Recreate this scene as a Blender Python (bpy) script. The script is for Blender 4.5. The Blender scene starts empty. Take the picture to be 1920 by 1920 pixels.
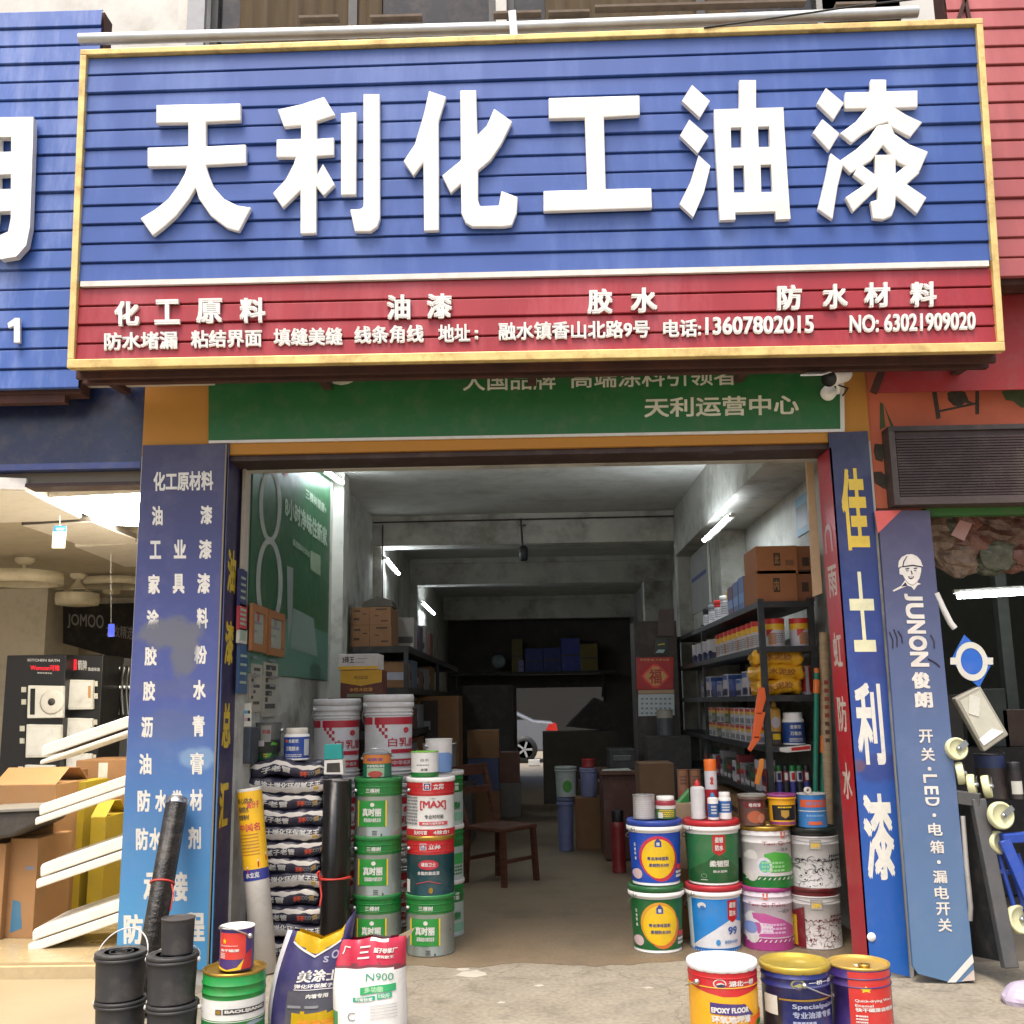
import bpy, math, random
from mathutils import Vector as V, Matrix
random.seed(7)
S = bpy.context.scene
COL = S.collection
# ---------------------------------------------------------------- camera
F = 1929.0
_d = V((43, 357, F)).normalized()
_z = V((-170, -10400, F)).normalized(); _z = (_z - _d * _z.dot(_d)).normalized()
_x = _d.cross(_z)
EYE = V((0, 0, 1.5))
cam = bpy.data.cameras.new('camera'); cam.sensor_width = 36; cam.lens = F / 1920 * 36
cam.clip_start = .05; cam.clip_end = 800
camo = bpy.data.objects.new('camera', cam); COL.objects.link(camo)
cx = V((_x[0], _d[0], _z[0])); cy = -V((_x[1], _d[1], _z[1])); cz = -V((_x[2], _d[2], _z[2]))
m4 = Matrix.Identity(4)
for i in range(3): m4[i][0], m4[i][1], m4[i][2], m4[i][3] = cx[i], cy[i], cz[i], EYE[i]
camo.matrix_world = m4
S.camera = camo
# ---------------------------------------------------------------- light
SUN_EL, SUN_AZ = math.radians(66), math.radians(200)     # azimuth clockwise from +Y: behind the camera, a little left
w = bpy.data.worlds.new('World'); S.world = w; w.use_nodes = True
nt = w.node_tree; sky = nt.nodes.new('ShaderNodeTexSky'); sky.sky_type = 'NISHITA'; sky.sun_disc = False
sky.sun_elevation = SUN_EL; sky.sun_rotation = SUN_AZ; sky.air_density = 1.0; sky.dust_density = 6.0; sky.ozone_density = .6
nt.links.new(sky.outputs[0], nt.nodes['Background'].inputs[0]); nt.nodes['Background'].inputs[1].default_value = .15
sl = bpy.data.lights.new('sun', 'SUN'); sl.energy = 1.45; sl.angle = math.radians(22); sl.color = (1, .955, .89)
so = bpy.data.objects.new('sun', sl); COL.objects.link(so)
sd = V((math.sin(SUN_AZ) * math.cos(SUN_EL), math.cos(SUN_AZ) * math.cos(SUN_EL), math.sin(SUN_EL)))
so.rotation_euler = sd.to_track_quat('Z', 'Y').to_euler(); so.location = (-3, -6, 12)
S.view_settings.view_transform = 'Standard'; S.view_settings.look = 'None'; S.view_settings.exposure = 1.0
S.cycles.use_denoising = True; S.cycles.max_bounces = 8; S.cycles.diffuse_bounces = 5; S.cycles.sample_clamp_indirect = 6
# ---------------------------------------------------------------- measuring: pixels of the photo to points in the place
def ray(px, py):
    r = V((px - 960, py - 960, F)); return V((r.dot(_x), r.dot(_d), r.dot(_z)))
def at(px, py, Y):
    w_ = ray(px, py); return w_ * (Y / w_.y) + EYE
def gr(px, py, Z=0):
    w_ = ray(px, py); return w_ * ((Z - EYE.z) / w_.z) + EYE
def atx(px, py, X):
    w_ = ray(px, py); return w_ * (X / w_.x) + EYE
class Plane:
    def __init__(s, P, N): s.P = V(P); s.N = V(N).normalized()
    def __call__(s, px, py, off=0):
        w_ = ray(px, py); t = (s.P + s.N * off - EYE).dot(s.N) / w_.dot(s.N); return EYE + w_ * t
def flat(Y): return Plane((0, Y, 0), (0, -1, 0))
# ---------------------------------------------------------------- materials
def lin(c):
    c = c / 255; return c / 12.92 if c <= .04045 else ((c + .055) / 1.055) ** 2.4
MC = {}
def M(r, g, b, rough=.45, metal=0, var=.12, sc=9, bump=0, stretch=None, emit=0, coat=0, dirt=None, dirtamt=.0, dsc=4, trans=0):
    if not dirt and metal < .5 and not emit and max(r, g, b) > 30: dirt, dirtamt, dsc = (118, 106, 92), .24, 8.3
    key = (r, g, b, rough, metal, var, sc, bump, stretch, emit, coat, dirt, dirtamt, dsc, trans)
    if key in MC: return MC[key]
    m = bpy.data.materials.new('surface_%d_%d_%d' % (r, g, b)); m.use_nodes = True
    n = m.node_tree; N = n.nodes; L = n.links.new
    p = N['Principled BSDF']; c = (lin(r), lin(g), lin(b), 1)
    p.inputs['Roughness'].default_value = rough; p.inputs['Metallic'].default_value = metal
    if coat: p.inputs['Coat Weight'].default_value = coat; p.inputs['Coat Roughness'].default_value = .12
    if trans: p.inputs['Transmission Weight'].default_value = trans
    tc = N.new('ShaderNodeTexCoord'); mp = N.new('ShaderNodeMapping'); L(tc.outputs['Object'], mp.inputs[0])
    if stretch: mp.inputs['Scale'].default_value = stretch
    no = N.new('ShaderNodeTexNoise'); no.inputs['Scale'].default_value = sc; no.inputs['Detail'].default_value = 6; no.inputs['Roughness'].default_value = .62
    L(mp.outputs[0], no.inputs['Vector'])
    rp = N.new('ShaderNodeMapRange'); rp.inputs[1].default_value = .3; rp.inputs[2].default_value = .7
    rp.inputs[3].default_value = 1 - var; rp.inputs[4].default_value = 1 + var * .6; L(no.outputs[0], rp.inputs[0])
    mx = N.new('ShaderNodeVectorMath'); mx.operation = 'SCALE'; mx.inputs[0].default_value = c[:3]; L(rp.outputs[0], mx.inputs['Scale'])
    out = mx.outputs[0]
    if dirt:
        n2 = N.new('ShaderNodeTexNoise'); n2.inputs['Scale'].default_value = dsc; n2.inputs['Detail'].default_value = 8; n2.inputs['Roughness'].default_value = .7
        L(mp.outputs[0], n2.inputs['Vector'])
        r2 = N.new('ShaderNodeMapRange'); r2.inputs[1].default_value = .48; r2.inputs[2].default_value = .72; r2.inputs[4].default_value = dirtamt; L(n2.outputs[0], r2.inputs[0])
        mi = N.new('ShaderNodeMix'); mi.data_type = 'RGBA'; L(r2.outputs[0], mi.inputs[0]); L(out, mi.inputs[6])
        mi.inputs[7].default_value = (lin(dirt[0]), lin(dirt[1]), lin(dirt[2]), 1); out = mi.outputs[2]
    L(out, p.inputs['Base Color'])
    rr = N.new('ShaderNodeMapRange'); rr.inputs[3].default_value = max(0, rough - .1); rr.inputs[4].default_value = min(1, rough + .12); L(no.outputs[0], rr.inputs[0]); L(rr.outputs[0], p.inputs['Roughness'])
    bump = bump or .05
    if bump:
        bn = N.new('ShaderNodeBump'); bn.inputs['Strength'].default_value = bump; bn.inputs['Distance'].default_value = .01
        L(no.outputs[0], bn.inputs['Height']); L(bn.outputs[0], p.inputs['Normal'])
    if emit:
        p.inputs['Emission Color'].default_value = c; p.inputs['Emission Strength'].default_value = emit
    MC[key] = m; return m
WHITE = M(232, 230, 224, .4, var=.04); OFFW = M(205, 203, 196, .5, var=.06); BLACK = M(22, 22, 23, .5); DGREY = M(60, 60, 60, .5)
RED = M(178, 26, 32, .35, var=.06); GREEN = M(20, 110, 44, .32, var=.06); BLUE = M(28, 62, 150, .35, var=.06); YEL = M(226, 186, 24, .4, var=.06)
NAVY = M(30, 30, 72, .35, var=.08); GOLD = M(176, 142, 62, .32, .75, var=.1); STEEL = M(165, 168, 168, .3, .9, var=.1, sc=5); ORANGE = M(222, 92, 22, .45)
TEAL = M(20, 140, 135, .5); WIRE = M(190, 190, 188, .3, .8); PINKT = M(200, 60, 70, .5); GREYT = M(120, 122, 125, .5)
CARD = M(142, 104, 66, .8, var=.12, sc=14, bump=.1); CARD2 = M(122, 86, 52, .8, var=.12, sc=14); PRINTB = M(60, 42, 30, .8)
PAPER = M(196, 194, 182, .8, var=.05); WOOD = M(74, 38, 22, .5, var=.25, sc=6, stretch=(1, 1, 8)); RACK = M(46, 48, 50, .5, .3, var=.15)
# ---------------------------------------------------------------- lettering
GC = {}
def _raw(s):
    c = bpy.data.curves.new('glyph', 'FONT'); c.body = s; c.size = 1; c.resolution_u = 3
    o = bpy.data.objects.new('glyph', c); me = o.to_mesh()
    vs = [(v.co.x, v.co.y) for v in me.vertices]; fs = [tuple(p.vertices) for p in me.polygons]
    o.to_mesh_clear(); bpy.data.objects.remove(o); bpy.data.curves.remove(c)
    return vs, fs
_bar = None
def glyph(ch):
    global _bar
    if ch in GC: return GC[ch]
    if _bar is None: _bar = max(v[0] for v in _raw('|')[0])
    adv = max(v[0] for v in _raw(ch + '|')[0]) - _bar if ch != ' ' else .3
    vs, fs = _raw(ch) if ch != ' ' else ([], [])
    GC[ch] = (vs, fs, adv); return GC[ch]
def layout(s, gap=0):
    vs, fs, x = [], [], 0
    for ch in s:
        a, b, adv = glyph(ch); k = len(vs)
        vs += [(p[0] + x, p[1]) for p in a]; fs += [tuple(i + k for i in q) for q in b]; x += adv + gap
    x0 = min(p[0] for p in vs); x1 = max(p[0] for p in vs); y0 = min(p[1] for p in vs); y1 = max(p[1] for p in vs)
    return vs, fs, (x0, x1, y0, y1)
# ---------------------------------------------------------------- mesh builder
WL = {}
class MB:
    def __init__(s): s.v = []; s.f = []; s.mi = []; s.mats = []; s.sm = []
    def m(s, mat):
        if mat not in s.mats: s.mats.append(mat)
        return s.mats.index(mat)
    def add(s, vs, fs, mat, smooth=False):
        k = len(s.v); s.v += [V(p) for p in vs]; i = s.m(mat)
        for f in fs: s.f.append([j + k for j in f]); s.mi.append(i); s.sm.append(smooth)
        return s
    def box(s, x0, x1, y0, y1, z0, z1, mat):
        vs = [(x, y, z) for z in (z0, z1) for y in (y0, y1) for x in (x0, x1)]
        return s.add(vs, [(0, 2, 3, 1), (4, 5, 7, 6), (0, 1, 5, 4), (2, 6, 7, 3), (0, 4, 6, 2), (1, 3, 7, 5)], mat)
    def prism(s, pts, vec, mat):
        pts = [V(p) for p in pts]; n = len(pts); vec = V(vec)
        nn = V((0, 0, 0))
        for i in range(n):
            nn += (pts[i] - pts[0]).cross(pts[(i + 1) % n] - pts[0])
        if nn.dot(vec) > 0: pts.reverse()
        vs = pts + [p + vec for p in pts]
        fs = [tuple(range(n)), tuple(range(2 * n - 1, n - 1, -1))] + [(i, i + n, (i + 1) % n + n, (i + 1) % n) for i in range(n)]
        return s.add(vs, fs, mat)
    def lathe(s, prof, mat, c=(0, 0, 0), seg=40, axis=None, mod=None, smooth=True, caps=3):
        c = V(c); vs = []; n = len(prof)
        if axis is None: ax, ux, uy = V((0, 0, 1)), V((1, 0, 0)), V((0, 1, 0))
        else:
            ax = V(axis).normalized(); ux = ax.orthogonal().normalized(); uy = ax.cross(ux)
        for i, (r, z) in enumerate(prof):
            for j in range(seg):
                a = 2 * math.pi * j / seg; rr = r + (mod(i, a) if mod else 0)
                vs.append(c + ax * z + ux * (rr * math.cos(a)) + uy * (rr * math.sin(a)))
        fs = []
        for i in range(n - 1):
            for j in range(seg):
                k = (j + 1) % seg; fs.append((i * seg + j, i * seg + k, (i + 1) * seg + k, (i + 1) * seg + j))
        s.add(vs, fs, mat, smooth)
        if caps & 1 and prof[0][0] > 1e-4: s.add([vs[j] for j in range(seg)], [tuple(range(seg - 1, -1, -1))], mat)
        if caps & 2 and prof[-1][0] > 1e-4: s.add([vs[(n - 1) * seg + j] for j in range(seg)], [tuple(range(seg))], mat)
        return s
    def tube(s, path, r, mat, seg=8, smooth=True):
        path = [V(p) for p in path]; n = len(path); vs = []; up = None
        for i, p in enumerate(path):
            t = (path[min(i + 1, n - 1)] - path[max(i - 1, 0)]).normalized()
            if up is None: up = t.orthogonal().normalized()
            up = (up - t * up.dot(t)).normalized(); b = t.cross(up)
            rr = r[i] if isinstance(r, (list, tuple)) else r
            for j in range(seg):
                a = 2 * math.pi * j / seg; vs.append(p + up * (rr * math.cos(a)) + b * (rr * math.sin(a)))
        fs = [(i * seg + j, i * seg + (j + 1) % seg, (i + 1) * seg + (j + 1) % seg, (i + 1) * seg + j) for i in range(n - 1) for j in range(seg)]
        s.add(vs, fs, mat, smooth)
        s.add(vs[:seg], [tuple(range(seg - 1, -1, -1))], mat); s.add(vs[-seg:], [tuple(range(seg))], mat)
        return s
    def bar(s, a, b, w_, h_, mat, up=(0, 0, 1)):
        a = V(a); b = V(b); t = (b - a).normalized(); u = V(up); r = t.cross(u).normalized() * (w_ / 2); u = r.cross(t).normalized() * (h_ / 2)
        return s.prism([a - r - u, a + r - u, a + r + u, a - r + u], b - a, mat)
    def quad(s, a, b, c, d, mat): return s.add([a, b, c, d], [(0, 1, 2, 3)], mat)
    def text(s, st, fn, mat, bold=.03, depth=0, gap=0, lift=.0006):
        """fn maps (u, v, n): u, v in 0..1 over the ink of the string, n metres off the surface"""
        vs, fs, (x0, x1, y0, y1) = layout(st, gap)
        b = bold; W = max(x1 - x0 + 2 * b, 1e-4); H = max(y1 - y0 + 2 * b, 1e-4)
        offs = [(-b, -b), (b, -b), (b, b), (-b, b)] if b else [(0, 0)]
        for k, (ox, oy) in enumerate(offs):
            n = depth + lift + k * (.0009 if depth else .00025)
            uv = [((p[0] - x0 + b + ox) / W, (p[1] - y0 + b + oy) / H) for p in vs]
            s.add([fn(u, v, n) for u, v in uv], fs, mat)
            if depth:
                ed = {}
                for f in fs:
                    for i in range(len(f)):
                        e = (f[i], f[(i + 1) % len(f)]); ed[e] = 1
                for (i, j) in list(ed):
                    if (j, i) not in ed:
                        s.add([fn(*uv[i], 0), fn(*uv[j], 0), fn(*uv[j], n), fn(*uv[i], n)], [(0, 1, 2, 3)], mat)
        return s
    def text_px(s, st, x0, y0, x1, y1, h, pl, mat, bold=.03, depth=0, lean=0, off=0, lift=.0006):
        A = pl(x0, y0, off); U = pl(x1, y1, off) - A; W = pl(x0 + lean, y0 - h, off) - A
        return s.text(st, lambda u, v, n: A + U * u + W * v + pl.N * n, mat, bold, depth, lift=lift)
    def build(s, name, parent=None, bevel=0, loc=None):
        me = bpy.data.meshes.new(name)
        off = V(loc) if loc is not None else (WL.get(parent, V((0, 0, 0))))
        me.from_pydata([p - off for p in s.v], [], s.f)
        for mt in s.mats: me.materials.append(mt)
        me.polygons.foreach_set('material_index', s.mi); me.polygons.foreach_set('use_smooth', s.sm)
        me.update()
        o = bpy.data.objects.new(name, me); COL.objects.link(o)
        if parent is not None: o.parent = parent; WL[o] = WL.get(parent, V((0, 0, 0)))
        else: o.location = off; WL[o] = off
        if bevel:
            b = o.modifiers.new('bevel', 'BEVEL'); b.width = bevel; b.segments = 2; b.limit_method = 'ANGLE'; b.angle_limit = .6
        return o
def tag(o, label, cat, group=None, kind=None):
    if label: o['label'] = label
    if cat: o['category'] = cat
    if group: o['group'] = group
    if kind: o['kind'] = kind
    return o
def thing(name, label, cat, loc=(0, 0, 0), group=None):
    o = bpy.data.objects.new(name, None); COL.objects.link(o); o.location = loc; o.empty_display_size = .1; WL[o] = V(loc)
    return tag(o, label, cat, group)
def one(mb, name, label, cat, loc=(0, 0, 0), group=None, bevel=0): return tag(mb.build(name, None, bevel, loc), label, cat, group)
def struct(mb, name, loc=(0, 0, 0)): return tag(mb.build(name, None, 0, loc), None, None, None, 'structure')
# ---------------------------------------------------------------- print wrapped round cans
def ang(x):
    return math.asin(max(-1, min(1, x))) if abs(x) <= 1 else math.radians(x)
def clip(poly, lo, hi):
    for s_, lim in ((1, lo), (-1, hi)):
        out = []
        for i in range(len(poly)):
            a, b = poly[i], poly[(i + 1) % len(poly)]
            ia, ib = (a[0] - lim) * s_ >= 0, (b[0] - lim) * s_ >= 0
            if ia: out.append(a)
            if ia != ib:
                t = (lim - a[0]) / (b[0] - a[0]); out.append((lim, a[1] + (b[1] - a[1]) * t))
        poly = out
        if len(poly) < 3: return []
    return poly
def deco(mb, items, Rf, H, rot=0):
    n = .0006; G = .1
    def slab(po, fn, mt, kk=0):
        lo, hi = min(p[0] for p in po), max(p[0] for p in po)
        for i in range(math.floor(lo / G), math.ceil(hi / G)):
            c = clip(po, i * G, (i + 1) * G)
            if c: mb.add([fn(a, h, kk) for a, h in c], [tuple(range(len(c)))], mt, False)
    for it in items:
        n += .0003
        if it[0] == 'band':
            h0, h1, mt = it[1:]
            it = ('r', -179.9, 179.9, h0, h1, mt)
        def fn(a, h, k=0):
            r = Rf(h) + n + k; return V((r * math.sin(a + rot), -r * math.cos(a + rot), h * H))
        if it[0] == 't':
            st, x0, x1, h0, h1, mt = it[1:7]; b = it[7] if len(it) > 7 else .03
            a0, a1 = ang(x0), ang(x1)
            vs, fs, (tx0, tx1, ty0, ty1) = layout(st); W_, H_ = tx1 - tx0 + 2 * b, ty1 - ty0 + 2 * b
            for k, (ox, oy) in enumerate([(-b, -b), (b, -b), (b, b), (-b, b)] if b else [(0, 0)]):
                uv = [(a0 + (a1 - a0) * (p[0] - tx0 + b + ox) / W_, h0 + (h1 - h0) * (p[1] - ty0 + b + oy) / H_) for p in vs]
                for f in fs: slab([uv[i] for i in f], fn, mt, .00025 + k * .00005)
            continue
        if it[0] == 'lines':                      # rows of small print
            x0, x1, h0, h1, cnt, mt = it[1:]
            rr = random.Random(cnt * 7 + int(h0 * 100)); polys = []
            for i in range(cnt):
                hh = h1 - (h1 - h0) * (i + .2) / cnt; x = x0
                while x < x1:
                    wd = rr.uniform(.04, .12) * (x1 - x0) * 1.6; e = min(x + wd, x1)
                    polys.append([(x, hh - (h1 - h0) / cnt * .55), (e, hh - (h1 - h0) / cnt * .55), (e, hh), (x, hh)]); x = e + .03 * (x1 - x0)
        elif it[0] == 'r':
            x0, x1, h0, h1, mt = it[1:]; polys = [[(x0, h0), (x1, h0), (x1, h1), (x0, h1)]]
        elif it[0] == 'many':
            polys, mt = it[1:]
        elif it[0] == 'p':
            polys = [it[1]]; mt = it[2]
        elif it[0] == 'e':
            x, h, rx, rh, mt = it[1:]; polys = [[(x + rx * math.cos(t * math.pi / 12), h + rh * math.sin(t * math.pi / 12)) for t in range(24)]]
        for po in polys:
            po = [(ang(a), b) for a, b in po]
            ar = sum(po[i][0] * po[(i + 1) % len(po)][1] - po[(i + 1) % len(po)][0] * po[i][1] for i in range(len(po)))
            if ar < 0: po.reverse()
            slab(po, fn, mt)
def fit(px, Y, base=None, rx=1.0):
    """centre, radius, base and height of an upright round thing from its photographed edges, standing at depth Y"""
    xl, xr, yt, yb = px; xm, ym = (xl + xr) / 2, (yt + yb) / 2
    R = (at(xr, ym, Y) - at(xl, ym, Y)).length / 2 / rx
    c = at(xm, ym, Y); zb = at(xm, yb, Y - R).z if base is None else base; zt = at(xm, yt, Y - R).z
    return V((c.x, Y, zb)), R, zt - zb
TOPS = {}
def put(name, label, cat, px, Y, base=None, kind='tin', bands=None, lid=WHITE, art=(), rot=0, hnd=None, taper=1.0, group=None, height=None, wire=WIRE, yoff=0):
    rx = 1.06 if kind == 'bucket' else (1.035 if kind == 'tin' else 1)
    loc, R, H = fit(px, Y, base, rx)
    if height: H = height
    t = thing(name, label, cat, loc, group)
    make(t, kind, R, H, bands, lid, art, rot, hnd, taper, wire)
    t['top'] = 0; del t['top']
    TOPS[t] = loc.z + H
    return t
def make(t, kind, R, H, bands, lid, art, rot, hnd, taper, wire):
    bands = bands or [(0, 1, WHITE)]
    O = WL[t]; WL[t] = V((0, 0, 0))
    Rf = lambda h: R * (taper + (1 - taper) * h)
    b = MB(); top = {'tin': 1, 'bucket': .87, 'drum': 1, 'small': 1, 'jar': .74, 'bottle': .78, 'open': 1, 'spray': .8}[kind]
    for h0, h1, mt in bands:
        h1 = min(h1, top)
        if h0 >= h1: continue
        pr = [(Rf(h0), h0 * H)]
        if h0 == 0: pr = [(Rf(0) * .9, .006), (Rf(0) * .97, 0), (Rf(0) * 1.012, .003), (Rf(0) * 1.012, .008), (Rf(0), .012)]
        if kind in ('tin', 'drum'):
            for bz in (.745, .865):
                if h0 < bz < h1: pr += [(R, (bz - .012) * H), (R + .0035, (bz - .004) * H), (R + .0035, (bz + .004) * H), (R, (bz + .012) * H)]
        pr.append((Rf(h1), h1 * H)); b.lathe(pr, mt, seg=48, caps=1 if h0 == 0 else 0)
    if kind == 'small': b.lathe([(R, H - .004), (R * 1.03, H - .003), (R * 1.03, H + .002), (R * .95, H + .002), (R * .93, H - .006), (0, H - .006)], lid, seg=40)
    if kind == 'open': b.lathe([(R, H), (R * 1.04, H), (R * 1.04, H + .008), (R * .95, H + .008), (R * .93, H * .2), (0, H * .18)], bands[-1][2], seg=40)
    b.build('body', t)
    l = MB()
    if kind == 'tin':
        l.lathe([(R * .99, H - .022), (R * 1.03, H - .016), (R * 1.045, H - .002), (R * 1.03, H + .006), (R * .95, H + .006), (R * .925, H - .008), (0, H - .008)], lid, seg=64, mod=lambda i, a: (.005 * abs(math.cos(9 * a)) if i == 0 else .003 * abs(math.cos(9 * a)) if i == 1 else 0))
    elif kind == 'bucket':
        l.lathe([(R * 1.0, .91 * H), (R * 1.05, .912 * H), (R * 1.055, .975 * H), (R * 1.02, H), (R * .93, H), (R * .9, .985 * H), (0, .985 * H)], lid, seg=48)
        c = MB(); c.lathe([(R * .995, .835 * H), (R * 1.055, .84 * H), (R * 1.065, .86 * H), (R * 1.06, .905 * H), (R, .908 * H)], bands[-1][2], seg=48); c.build('collar', t)
    elif kind == 'drum':
        l.lathe([(R, H - .004), (R * 1.02, H), (R * 1.02, H + .008), (R * .97, H + .008), (R * .95, H - .006), (0, H - .006)], lid, seg=48)
    elif kind == 'jar':
        b2 = MB(); b2.lathe([(R, .74 * H), (R * .96, .79 * H), (R * .8, .82 * H)], bands[-1][2], seg=36); b2.build('shoulder', t)
        l.lathe([(R * .84, .81 * H), (R * .86, .82 * H), (R * .86, .985 * H), (R * .82, H), (0, H)], lid, seg=36, mod=lambda i, a: R * .012 * math.cos(30 * a) if 0 < i < 3 else 0)
    elif kind == 'bottle':
        b2 = MB(); b2.lathe([(R, .78 * H), (R * .8, .82 * H), (R * .35, .84 * H)], bands[-1][2], seg=28); b2.build('shoulder', t)
        l.lathe([(R * .4, .83 * H), (R * .42, .9 * H), (R * .2, .99 * H), (R * .1, H)], lid, seg=20)
    elif kind == 'spray':
        l.lathe([(R * 1.0, .8 * H), (R * 1.0, .98 * H), (R * .93, H), (0, H)], lid, seg=28)
    if l.v: l.build('lid' if kind in ('tin', 'bucket', 'drum', 'jar') else 'cap', t)
    if art:
        a = MB(); deco(a, art, Rf, H, rot); a.build('label', t)
    if hnd:
        h = MB(); hz = (.8 if kind != 'bucket' else .87) * H
        if hnd[0] == 'up':
            e = math.radians(hnd[1]); tl = math.radians(hnd[2]); A = R * 1.05; hh = R * 1.25
            pts = [V((A * math.cos(q) * math.cos(e) + hh * math.sin(q) * math.sin(tl) * -math.sin(e), A * math.cos(q) * math.sin(e) + hh * math.sin(q) * math.sin(tl) * math.cos(e), hz + hh * math.sin(q) * math.cos(tl))) for q in [math.pi * i / 20 for i in range(21)]]
        else:
            e = math.radians(hnd[1]); dr = hnd[2]
            pts = [V((R * 1.085 * math.cos(e + q), R * 1.085 * math.sin(e + q), hz - dr * H * math.sin(q + math.pi / 2))) for q in [math.pi * (i / 20 - .5) for i in range(21)]]
        h.tube(pts, .0032 if R > .07 else .0022, wire, 6)
        for p in (pts[0], pts[-1]): h.lathe([(.011, -.006), (.011, .008), (0, .012)], wire, p, 10, axis=V((p.x, p.y, 0)))
        h.build('handle', t)
    WL[t] = O
def copy_thing(o, loc, label=None, rz=0):
    r = o.copy(); COL.objects.link(r); r.location = loc; r.rotation_euler = (0, 0, rz); WL[r] = V(loc)
    if label: r['label'] = label
    for ch in list(o.children):
        c = ch.copy(); COL.objects.link(c); c.parent = r
        for g in list(ch.children):
            d = g.copy(); COL.objects.link(d); d.parent = c
    return r
def carton(name, label, cat, px, Y, depth, mat, base=None, marks=(), tape=None, group=None, skew=0, flaps=False):
    """a box whose front face is seen at px=(x0,x1,y0,y1) at depth Y; marks are (x0,x1,y0,y1,material) in fractions of the front"""
    x0, x1, y0, y1 = px; a, c = at(x0, y1, Y), at(x1, y0, Y)
    zb = a.z if base is None else base; zt = at((x0 + x1) / 2, y0, Y).z; W, H = c.x - a.x, zt - zb
    t = thing(name, label, cat, (a.x + W / 2, Y + depth / 2, zb), group); t.rotation_euler.z = math.radians(skew); WL[t] = V((0, 0, 0))
    b = MB(); b.box(-W / 2, W / 2, -depth / 2, depth / 2, 0, H, mat); b.build('carton_body', t, .004)
    if marks or tape:
        k = MB()
        for i, mk in enumerate(marks):
            y = -depth / 2 - .001 - .0004 * i
            if isinstance(mk[0], str):
                st, u0, u1, v0, v1, mt = mk[:6]
                k.text(st, lambda u, v, n: V((-W / 2 + W * (u0 + (u1 - u0) * u), y - n * .3, H * (v0 + (v1 - v0) * v))), mt, mk[6] if len(mk) > 6 else .02)
            elif isinstance(mk[0], list):
                k.add([(-W / 2 + W * u, y, H * v) for u, v in mk[0]], [tuple(range(len(mk[0])))], mk[1])
            else:
                u0, u1, v0, v1, mt = mk; k.quad((-W / 2 + W * u0, y, H * v0), (-W / 2 + W * u1, y, H * v0), (-W / 2 + W * u1, y, H * v1), (-W / 2 + W * u0, y, H * v1), mt)
        if tape: k.box(-W * .06, W * .06, -depth / 2 - .0008, depth / 2, H - .06, H + .001, tape)
        k.build('printing', t)
    if flaps:
        fl = MB(); fl.prism([(-W / 2, -depth / 2, H), (W / 2, -depth / 2, H), (W / 2, -depth * .12, H + .1), (-W / 2, -depth * .12, H + .1)], (0, .004, .004), mat); fl.build('flap', t)
        fl = MB(); fl.prism([(-W / 2, depth / 2, H), (W / 2, depth / 2, H), (W / 2, depth * .2, H + .09), (-W / 2, depth * .2, H + .09)], (0, .004, .004), mat); fl.build('flap', t)
    WL[t] = V(t.location); TOPS[t] = zt
    return t
# ---------------------------------------------------------------- setting
CONC = M(140, 132, 116, .85, var=.16, sc=3, bump=.25, dirt=(112, 100, 80), dirtamt=.4, dsc=1.7)
def concrete(m):
    n = m.node_tree; N = n.nodes; L = n.links.new; p = N['Principled BSDF']; src = p.inputs['Base Color'].links[0].from_socket
    tc = N.new('ShaderNodeTexCoord'); nz = N.new('ShaderNodeTexNoise'); nz.inputs['Scale'].default_value = 1.6; nz.inputs['Detail'].default_value = 5; L(tc.outputs['Object'], nz.inputs[0])
    ad = N.new('ShaderNodeVectorMath'); ad.operation = 'MULTIPLY_ADD'; L(nz.outputs['Color'], ad.inputs[0]); ad.inputs[1].default_value = (.9, .9, 0); L(tc.outputs['Object'], ad.inputs[2])
    vo = N.new('ShaderNodeTexVoronoi'); vo.feature = 'DISTANCE_TO_EDGE'; vo.inputs['Scale'].default_value = .75; L(ad.outputs[0], vo.inputs['Vector'])
    cr = N.new('ShaderNodeMapRange'); cr.inputs[1].default_value = .001; cr.inputs[2].default_value = .006; cr.inputs[3].default_value = .72; cr.inputs[4].default_value = 1; L(vo.outputs[0], cr.inputs[0])
    sp = N.new('ShaderNodeTexNoise'); sp.inputs['Scale'].default_value = 38; sp.inputs['Detail'].default_value = 3; L(tc.outputs['Object'], sp.inputs[0])
    sr = N.new('ShaderNodeMapRange'); sr.inputs[1].default_value = .3; sr.inputs[2].default_value = .7; sr.inputs[3].default_value = .8; sr.inputs[4].default_value = 1.15; L(sp.outputs[0], sr.inputs[0])
    st = N.new('ShaderNodeTexNoise'); st.inputs['Scale'].default_value = 5; st.inputs['Detail'].default_value = 9; st.inputs['Roughness'].default_value = .75; L(tc.outputs['Object'], st.inputs[0])
    s2 = N.new('ShaderNodeMapRange'); s2.inputs[1].default_value = .36; s2.inputs[2].default_value = .5; s2.inputs[3].default_value = .74; s2.inputs[4].default_value = 1; L(st.outputs[0], s2.inputs[0])
    a = N.new('ShaderNodeMath'); a.operation = 'MULTIPLY'; L(cr.outputs[0], a.inputs[0]); L(sr.outputs[0], a.inputs[1])
    a2 = N.new('ShaderNodeMath'); a2.operation = 'MULTIPLY'; L(a.outputs[0], a2.inputs[0]); L(s2.outputs[0], a2.inputs[1])
    v = N.new('ShaderNodeVectorMath'); v.operation = 'SCALE'; L(src, v.inputs[0]); L(a2.outputs[0], v.inputs['Scale']); L(v.outputs[0], p.inputs['Base Color'])
concrete(CONC)
TERR = M(122, 106, 84, .55, var=.35, sc=60, dirt=(66, 60, 50), dirtamt=.5, dsc=2)
concrete_t = None
TILE = M(168, 150, 114, .25, var=.06, sc=2)
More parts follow.
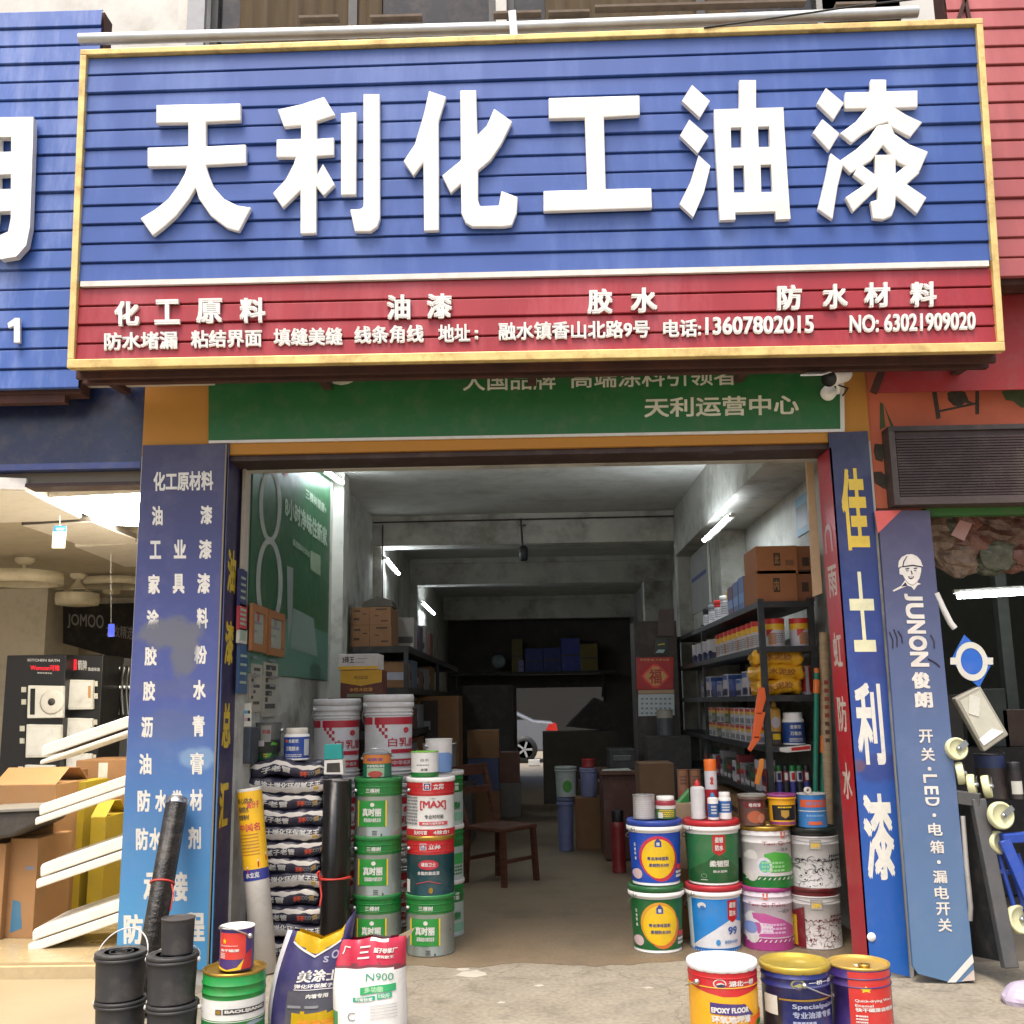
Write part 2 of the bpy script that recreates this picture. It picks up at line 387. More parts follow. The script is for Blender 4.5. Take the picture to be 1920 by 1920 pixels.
b = MB(); b.add([(-300, -300, 0), (300, -300, 0), (300, 6.6, 0), (-300, 6.6, 0)], [(0, 1, 2, 3)], CONC); b.add([(-300, 22.0, -.012), (300, 22.0, -.012), (300, 300, -.012), (-300, 300, -.012)], [(0, 1, 2, 3)], CONC); struct(b, 'ground')
b = MB(); q_ = random.Random(9); ed = [(-1.95 + 4 * i / 60, 6.36 + .05 * math.sin(i * .5) + q_.uniform(-.025, .025), .003) for i in range(61)]
b.prism(ed + [(2.05, 22.0, .003), (-1.95, 22.0, .003)], (0, 0, -.1), TERR); struct(b, 'shop_floor')
b = MB(); b.box(2.05, 8, 6.32, 14, -.1, .002, M(100, 92, 80, .8, var=.2, sc=4)); struct(b, 'neighbour_floor')
b = MB(); q_ = random.Random(4)
for cx_, cy_, R_ in ((885, 1826, .07), (868, 1818, .03), (1010, 1848, .02), (940, 1880, .016), (1215, 1852, .02)):
    c_ = gr(cx_, cy_); b.prism([c_ + V((R_ * (1 + q_.uniform(-.3, .3)) * math.cos(t * .45) * 1.3, R_ * (1 + q_.uniform(-.3, .3)) * math.sin(t * .45), .0015)) for t in range(14)], (0, 0, -.001), M(178, 172, 158, .8, var=.2))
tag(one(b, 'paint_splash', 'whitish dried paint splashes on the concrete before the threshold', 'splash', gr(885, 1826)), None, None, None, 'stuff')
# raised tiled floor of the lighting shop with its apron
b = MB(); b.box(-9, -2.36, 6.12, 14, -.05, .1, TILE)
for i in range(9): b.box(-9 + i * .8, -8.995 + i * .8, 6.12, 14, .1, .1008, M(150, 136, 108, .6))
b.box(-9, -2.36, 6.08, 6.12, -.05, .085, M(176, 158, 122, .5)); b.box(-9, -2.0, 5.2, 6.08, -.05, .022, M(146, 132, 104, .5, var=.14, sc=2, dirt=(130, 116, 92), dirtamt=.4)); b.box(-9, -2.0, 4.2, 5.196, -.05, .022, M(146, 132, 104, .5, var=.14, sc=2, dirt=(130, 116, 92), dirtamt=.4))
struct(b, 'tiled_step')
WALLW = M(206, 204, 196, .85, var=.1, sc=4, bump=.06, dirt=(120, 114, 100), dirtamt=.45, dsc=2.4)
PLAST = M(176, 175, 166, .9, var=.16, sc=3, bump=.1, dirt=(88, 82, 68), dirtamt=.8, dsc=1.9)
CEIL = M(186, 186, 178, .9, var=.12, sc=5, bump=.1, dirt=(120, 116, 104), dirtamt=.5, dsc=2.2)
OCHRE = M(176, 122, 46, .75, var=.1, sc=4, dirt=(150, 104, 44), dirtamt=.4)
DARKB = M(52, 34, 30, .6, var=.2)
XL, XR, ZC, ZO = -1.8, 2.03, 3.6, 3.0
shop = thing('paint_shop', 'white two-storey building holding the open-fronted paint shop in the middle', 'building', (0, 6.3, 0))
def part(mb, nm, bev=0, par=None): return mb.build(nm, par or shop, bev)
b = MB(); b.box(-2.345, -1.83, 6.0, 6.3, 0, ZO, PLAST); part(b, 'column')
b = MB(); b.box(1.795, 2.03, 6.0, 6.3, 0, ZO, PLAST); part(b, 'column')
b = MB(); b.box(-2.345, 2.03, 6.0, 6.28, ZO, 3.9, OCHRE); b.box(-1.83, 1.795, 6.03, 6.3, ZO - .035, ZO - .001, DARKB); part(b, 'lintel')
b = MB(); b.box(-1.83, 1.795, 6.28, 6.36, 2.96, 3.7, PLAST); part(b, 'shutter_box')
b = MB(); b.box(-2.1, XL, 6.3, 22, 0, ZC, PLAST); part(b, 'side_wall')
b = MB(); b.box(XR, 2.06, 6.3, 22, 0, ZC, PLAST); b.box(1.6, XR - .002, 6.38, 11.45, 3.08, ZC - .002, PLAST); b.box(1.78, XR - .004, 9.7, 11.5, 0, 3.079, PLAST); part(b, 'side_wall')
b = MB(); b.box(-2.1, 2.05, 6.3, 22, ZC, 3.9, CEIL); part(b, 'ceiling')
for Y, zb in ((11.45, 3.26), (15.0, 3.22), (20.6, 3.15)):
    b = MB(); b.box(XL, XR, Y, Y + .3, zb, ZC - .002, PLAST); b.box(XL, XR, Y - .05, Y, ZC - .075, ZC - .002, PLAST); part(b, 'ceiling_beam')
for Y in (9.15, 11.5, 15.05):                                # shallow piers on the left wall
    b = MB(); b.box(XL, XL + .1, Y, Y + .25, 0, ZC - .004, PLAST); part(b, 'pier')
for Y in (11.5, 15.05):
    b = MB(); b.box(1.63, XR - .003, Y, Y + .25, 0, ZC - .004, PLAST); part(b, 'pier')
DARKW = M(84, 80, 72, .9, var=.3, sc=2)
DX0, DX1, DZ = at(970, 1400, 21.8).x, at(1134, 1400, 21.8).x, at(1000, 1290, 21.8).z
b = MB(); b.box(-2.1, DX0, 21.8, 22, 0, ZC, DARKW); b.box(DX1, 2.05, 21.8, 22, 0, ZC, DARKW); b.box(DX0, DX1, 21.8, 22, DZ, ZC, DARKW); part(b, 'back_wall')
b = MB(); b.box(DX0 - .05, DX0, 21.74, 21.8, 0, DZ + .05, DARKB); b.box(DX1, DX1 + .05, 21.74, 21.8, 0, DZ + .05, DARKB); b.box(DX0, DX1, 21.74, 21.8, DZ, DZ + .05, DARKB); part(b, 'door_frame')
# upper storey: white wall with two dark curtained openings
Yw = 6.25
GLASSD = M(34, 34, 34, .15, var=.3, sc=2); CURT = M(78, 64, 42, .9, var=.35, sc=7, stretch=(3, 3, .15)); FRAMEG = M(150, 152, 154, .4)
def wx(px): return at(px, 40, Yw).x
zt0 = at(600, 92, Yw).z
x0, x1, x2, x3 = wx(388), wx(930), wx(950), wx(1690)
b = MB(); b.box(-2.345, x0, Yw, Yw + .25, 3.9, 8.5, WALLW); b.box(x3, 2.03, Yw, Yw + .25, 3.9, 8.5, WALLW); b.box(x0, x3, Yw, Yw + .25, 3.9, zt0 - .12, WALLW); b.box(x0, x3, Yw, Yw + .25, 7.6, 8.5, WALLW); b.box(x1, x2, Yw, Yw + .25, zt0 - .12, 7.6, WALLW); part(b, 'upper_wall')
b = MB(); b.box(x0 - .12, x0 - .002, Yw - .05, Yw - .002, zt0 - .12, 7.7, FRAMEG); part(b, 'downpipe')
for a, c in ((x0, x1), (x2, x3)):
    b = MB(); b.box(a, c, Yw + .12, Yw + .14, zt0 - .12, 7.6, GLASSD); wn = part(b, 'window')
    b = MB(); b.box(a, a + .05, Yw + .07, Yw + .12, zt0 - .12, 7.6, DGREY); b.box(c - .05, c, Yw + .07, Yw + .12, zt0 - .12, 7.6, DGREY); b.box((a + c) / 2 - .03, (a + c) / 2 + .03, Yw + .06, Yw + .12, zt0 - .12, 7.6, DGREY); part(b, 'frame', 0, wn)
    b = MB(); n = 30; cu = [a + (c - a) * (.1 + .5 * i / n) for i in range(n + 1)]
    vs = [(x, Yw + .09 + .02 * math.sin(i * 1.9), z) for z in (zt0 - .1, 7.5) for i, x in enumerate(cu)]
    b.add(vs, [(i, i + 1, i + n + 2, i + n + 1) for i in range(n)], CURT, True); part(b, 'curtain', 0, wn)
b = MB(); b.box(-2.345, 2.03, 6.5, 22, 8.3, 8.5, WALLW); part(b, 'roof')
b = MB(); b.box(x0, x3, 7.4, 7.42, 3.9, 8.3, M(46, 44, 40, .9)); part(b, 'room_wall')
# alley behind the shop
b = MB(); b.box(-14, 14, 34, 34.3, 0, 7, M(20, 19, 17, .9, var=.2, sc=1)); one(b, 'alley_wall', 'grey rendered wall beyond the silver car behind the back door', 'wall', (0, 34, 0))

# ---------------------------------------------------------------- main signboard
TL = math.radians(3.3)
NS = V((0, -math.cos(TL), -math.sin(TL))); SG = Plane((0, 5.45, 3.34), NS)
cBL, cBR, cTL, cTR = SG(130, 693), SG(1880, 661), SG(155, 99), SG(1838, 40)
def Sq(u, v, n=0): return (cBL * (1 - u) + cBR * u) * (1 - v) + (cTL * (1 - u) + cTR * u) * v + NS * n
SBLUE = M(54, 83, 150, .4, var=.1, sc=2.2, stretch=(2.6, 1, .6), dirt=(104, 128, 178), dirtamt=.4, dsc=1.1)
SRED = M(148, 34, 44, .42, var=.14, sc=2.2, stretch=(3, 1, .6), dirt=(186, 96, 104), dirtamt=.5, dsc=1.4)
SGOLD = M(226, 198, 128, .4, .25, var=.2, sc=7, dirt=(134, 92, 48), dirtamt=.6, dsc=9)
RUST = M(70, 44, 38, .8, .2, var=.3, sc=9, dirt=(110, 66, 50), dirtamt=.5)
sign = thing('shop_signboard', 'large blue and red slatted signboard with six white characters above the paint shop', 'shop sign', (0, 5.6, 3.34))
def slats(mb, fn, v0, v1, cnt, mat, segs=1, rnd=None):
    p = (v1 - v0) / cnt; dk = mat
    for i in range(cnt):
        a = v0 + i * p; j = (rnd.uniform(-.004, .004) if rnd else 0)
        prof = [(a, -.012), (a + .03 * p, .0095 + j), (a + .06 * p, .011 + j), (a + .9 * p, .004 + j), (a + .94 * p, .001 + j), (a + .955 * p, -.012), (a + p, -.012)]
        vs = [fn(k / segs, q[0], q[1]) for q in prof for k in range(segs + 1)]; w_ = segs + 1
        mb.add(vs, [(r * w_ + k, r * w_ + k + 1, (r + 1) * w_ + k + 1, (r + 1) * w_ + k) for r in range(len(prof) - 1) for k in range(segs)], mat)
vd = .262
rn = random.Random(3)
b = MB(); slats(b, Sq, vd + .004, .983, 12, SBLUE, 1, rn); b.build('blue_panel', sign)
b = MB(); slats(b, Sq, .02, vd - .012, 4, SRED, 1, rn); b.build('red_panel', sign)
b = MB(); b.prism([Sq(.01, vd - .012, .022), Sq(.99, vd - .012, .022), Sq(.99, vd + .004, .022), Sq(.01, vd + .004, .022)], NS * -.03, M(220, 214, 206, .4)); b.build('divider_strip', sign)
b = MB(); fw = .0072
for q in ([(0, 0), (1, 0), (1, .026), (0, .026)], [(0, .982), (1, .982), (1, 1), (0, 1)]):
    b.prism([Sq(*q_, .035) for q_ in q], NS * -.06, SGOLD)
for q in ([(0, .0262), (fw, .0262), (fw, .9818), (0, .9818)], [(1 - fw, .0262), (1, .0262), (1, .9818), (1 - fw, .9818)]):
    b.prism([Sq(*q_, .034) for q_ in q], NS * -.06, SGOLD)
b.build('frame', sign, .004)
b = MB(); b.prism([Sq(.004, .004, -.05), Sq(.996, .004, -.05), Sq(.996, .99, -.05), Sq(.004, .99, -.05)], NS * -.13, RUST); b.build('backing', sign)
b = MB()
for u in (.02, .26, .5, .74, .985):
    P = Sq(u, .01, -.18); b.bar(P, (P.x, 6.0, P.z + .02), .05, .05, RUST); P = Sq(u, .97, -.18); b.bar(P, (P.x, 6.25, P.z - .05), .05, .05, RUST)
b.bar(Sq(.0, -.004, -.1), Sq(1, -.004, -.1), .03, .045, RUST); b.bar(Sq(.0, -.006, -.2), Sq(1, -.006, -.2), .05, .05, RUST); b.build('bracket', sign)
LETT = M(226, 224, 218, .35, var=.05, sc=3, dirt=(196, 176, 120), dirtamt=.25, dsc=6)
def Z1(l, ox=0): return [(ox + x / 2, y / 2) for x, y in l]
chars = [
 [Z1([(585,393),(902,387),(902,452),(772,458),(772,548),(922,541),(922,612),(772,620),(780,650),(800,700),(840,745),(890,770),(942,778),(895,868),(850,855),(790,810),(745,745),(733,705),(710,745),(660,810),(610,855),(572,884),(525,818),(580,785),(630,745),(670,690),(692,650),(700,623),(552,625),(552,553),(705,548),(705,460),(585,462)])],
 [Z1([(1040,410),(1130,390),(1215,362),(1258,432),(1188,455),(1188,520),(1252,515),(1252,582),(1188,586),(1188,655),(1210,613),(1256,692),(1213,735),(1186,700),(1186,875),(1126,877),(1126,715),(1060,780),(1022,724),(1070,672),(1100,615),(1108,590),(1036,590),(1036,522),(1128,520),(1128,470),(1064,476)]),
  Z1([(1278,424),(1337,420),(1335,730),(1278,732)]), Z1([(1362,352),(1424,352),(1425,820),(1415,850),(1390,868),(1330,868),(1312,785),(1355,782),(1362,772)])],
 [Z1([(1608,340),(1674,362),(1645,455),(1646,864),(1590,866),(1587,610),(1550,660),(1512,604),(1555,540),(1588,430)]),
  Z1([(1725,338),(1786,337),(1790,505),(1825,470),(1853,406),(1922,455),(1880,540),(1840,600),(1793,640),(1793,750),(1800,772),(1870,770),(1880,715),(1942,738),(1938,800),(1920,845),(1890,850),(1770,850),(1745,835),(1730,800),(1728,690),(1690,725),(1657,658),(1728,600)])],
 [Z1([(137,367),(479,357),(480,432),(345,440),(352,708),(523,704),(526,780),(118,793),(118,715),(283,711),(273,442),(138,445)], 960)],
 [Z1(q, 960) for q in ([(675,318),(742,378),(705,440),(637,378)], [(665,448),(737,510),(697,574),(630,508)], [(700,582),(744,622),(720,720),(680,814),(628,765),(670,680)],
  [(758,410),(853,407),(853,300),(915,300),(915,405),(1018,402),(1021,471),(760,480)], [(764,556),(1026,549),(1030,614),(768,623)], [(774,723),(1037,718),(1042,790),(778,798)],
  [(760,480),(820,478),(822,555),(764,556)], [(768,623),(830,622),(832,722),(774,723)], [(860,476),(922,474),(925,553),(862,555)], [(870,620),(932,617),(935,720),(875,721)], [(965,472),(1021,471),(1026,550),(968,551)], [(972,616),(1030,614),(1037,718),(978,719)], [(778,797),(837,796),(838,823),(780,825)], [(988,791),(1042,790),(1045,820),(990,823)])],
 [Z1(q, 960) for q in ([(1178,328),(1246,385),(1207,450),(1143,388)], [(1165,445),(1230,500),(1190,566),(1128,498)], [(1195,572),(1245,610),(1222,700),(1203,823),(1148,785),(1178,660)],
  [(1250,345),(1345,343),(1345,297),(1405,297),(1405,341),(1522,338),(1522,402),(1440,405),(1480,430),(1540,458),(1495,514),(1430,480),(1408,458),(1370,470),(1320,500),(1275,536),(1230,500),(1290,455),(1330,407),(1250,408)],
  [(1370,470),(1420,462),(1435,500),(1490,540),(1562,568),(1528,646),(1450,610),(1392,545),(1350,600),(1270,650),(1225,605),(1290,560),(1340,515)],
  [(1362,580),(1440,578),(1440,650),(1475,622),(1500,620),(1530,648),(1482,690),(1556,740),(1520,802),(1440,735),(1438,775),(1425,810),(1395,823),(1355,820),(1345,755),(1372,748),(1372,705),(1280,795),(1250,740),(1325,690),(1280,655),(1305,612),(1364,655)])]]
for k, ch in enumerate(chars):
    b = MB()
    for i, q in enumerate(ch):
        n = .05 + .0003 * (i % 4) * (k != 4); b.prism([SG(x, y, n) for x, y in q], NS * -.036, LETT)
    b.build('raised_character', sign, 0 if k == 4 else .006)
def row(items, h, dep, bold):
    for st, x0, y0, x1, y1 in items:
        b = MB(); b.text_px(st, x0, y0, x1, y1, h, SG, LETT, bold, dep, off=.012); b.build('lettering', sign)
row([('化', 217, 613, 263, 612), ('工', 292, 610, 339, 609), ('原', 370, 608, 418, 607), ('料', 451, 607, 499, 606), ('油', 726, 601, 770, 600), ('漆', 801, 599, 848, 598), ('胶', 1101, 590, 1148, 589), ('水', 1182, 588, 1232, 587), ('防', 1456, 583, 1502, 582), ('水', 1541, 581, 1588, 580), ('材', 1619, 578, 1667, 577), ('料', 1705, 577, 1754, 576)], 46, .018, .034)
row([('防水堵漏', 197, 658, 334, 655), ('粘结界面', 359, 654, 492, 651), ('填缝美缝', 514, 650, 643, 648), ('线条角线', 665, 646, 795, 643), ('地址', 822, 643, 882, 641), ('融水镇香山北路9号', 935, 639, 1218, 634), ('电话:', 1243, 634, 1314, 632), ('13607802015', 1322, 629, 1525, 625), ('NO: 63021909020', 1592, 625, 1828, 619)], 33, .01, .026)
row([(':', 890, 637, 897, 637)], 17, .01, .03)
# services above the sign
PIPE = M(190, 192, 190, .4, .6, var=.12, sc=6, dirt=(150, 140, 126), dirtamt=.3)
b = MB(); p = Plane((0, 5.62, 0), (0, -1, 0)); b.tube([p(150, 74), p(955, 52), p(1640, 26), p(1720, 22)], .036, PIPE, 16); one(b, 'steel_pipe', 'galvanised steel pipe running along above the blue signboard', 'pipe', p(960, 50))
b = MB(); b.tube([V((0, .1, -.09)) + p(190, 74), V((0, .1, -.09)) + p(1780, 14)], .02, PIPE, 10); one(b, 'conduit', 'thin grey conduit behind and below the galvanised pipe', 'pipe', p(960, 60))
p2 = Plane((0, 5.5, 0), (0, -1, 0)); b = MB(); b.prism([p2(953, 20), p2(967, 18), p2(971, 68), p2(957, 70)], (0, .02, 0), WHITE); one(b, 'pipe_bracket', 'white strip bracket clamping the steel pipe above the sign', 'bracket', p2(960, 60), bevel=.003)
BATT = M(104, 92, 80, .9, var=.3, sc=12)
for i, (a, c, y) in enumerate([(562, 636, 37), (695, 792, 36), (925, 1015, 29), (1028, 1105, 27), (1115, 1510, 17), (1565, 1640, 12)]):
    A, B = p(a, y), p(c, y - (c - a) * .028); b = MB(); b.bar(A, B, .06, .016, BATT); one(b, 'timber_batten', ['short weathered batten nearest the left window edge, lying on the steel pipe', 'weathered batten second from the left on the steel pipe', 'weathered batten beside the white pipe bracket', 'weathered batten just right of the white pipe bracket', 'longest weathered batten lying on the steel pipe', 'short weathered batten at the right end of the steel pipe'][i], 'batten', A, 'battens lying on the pipe')
b = MB(); p3 = Plane((0, 5.3, 0), (0, -1, 0)); b.tube([p3(1320, 52), p3(1450, 34), p3(1600, 12), p3(1750, -6), p3(1900, -30)], .006, BLACK, 6); one(b, 'overhead_cable', 'black cable slanting across above the right end of the signboard', 'cable', p3(1450, 34))
b = MB(); p4 = Plane((0, 5.62, 0), (0, -1, 0)); b.bar(p4(1796, 40), p4(1812, -10), .02, .02, RUST); b.bar(p4(1818, 42), p4(1808, -10), .02, .02, RUST); one(b, 'angle_iron_stay', 'pair of rusty angle-iron stays at the top right sign corner', 'bracket', p4(1805, 36))

# ---------------------------------------------------------------- green banner, camera, column panels
SGREEN = M(24, 96, 42, .5, var=.08, sc=3); PB = flat(5.985)
ban = thing('green_banner', 'green fascia banner with two rows of white characters above the shop opening', 'banner', (0, 5.985, 3.1))
z0 = PB(392, 826).z
b = MB(); b.prism([PB(391, 826), PB(1576, 804), PB(1576, 600), PB(391, 622)], (0, .013, 0), SGREEN); b.build('panel', ban)
b = MB(); b.prism([PB(391, 831, .003), PB(1584, 809, .003), PB(1584, 804, .003), PB(391, 826, .003)], (0, .014, 0), OFFW); b.prism([PB(1576, 803.8, .003), PB(1584, 803.8, .003), PB(1581, 600, .003), PB(1573, 600, .003)], (0, .014, 0), OFFW); b.build('edging', ban)
b = MB(); CR = M(214, 212, 190, .5)
b.text_px('大国品牌', 868, 733, 1042, 730, 37, PB, CR, .012); b.text_px('高端涂料引领者', 1070, 728, 1381, 722, 37, PB, CR, .012); b.text_px('天利运营中心', 1208, 783, 1498, 777, 37, PB, CR, .02)
b.prism([PB(600 + 50 * math.cos(t * .2618) + 40, 660 + 62 * math.sin(t * .2618), .0015) for t in range(13)], (0, .001, 0), CR); b.build('lettering', ban)
cc = thing('security_camera', 'white bullet security camera under the right end of the signboard', 'camera', at(1560, 715, 5.8))
b = MB(); A, B = at(1585, 700, 5.85), at(1530, 718, 5.62); b.lathe([(.0, -.004), (.045, 0), (.05, .02), (.05, .19), (.046, .2), (0, .2)], WHITE, A, 20, axis=B - A); b.build('housing', cc)
b = MB(); ax = (B - A).normalized(); b.prism([A + V((-.06, 0, .05)), A + V((.06, 0, .05)), B + ax * .05 + V((.06, 0, .05)), B + ax * .05 + V((-.06, 0, .05))], (0, 0, .008), WHITE); b.build('sun_hood', cc)
b = MB(); b.lathe([(.047, 0), (.047, .006), (0, .008)], BLACK, A + ax * .2, 20, axis=ax); b.build('lens', cc)
b = MB(); b.lathe([(.045, 0), (.045, .03), (0, .04)], WHITE, at(1552, 738, 5.97), 18, axis=(0, -1, 0)); b.tube([at(1552, 738, 5.95), at(1572, 735, 5.88), at(1572, 715, 5.8)], .014, WHITE, 8); b.build('mount', cc)
b = MB(); b.tube([at(1572, 722, 5.8), at(1590, 728, 5.85), at(1580, 742, 5.96)], .005, BLACK, 6); b.build('cable', cc)
# left column: gradient print, sign shade and lower glare put into its colours
def grad(c0, c1, z0, z1, mid=None):
    m = M(c0[0], c0[1], c0[2] - 1, .35, var=.06, sc=2, dirt=(150, 150, 160), dirtamt=.12, dsc=3).copy(); n = m.node_tree; N = n.nodes
    tc = N.new('ShaderNodeTexCoord'); sp = N.new('ShaderNodeSeparateXYZ'); n.links.new(tc.outputs['Object'], sp.inputs[0])
    mr = N.new('ShaderNodeMapRange'); mr.inputs[1].default_value = z0; mr.inputs[2].default_value = z1; n.links.new(sp.outputs[2], mr.inputs[0])
    cr = N.new('ShaderNodeValToRGB'); n.links.new(mr.outputs[0], cr.inputs[0])
    cr.color_ramp.elements[0].color = (*[lin(q) for q in c0], 1); cr.color_ramp.elements[1].color = (*[lin(q) for q in c1], 1)
    if mid:
        e = cr.color_ramp.elements.new(mid[0]); e.color = (*[lin(q) for q in mid[1]], 1)
    vm = [q for q in N if q.type == 'VECT_MATH'][0]; n.links.new(cr.outputs[0], vm.inputs[0]); return m
def smear(m, spots, col):
    """scuffed-off and painted-over patches on a printed panel: (x, z, radius x, radius z, strength) in the panel's own metres"""
    n = m.node_tree; N = n.nodes; L = n.links.new; p = N['Principled BSDF']
    tc = N.new('ShaderNodeTexCoord'); nz = N.new('ShaderNodeTexNoise'); nz.inputs['Scale'].default_value = 9; nz.inputs['Detail'].default_value = 6; L(tc.outputs['Object'], nz.inputs[0])
    for x, z, rx, rz, k in spots:
        src = p.inputs['Base Color'].links[0].from_socket
        mp = N.new('ShaderNodeMapping'); mp.vector_type = 'TEXTURE'; mp.inputs[1].default_value = (x, 0, z); mp.inputs[3].default_value = (rx, 50, rz); L(tc.outputs['Object'], mp.inputs[0])
        ln = N.new('ShaderNodeVectorMath'); ln.operation = 'LENGTH'; L(mp.outputs[0], ln.inputs[0])
        ad = N.new('ShaderNodeMath'); ad.operation = 'MULTIPLY_ADD'; L(nz.outputs[0], ad.inputs[0]); ad.inputs[1].default_value = 1.3; L(ln.outputs['Value'], ad.inputs[2])
        mr = N.new('ShaderNodeMapRange'); mr.inputs[1].default_value = 1.35; mr.inputs[2].default_value = 1.75; mr.inputs[3].default_value = k; mr.inputs[4].default_value = 0; L(ad.outputs[0], mr.inputs[0])
        mi = N.new('ShaderNodeMix'); mi.data_type = 'RGBA'; L(mr.outputs[0], mi.inputs[0]); L(src, mi.inputs[6]); mi.inputs[7].default_value = (*[lin(q) for q in col], 1); L(mi.outputs[2], p.inputs['Base Color'])
lp = thing('column_panel', 'tall printed blue panel listing paints in white characters on the left column', 'panel sign', (-2.08, 5.98, .1))
PL = flat(5.985); GRD = grad((70, 144, 190), (42, 36, 72), 0, 2.9, (.5, (68, 80, 136)))
def loc_(px, py, o): q = PL(px, py) - V(o.location); return q.x, q.z
SMG = [(*loc_(322, 1188, lp), .2, .1, .95), (*loc_(345, 1225, lp), .09, .13, .9), (*loc_(330, 1290, lp), .22, .06, .25), (*loc_(325, 1360, lp), .2, .1, .3)]
smear(GRD, SMG, (92, 94, 104)); LC = M(212, 208, 196, .5, dirt=(110, 116, 140), dirtamt=.5, dsc=9).copy(); smear(LC, SMG[:2], (92, 94, 104))
smear(GRD, [(*loc_(370, 1420, lp), .12, .06, .3)], (160, 190, 200))
b = MB(); b.prism([PL(218, 1790), PL(396, 1822), PL(430, 832), PL(268, 835)], (0, .013, 0), GRD); b.build('front_panel', lp)
b = MB(); b.prism([V((-1.828, 5.985, .1)), V((-1.828, 6.3, .1)), V((-1.828, 6.3, 2.98)), V((-1.828, 5.985, 2.98))], (.012, 0, 0), M(40, 30, 70, .4)); sp_ = b.build('side_panel', lp)
b = MB(); b.box(-1.83, -1.822, 5.972, 5.984, .08, 3.06, M(120, 110, 90, .5)); b.build('edge_trim', lp)
b = MB()
def cell(mb, ch, x0, x1, yt, yb, pl, mat, bold=.035, lean=0): mb.text_px(ch, x0, yb, x1, yb, yb - yt, pl, mat, bold, lean=lean)
b.text_px('化工原材料', 288, 921, 400, 919, 36, PL, LC, .03)
for ch, x0, x1, yt, yb in [('油',285,305,949,985),('漆',376,398,948,983),('工',281,302,1014,1048),('业',326,349,1012,1047),('漆',373,397,1012,1048),('家',278,300,1077,1114),('具',324,346,1076,1113),('漆',370,394,1075,1113),('涂',275,298,1143,1180),('料',369,390,1140,1178),('胶',271,294,1212,1248),('粉',364,388,1210,1245),('胶',268,291,1277,1314),('水',362,386,1275,1312),('沥',265,287,1344,1383),('青',361,384,1341,1381),('油',261,284,1413,1452),('膏',357,382,1411,1452),('防',258,282,1481,1522),('水',291,313,1481,1522),('卷',320,344,1481,1522),('材',356,380,1480,1520),('防',255,278,1552,1594),('水',280,302,1552,1594),('剂',353,377,1550,1592),('承',269,303,1636,1692),('接',318,352,1634,1690),('防',232,268,1714,1770),('水',272,304,1716,1770),('工',308,342,1716,1770),('程',345,384,1710,1766)]:
    cell(b, ch, x0, x1, yt, yb, PL, LC, .034)
b.build('lettering', lp)
SD = Plane((-1.8155, 0, 0), (1, 0, 0)); b = MB()
for ch, y in (('油', 1070), ('漆', 1205), ('总', 1360), ('汇', 1510)):
    z = at(425, y, 6.1).z
    b.text(ch, lambda u, v, n: V((-1.8155 + n, 6.05 + .17 * u, z - .13 + .26 * v)), M(206, 176, 40, .5), .035)
b.build('lettering', sp_)
# right column
rp_ = thing('column_panel', 'blue column panel with yellow to white vertical characters and red inner side', 'panel sign', (1.9, 5.98, .02))
GR2 = grad((28, 88, 166), (26, 26, 60), 0, 2.95, (.55, (44, 66, 132)))  # printed blue; darker top puts the signboard's shade into the colour
smear(GR2, [(*loc_(1650, 1440, rp_), .14, .09, .5), (*loc_(1650, 1240, rp_), .16, .1, .35), (*loc_(1690, 1420, rp_), .06, .08, .4)], (44, 44, 96))
smear(GR2, [(*loc_(1610, 1435, rp_), .04, .04, .6)], (110, 76, 66))
b = MB(); b.prism([PL(1628, 1812), PL(1706, 1832), PL(1627, 808), PL(1553, 812)], (0, .013, 0), GR2); b.build('front_panel', rp_)
b = MB(); b.prism([V((1.792, 5.985, .03)), V((1.792, 6.26, .03)), V((1.792, 6.26, 2.96)), V((1.792, 5.985, 2.96))], (-.012, 0, 0), M(178, 28, 40, .4, var=.1)); s2 = b.build('side_panel', rp_)
b = MB(); YC = M(214, 182, 62, .5); YW = M(212, 208, 170, .5)
for ch, x0, x1, yt, yb, mt in (('佳', 1579, 1626, 878, 1032, YC), ('士', 1594, 1640, 1072, 1222, YW), ('利', 1606, 1656, 1280, 1434, LC), ('漆', 1621, 1676, 1488, 1650, LC)):
    cell(b, ch, x0 + (yb - yt) * .04, x1 + (yb - yt) * .04, yt, yb, PL, mt, .03, lean=-(yb - yt) * .08)
b.build('lettering', rp_)
b = MB(); P_ = PL(1634, 1757, .002); b.lathe([(.024, 0), (.022, .004), (0, .004)], WHITE, P_, 16, axis=(0, -1, 0)); b.build('paint_splash', rp_)
b = MB()
for ch, yt, yb in (('雨', 1060, 1118), ('虹', 1185, 1250), ('防', 1305, 1372), ('水', 1430, 1500)):
    xm = 1552 + (yt - 1000) * .078
    za, zb = at(xm, yb, 6.1).z, at(xm, yt, 6.1).z
    b.text(ch, lambda u, v, n: V((1.7795 - n, 6.2 - .17 * u, za + (zb - za) * v)), M(206, 190, 176, .5), .02)
b.text('∩', lambda u, v, n: V((1.7795 - n, 6.21 - .15 * u, at(1540, 1035, 6.1).z + .17 * v)), M(206, 170, 166, .5), .02); b.build('lettering', s2)
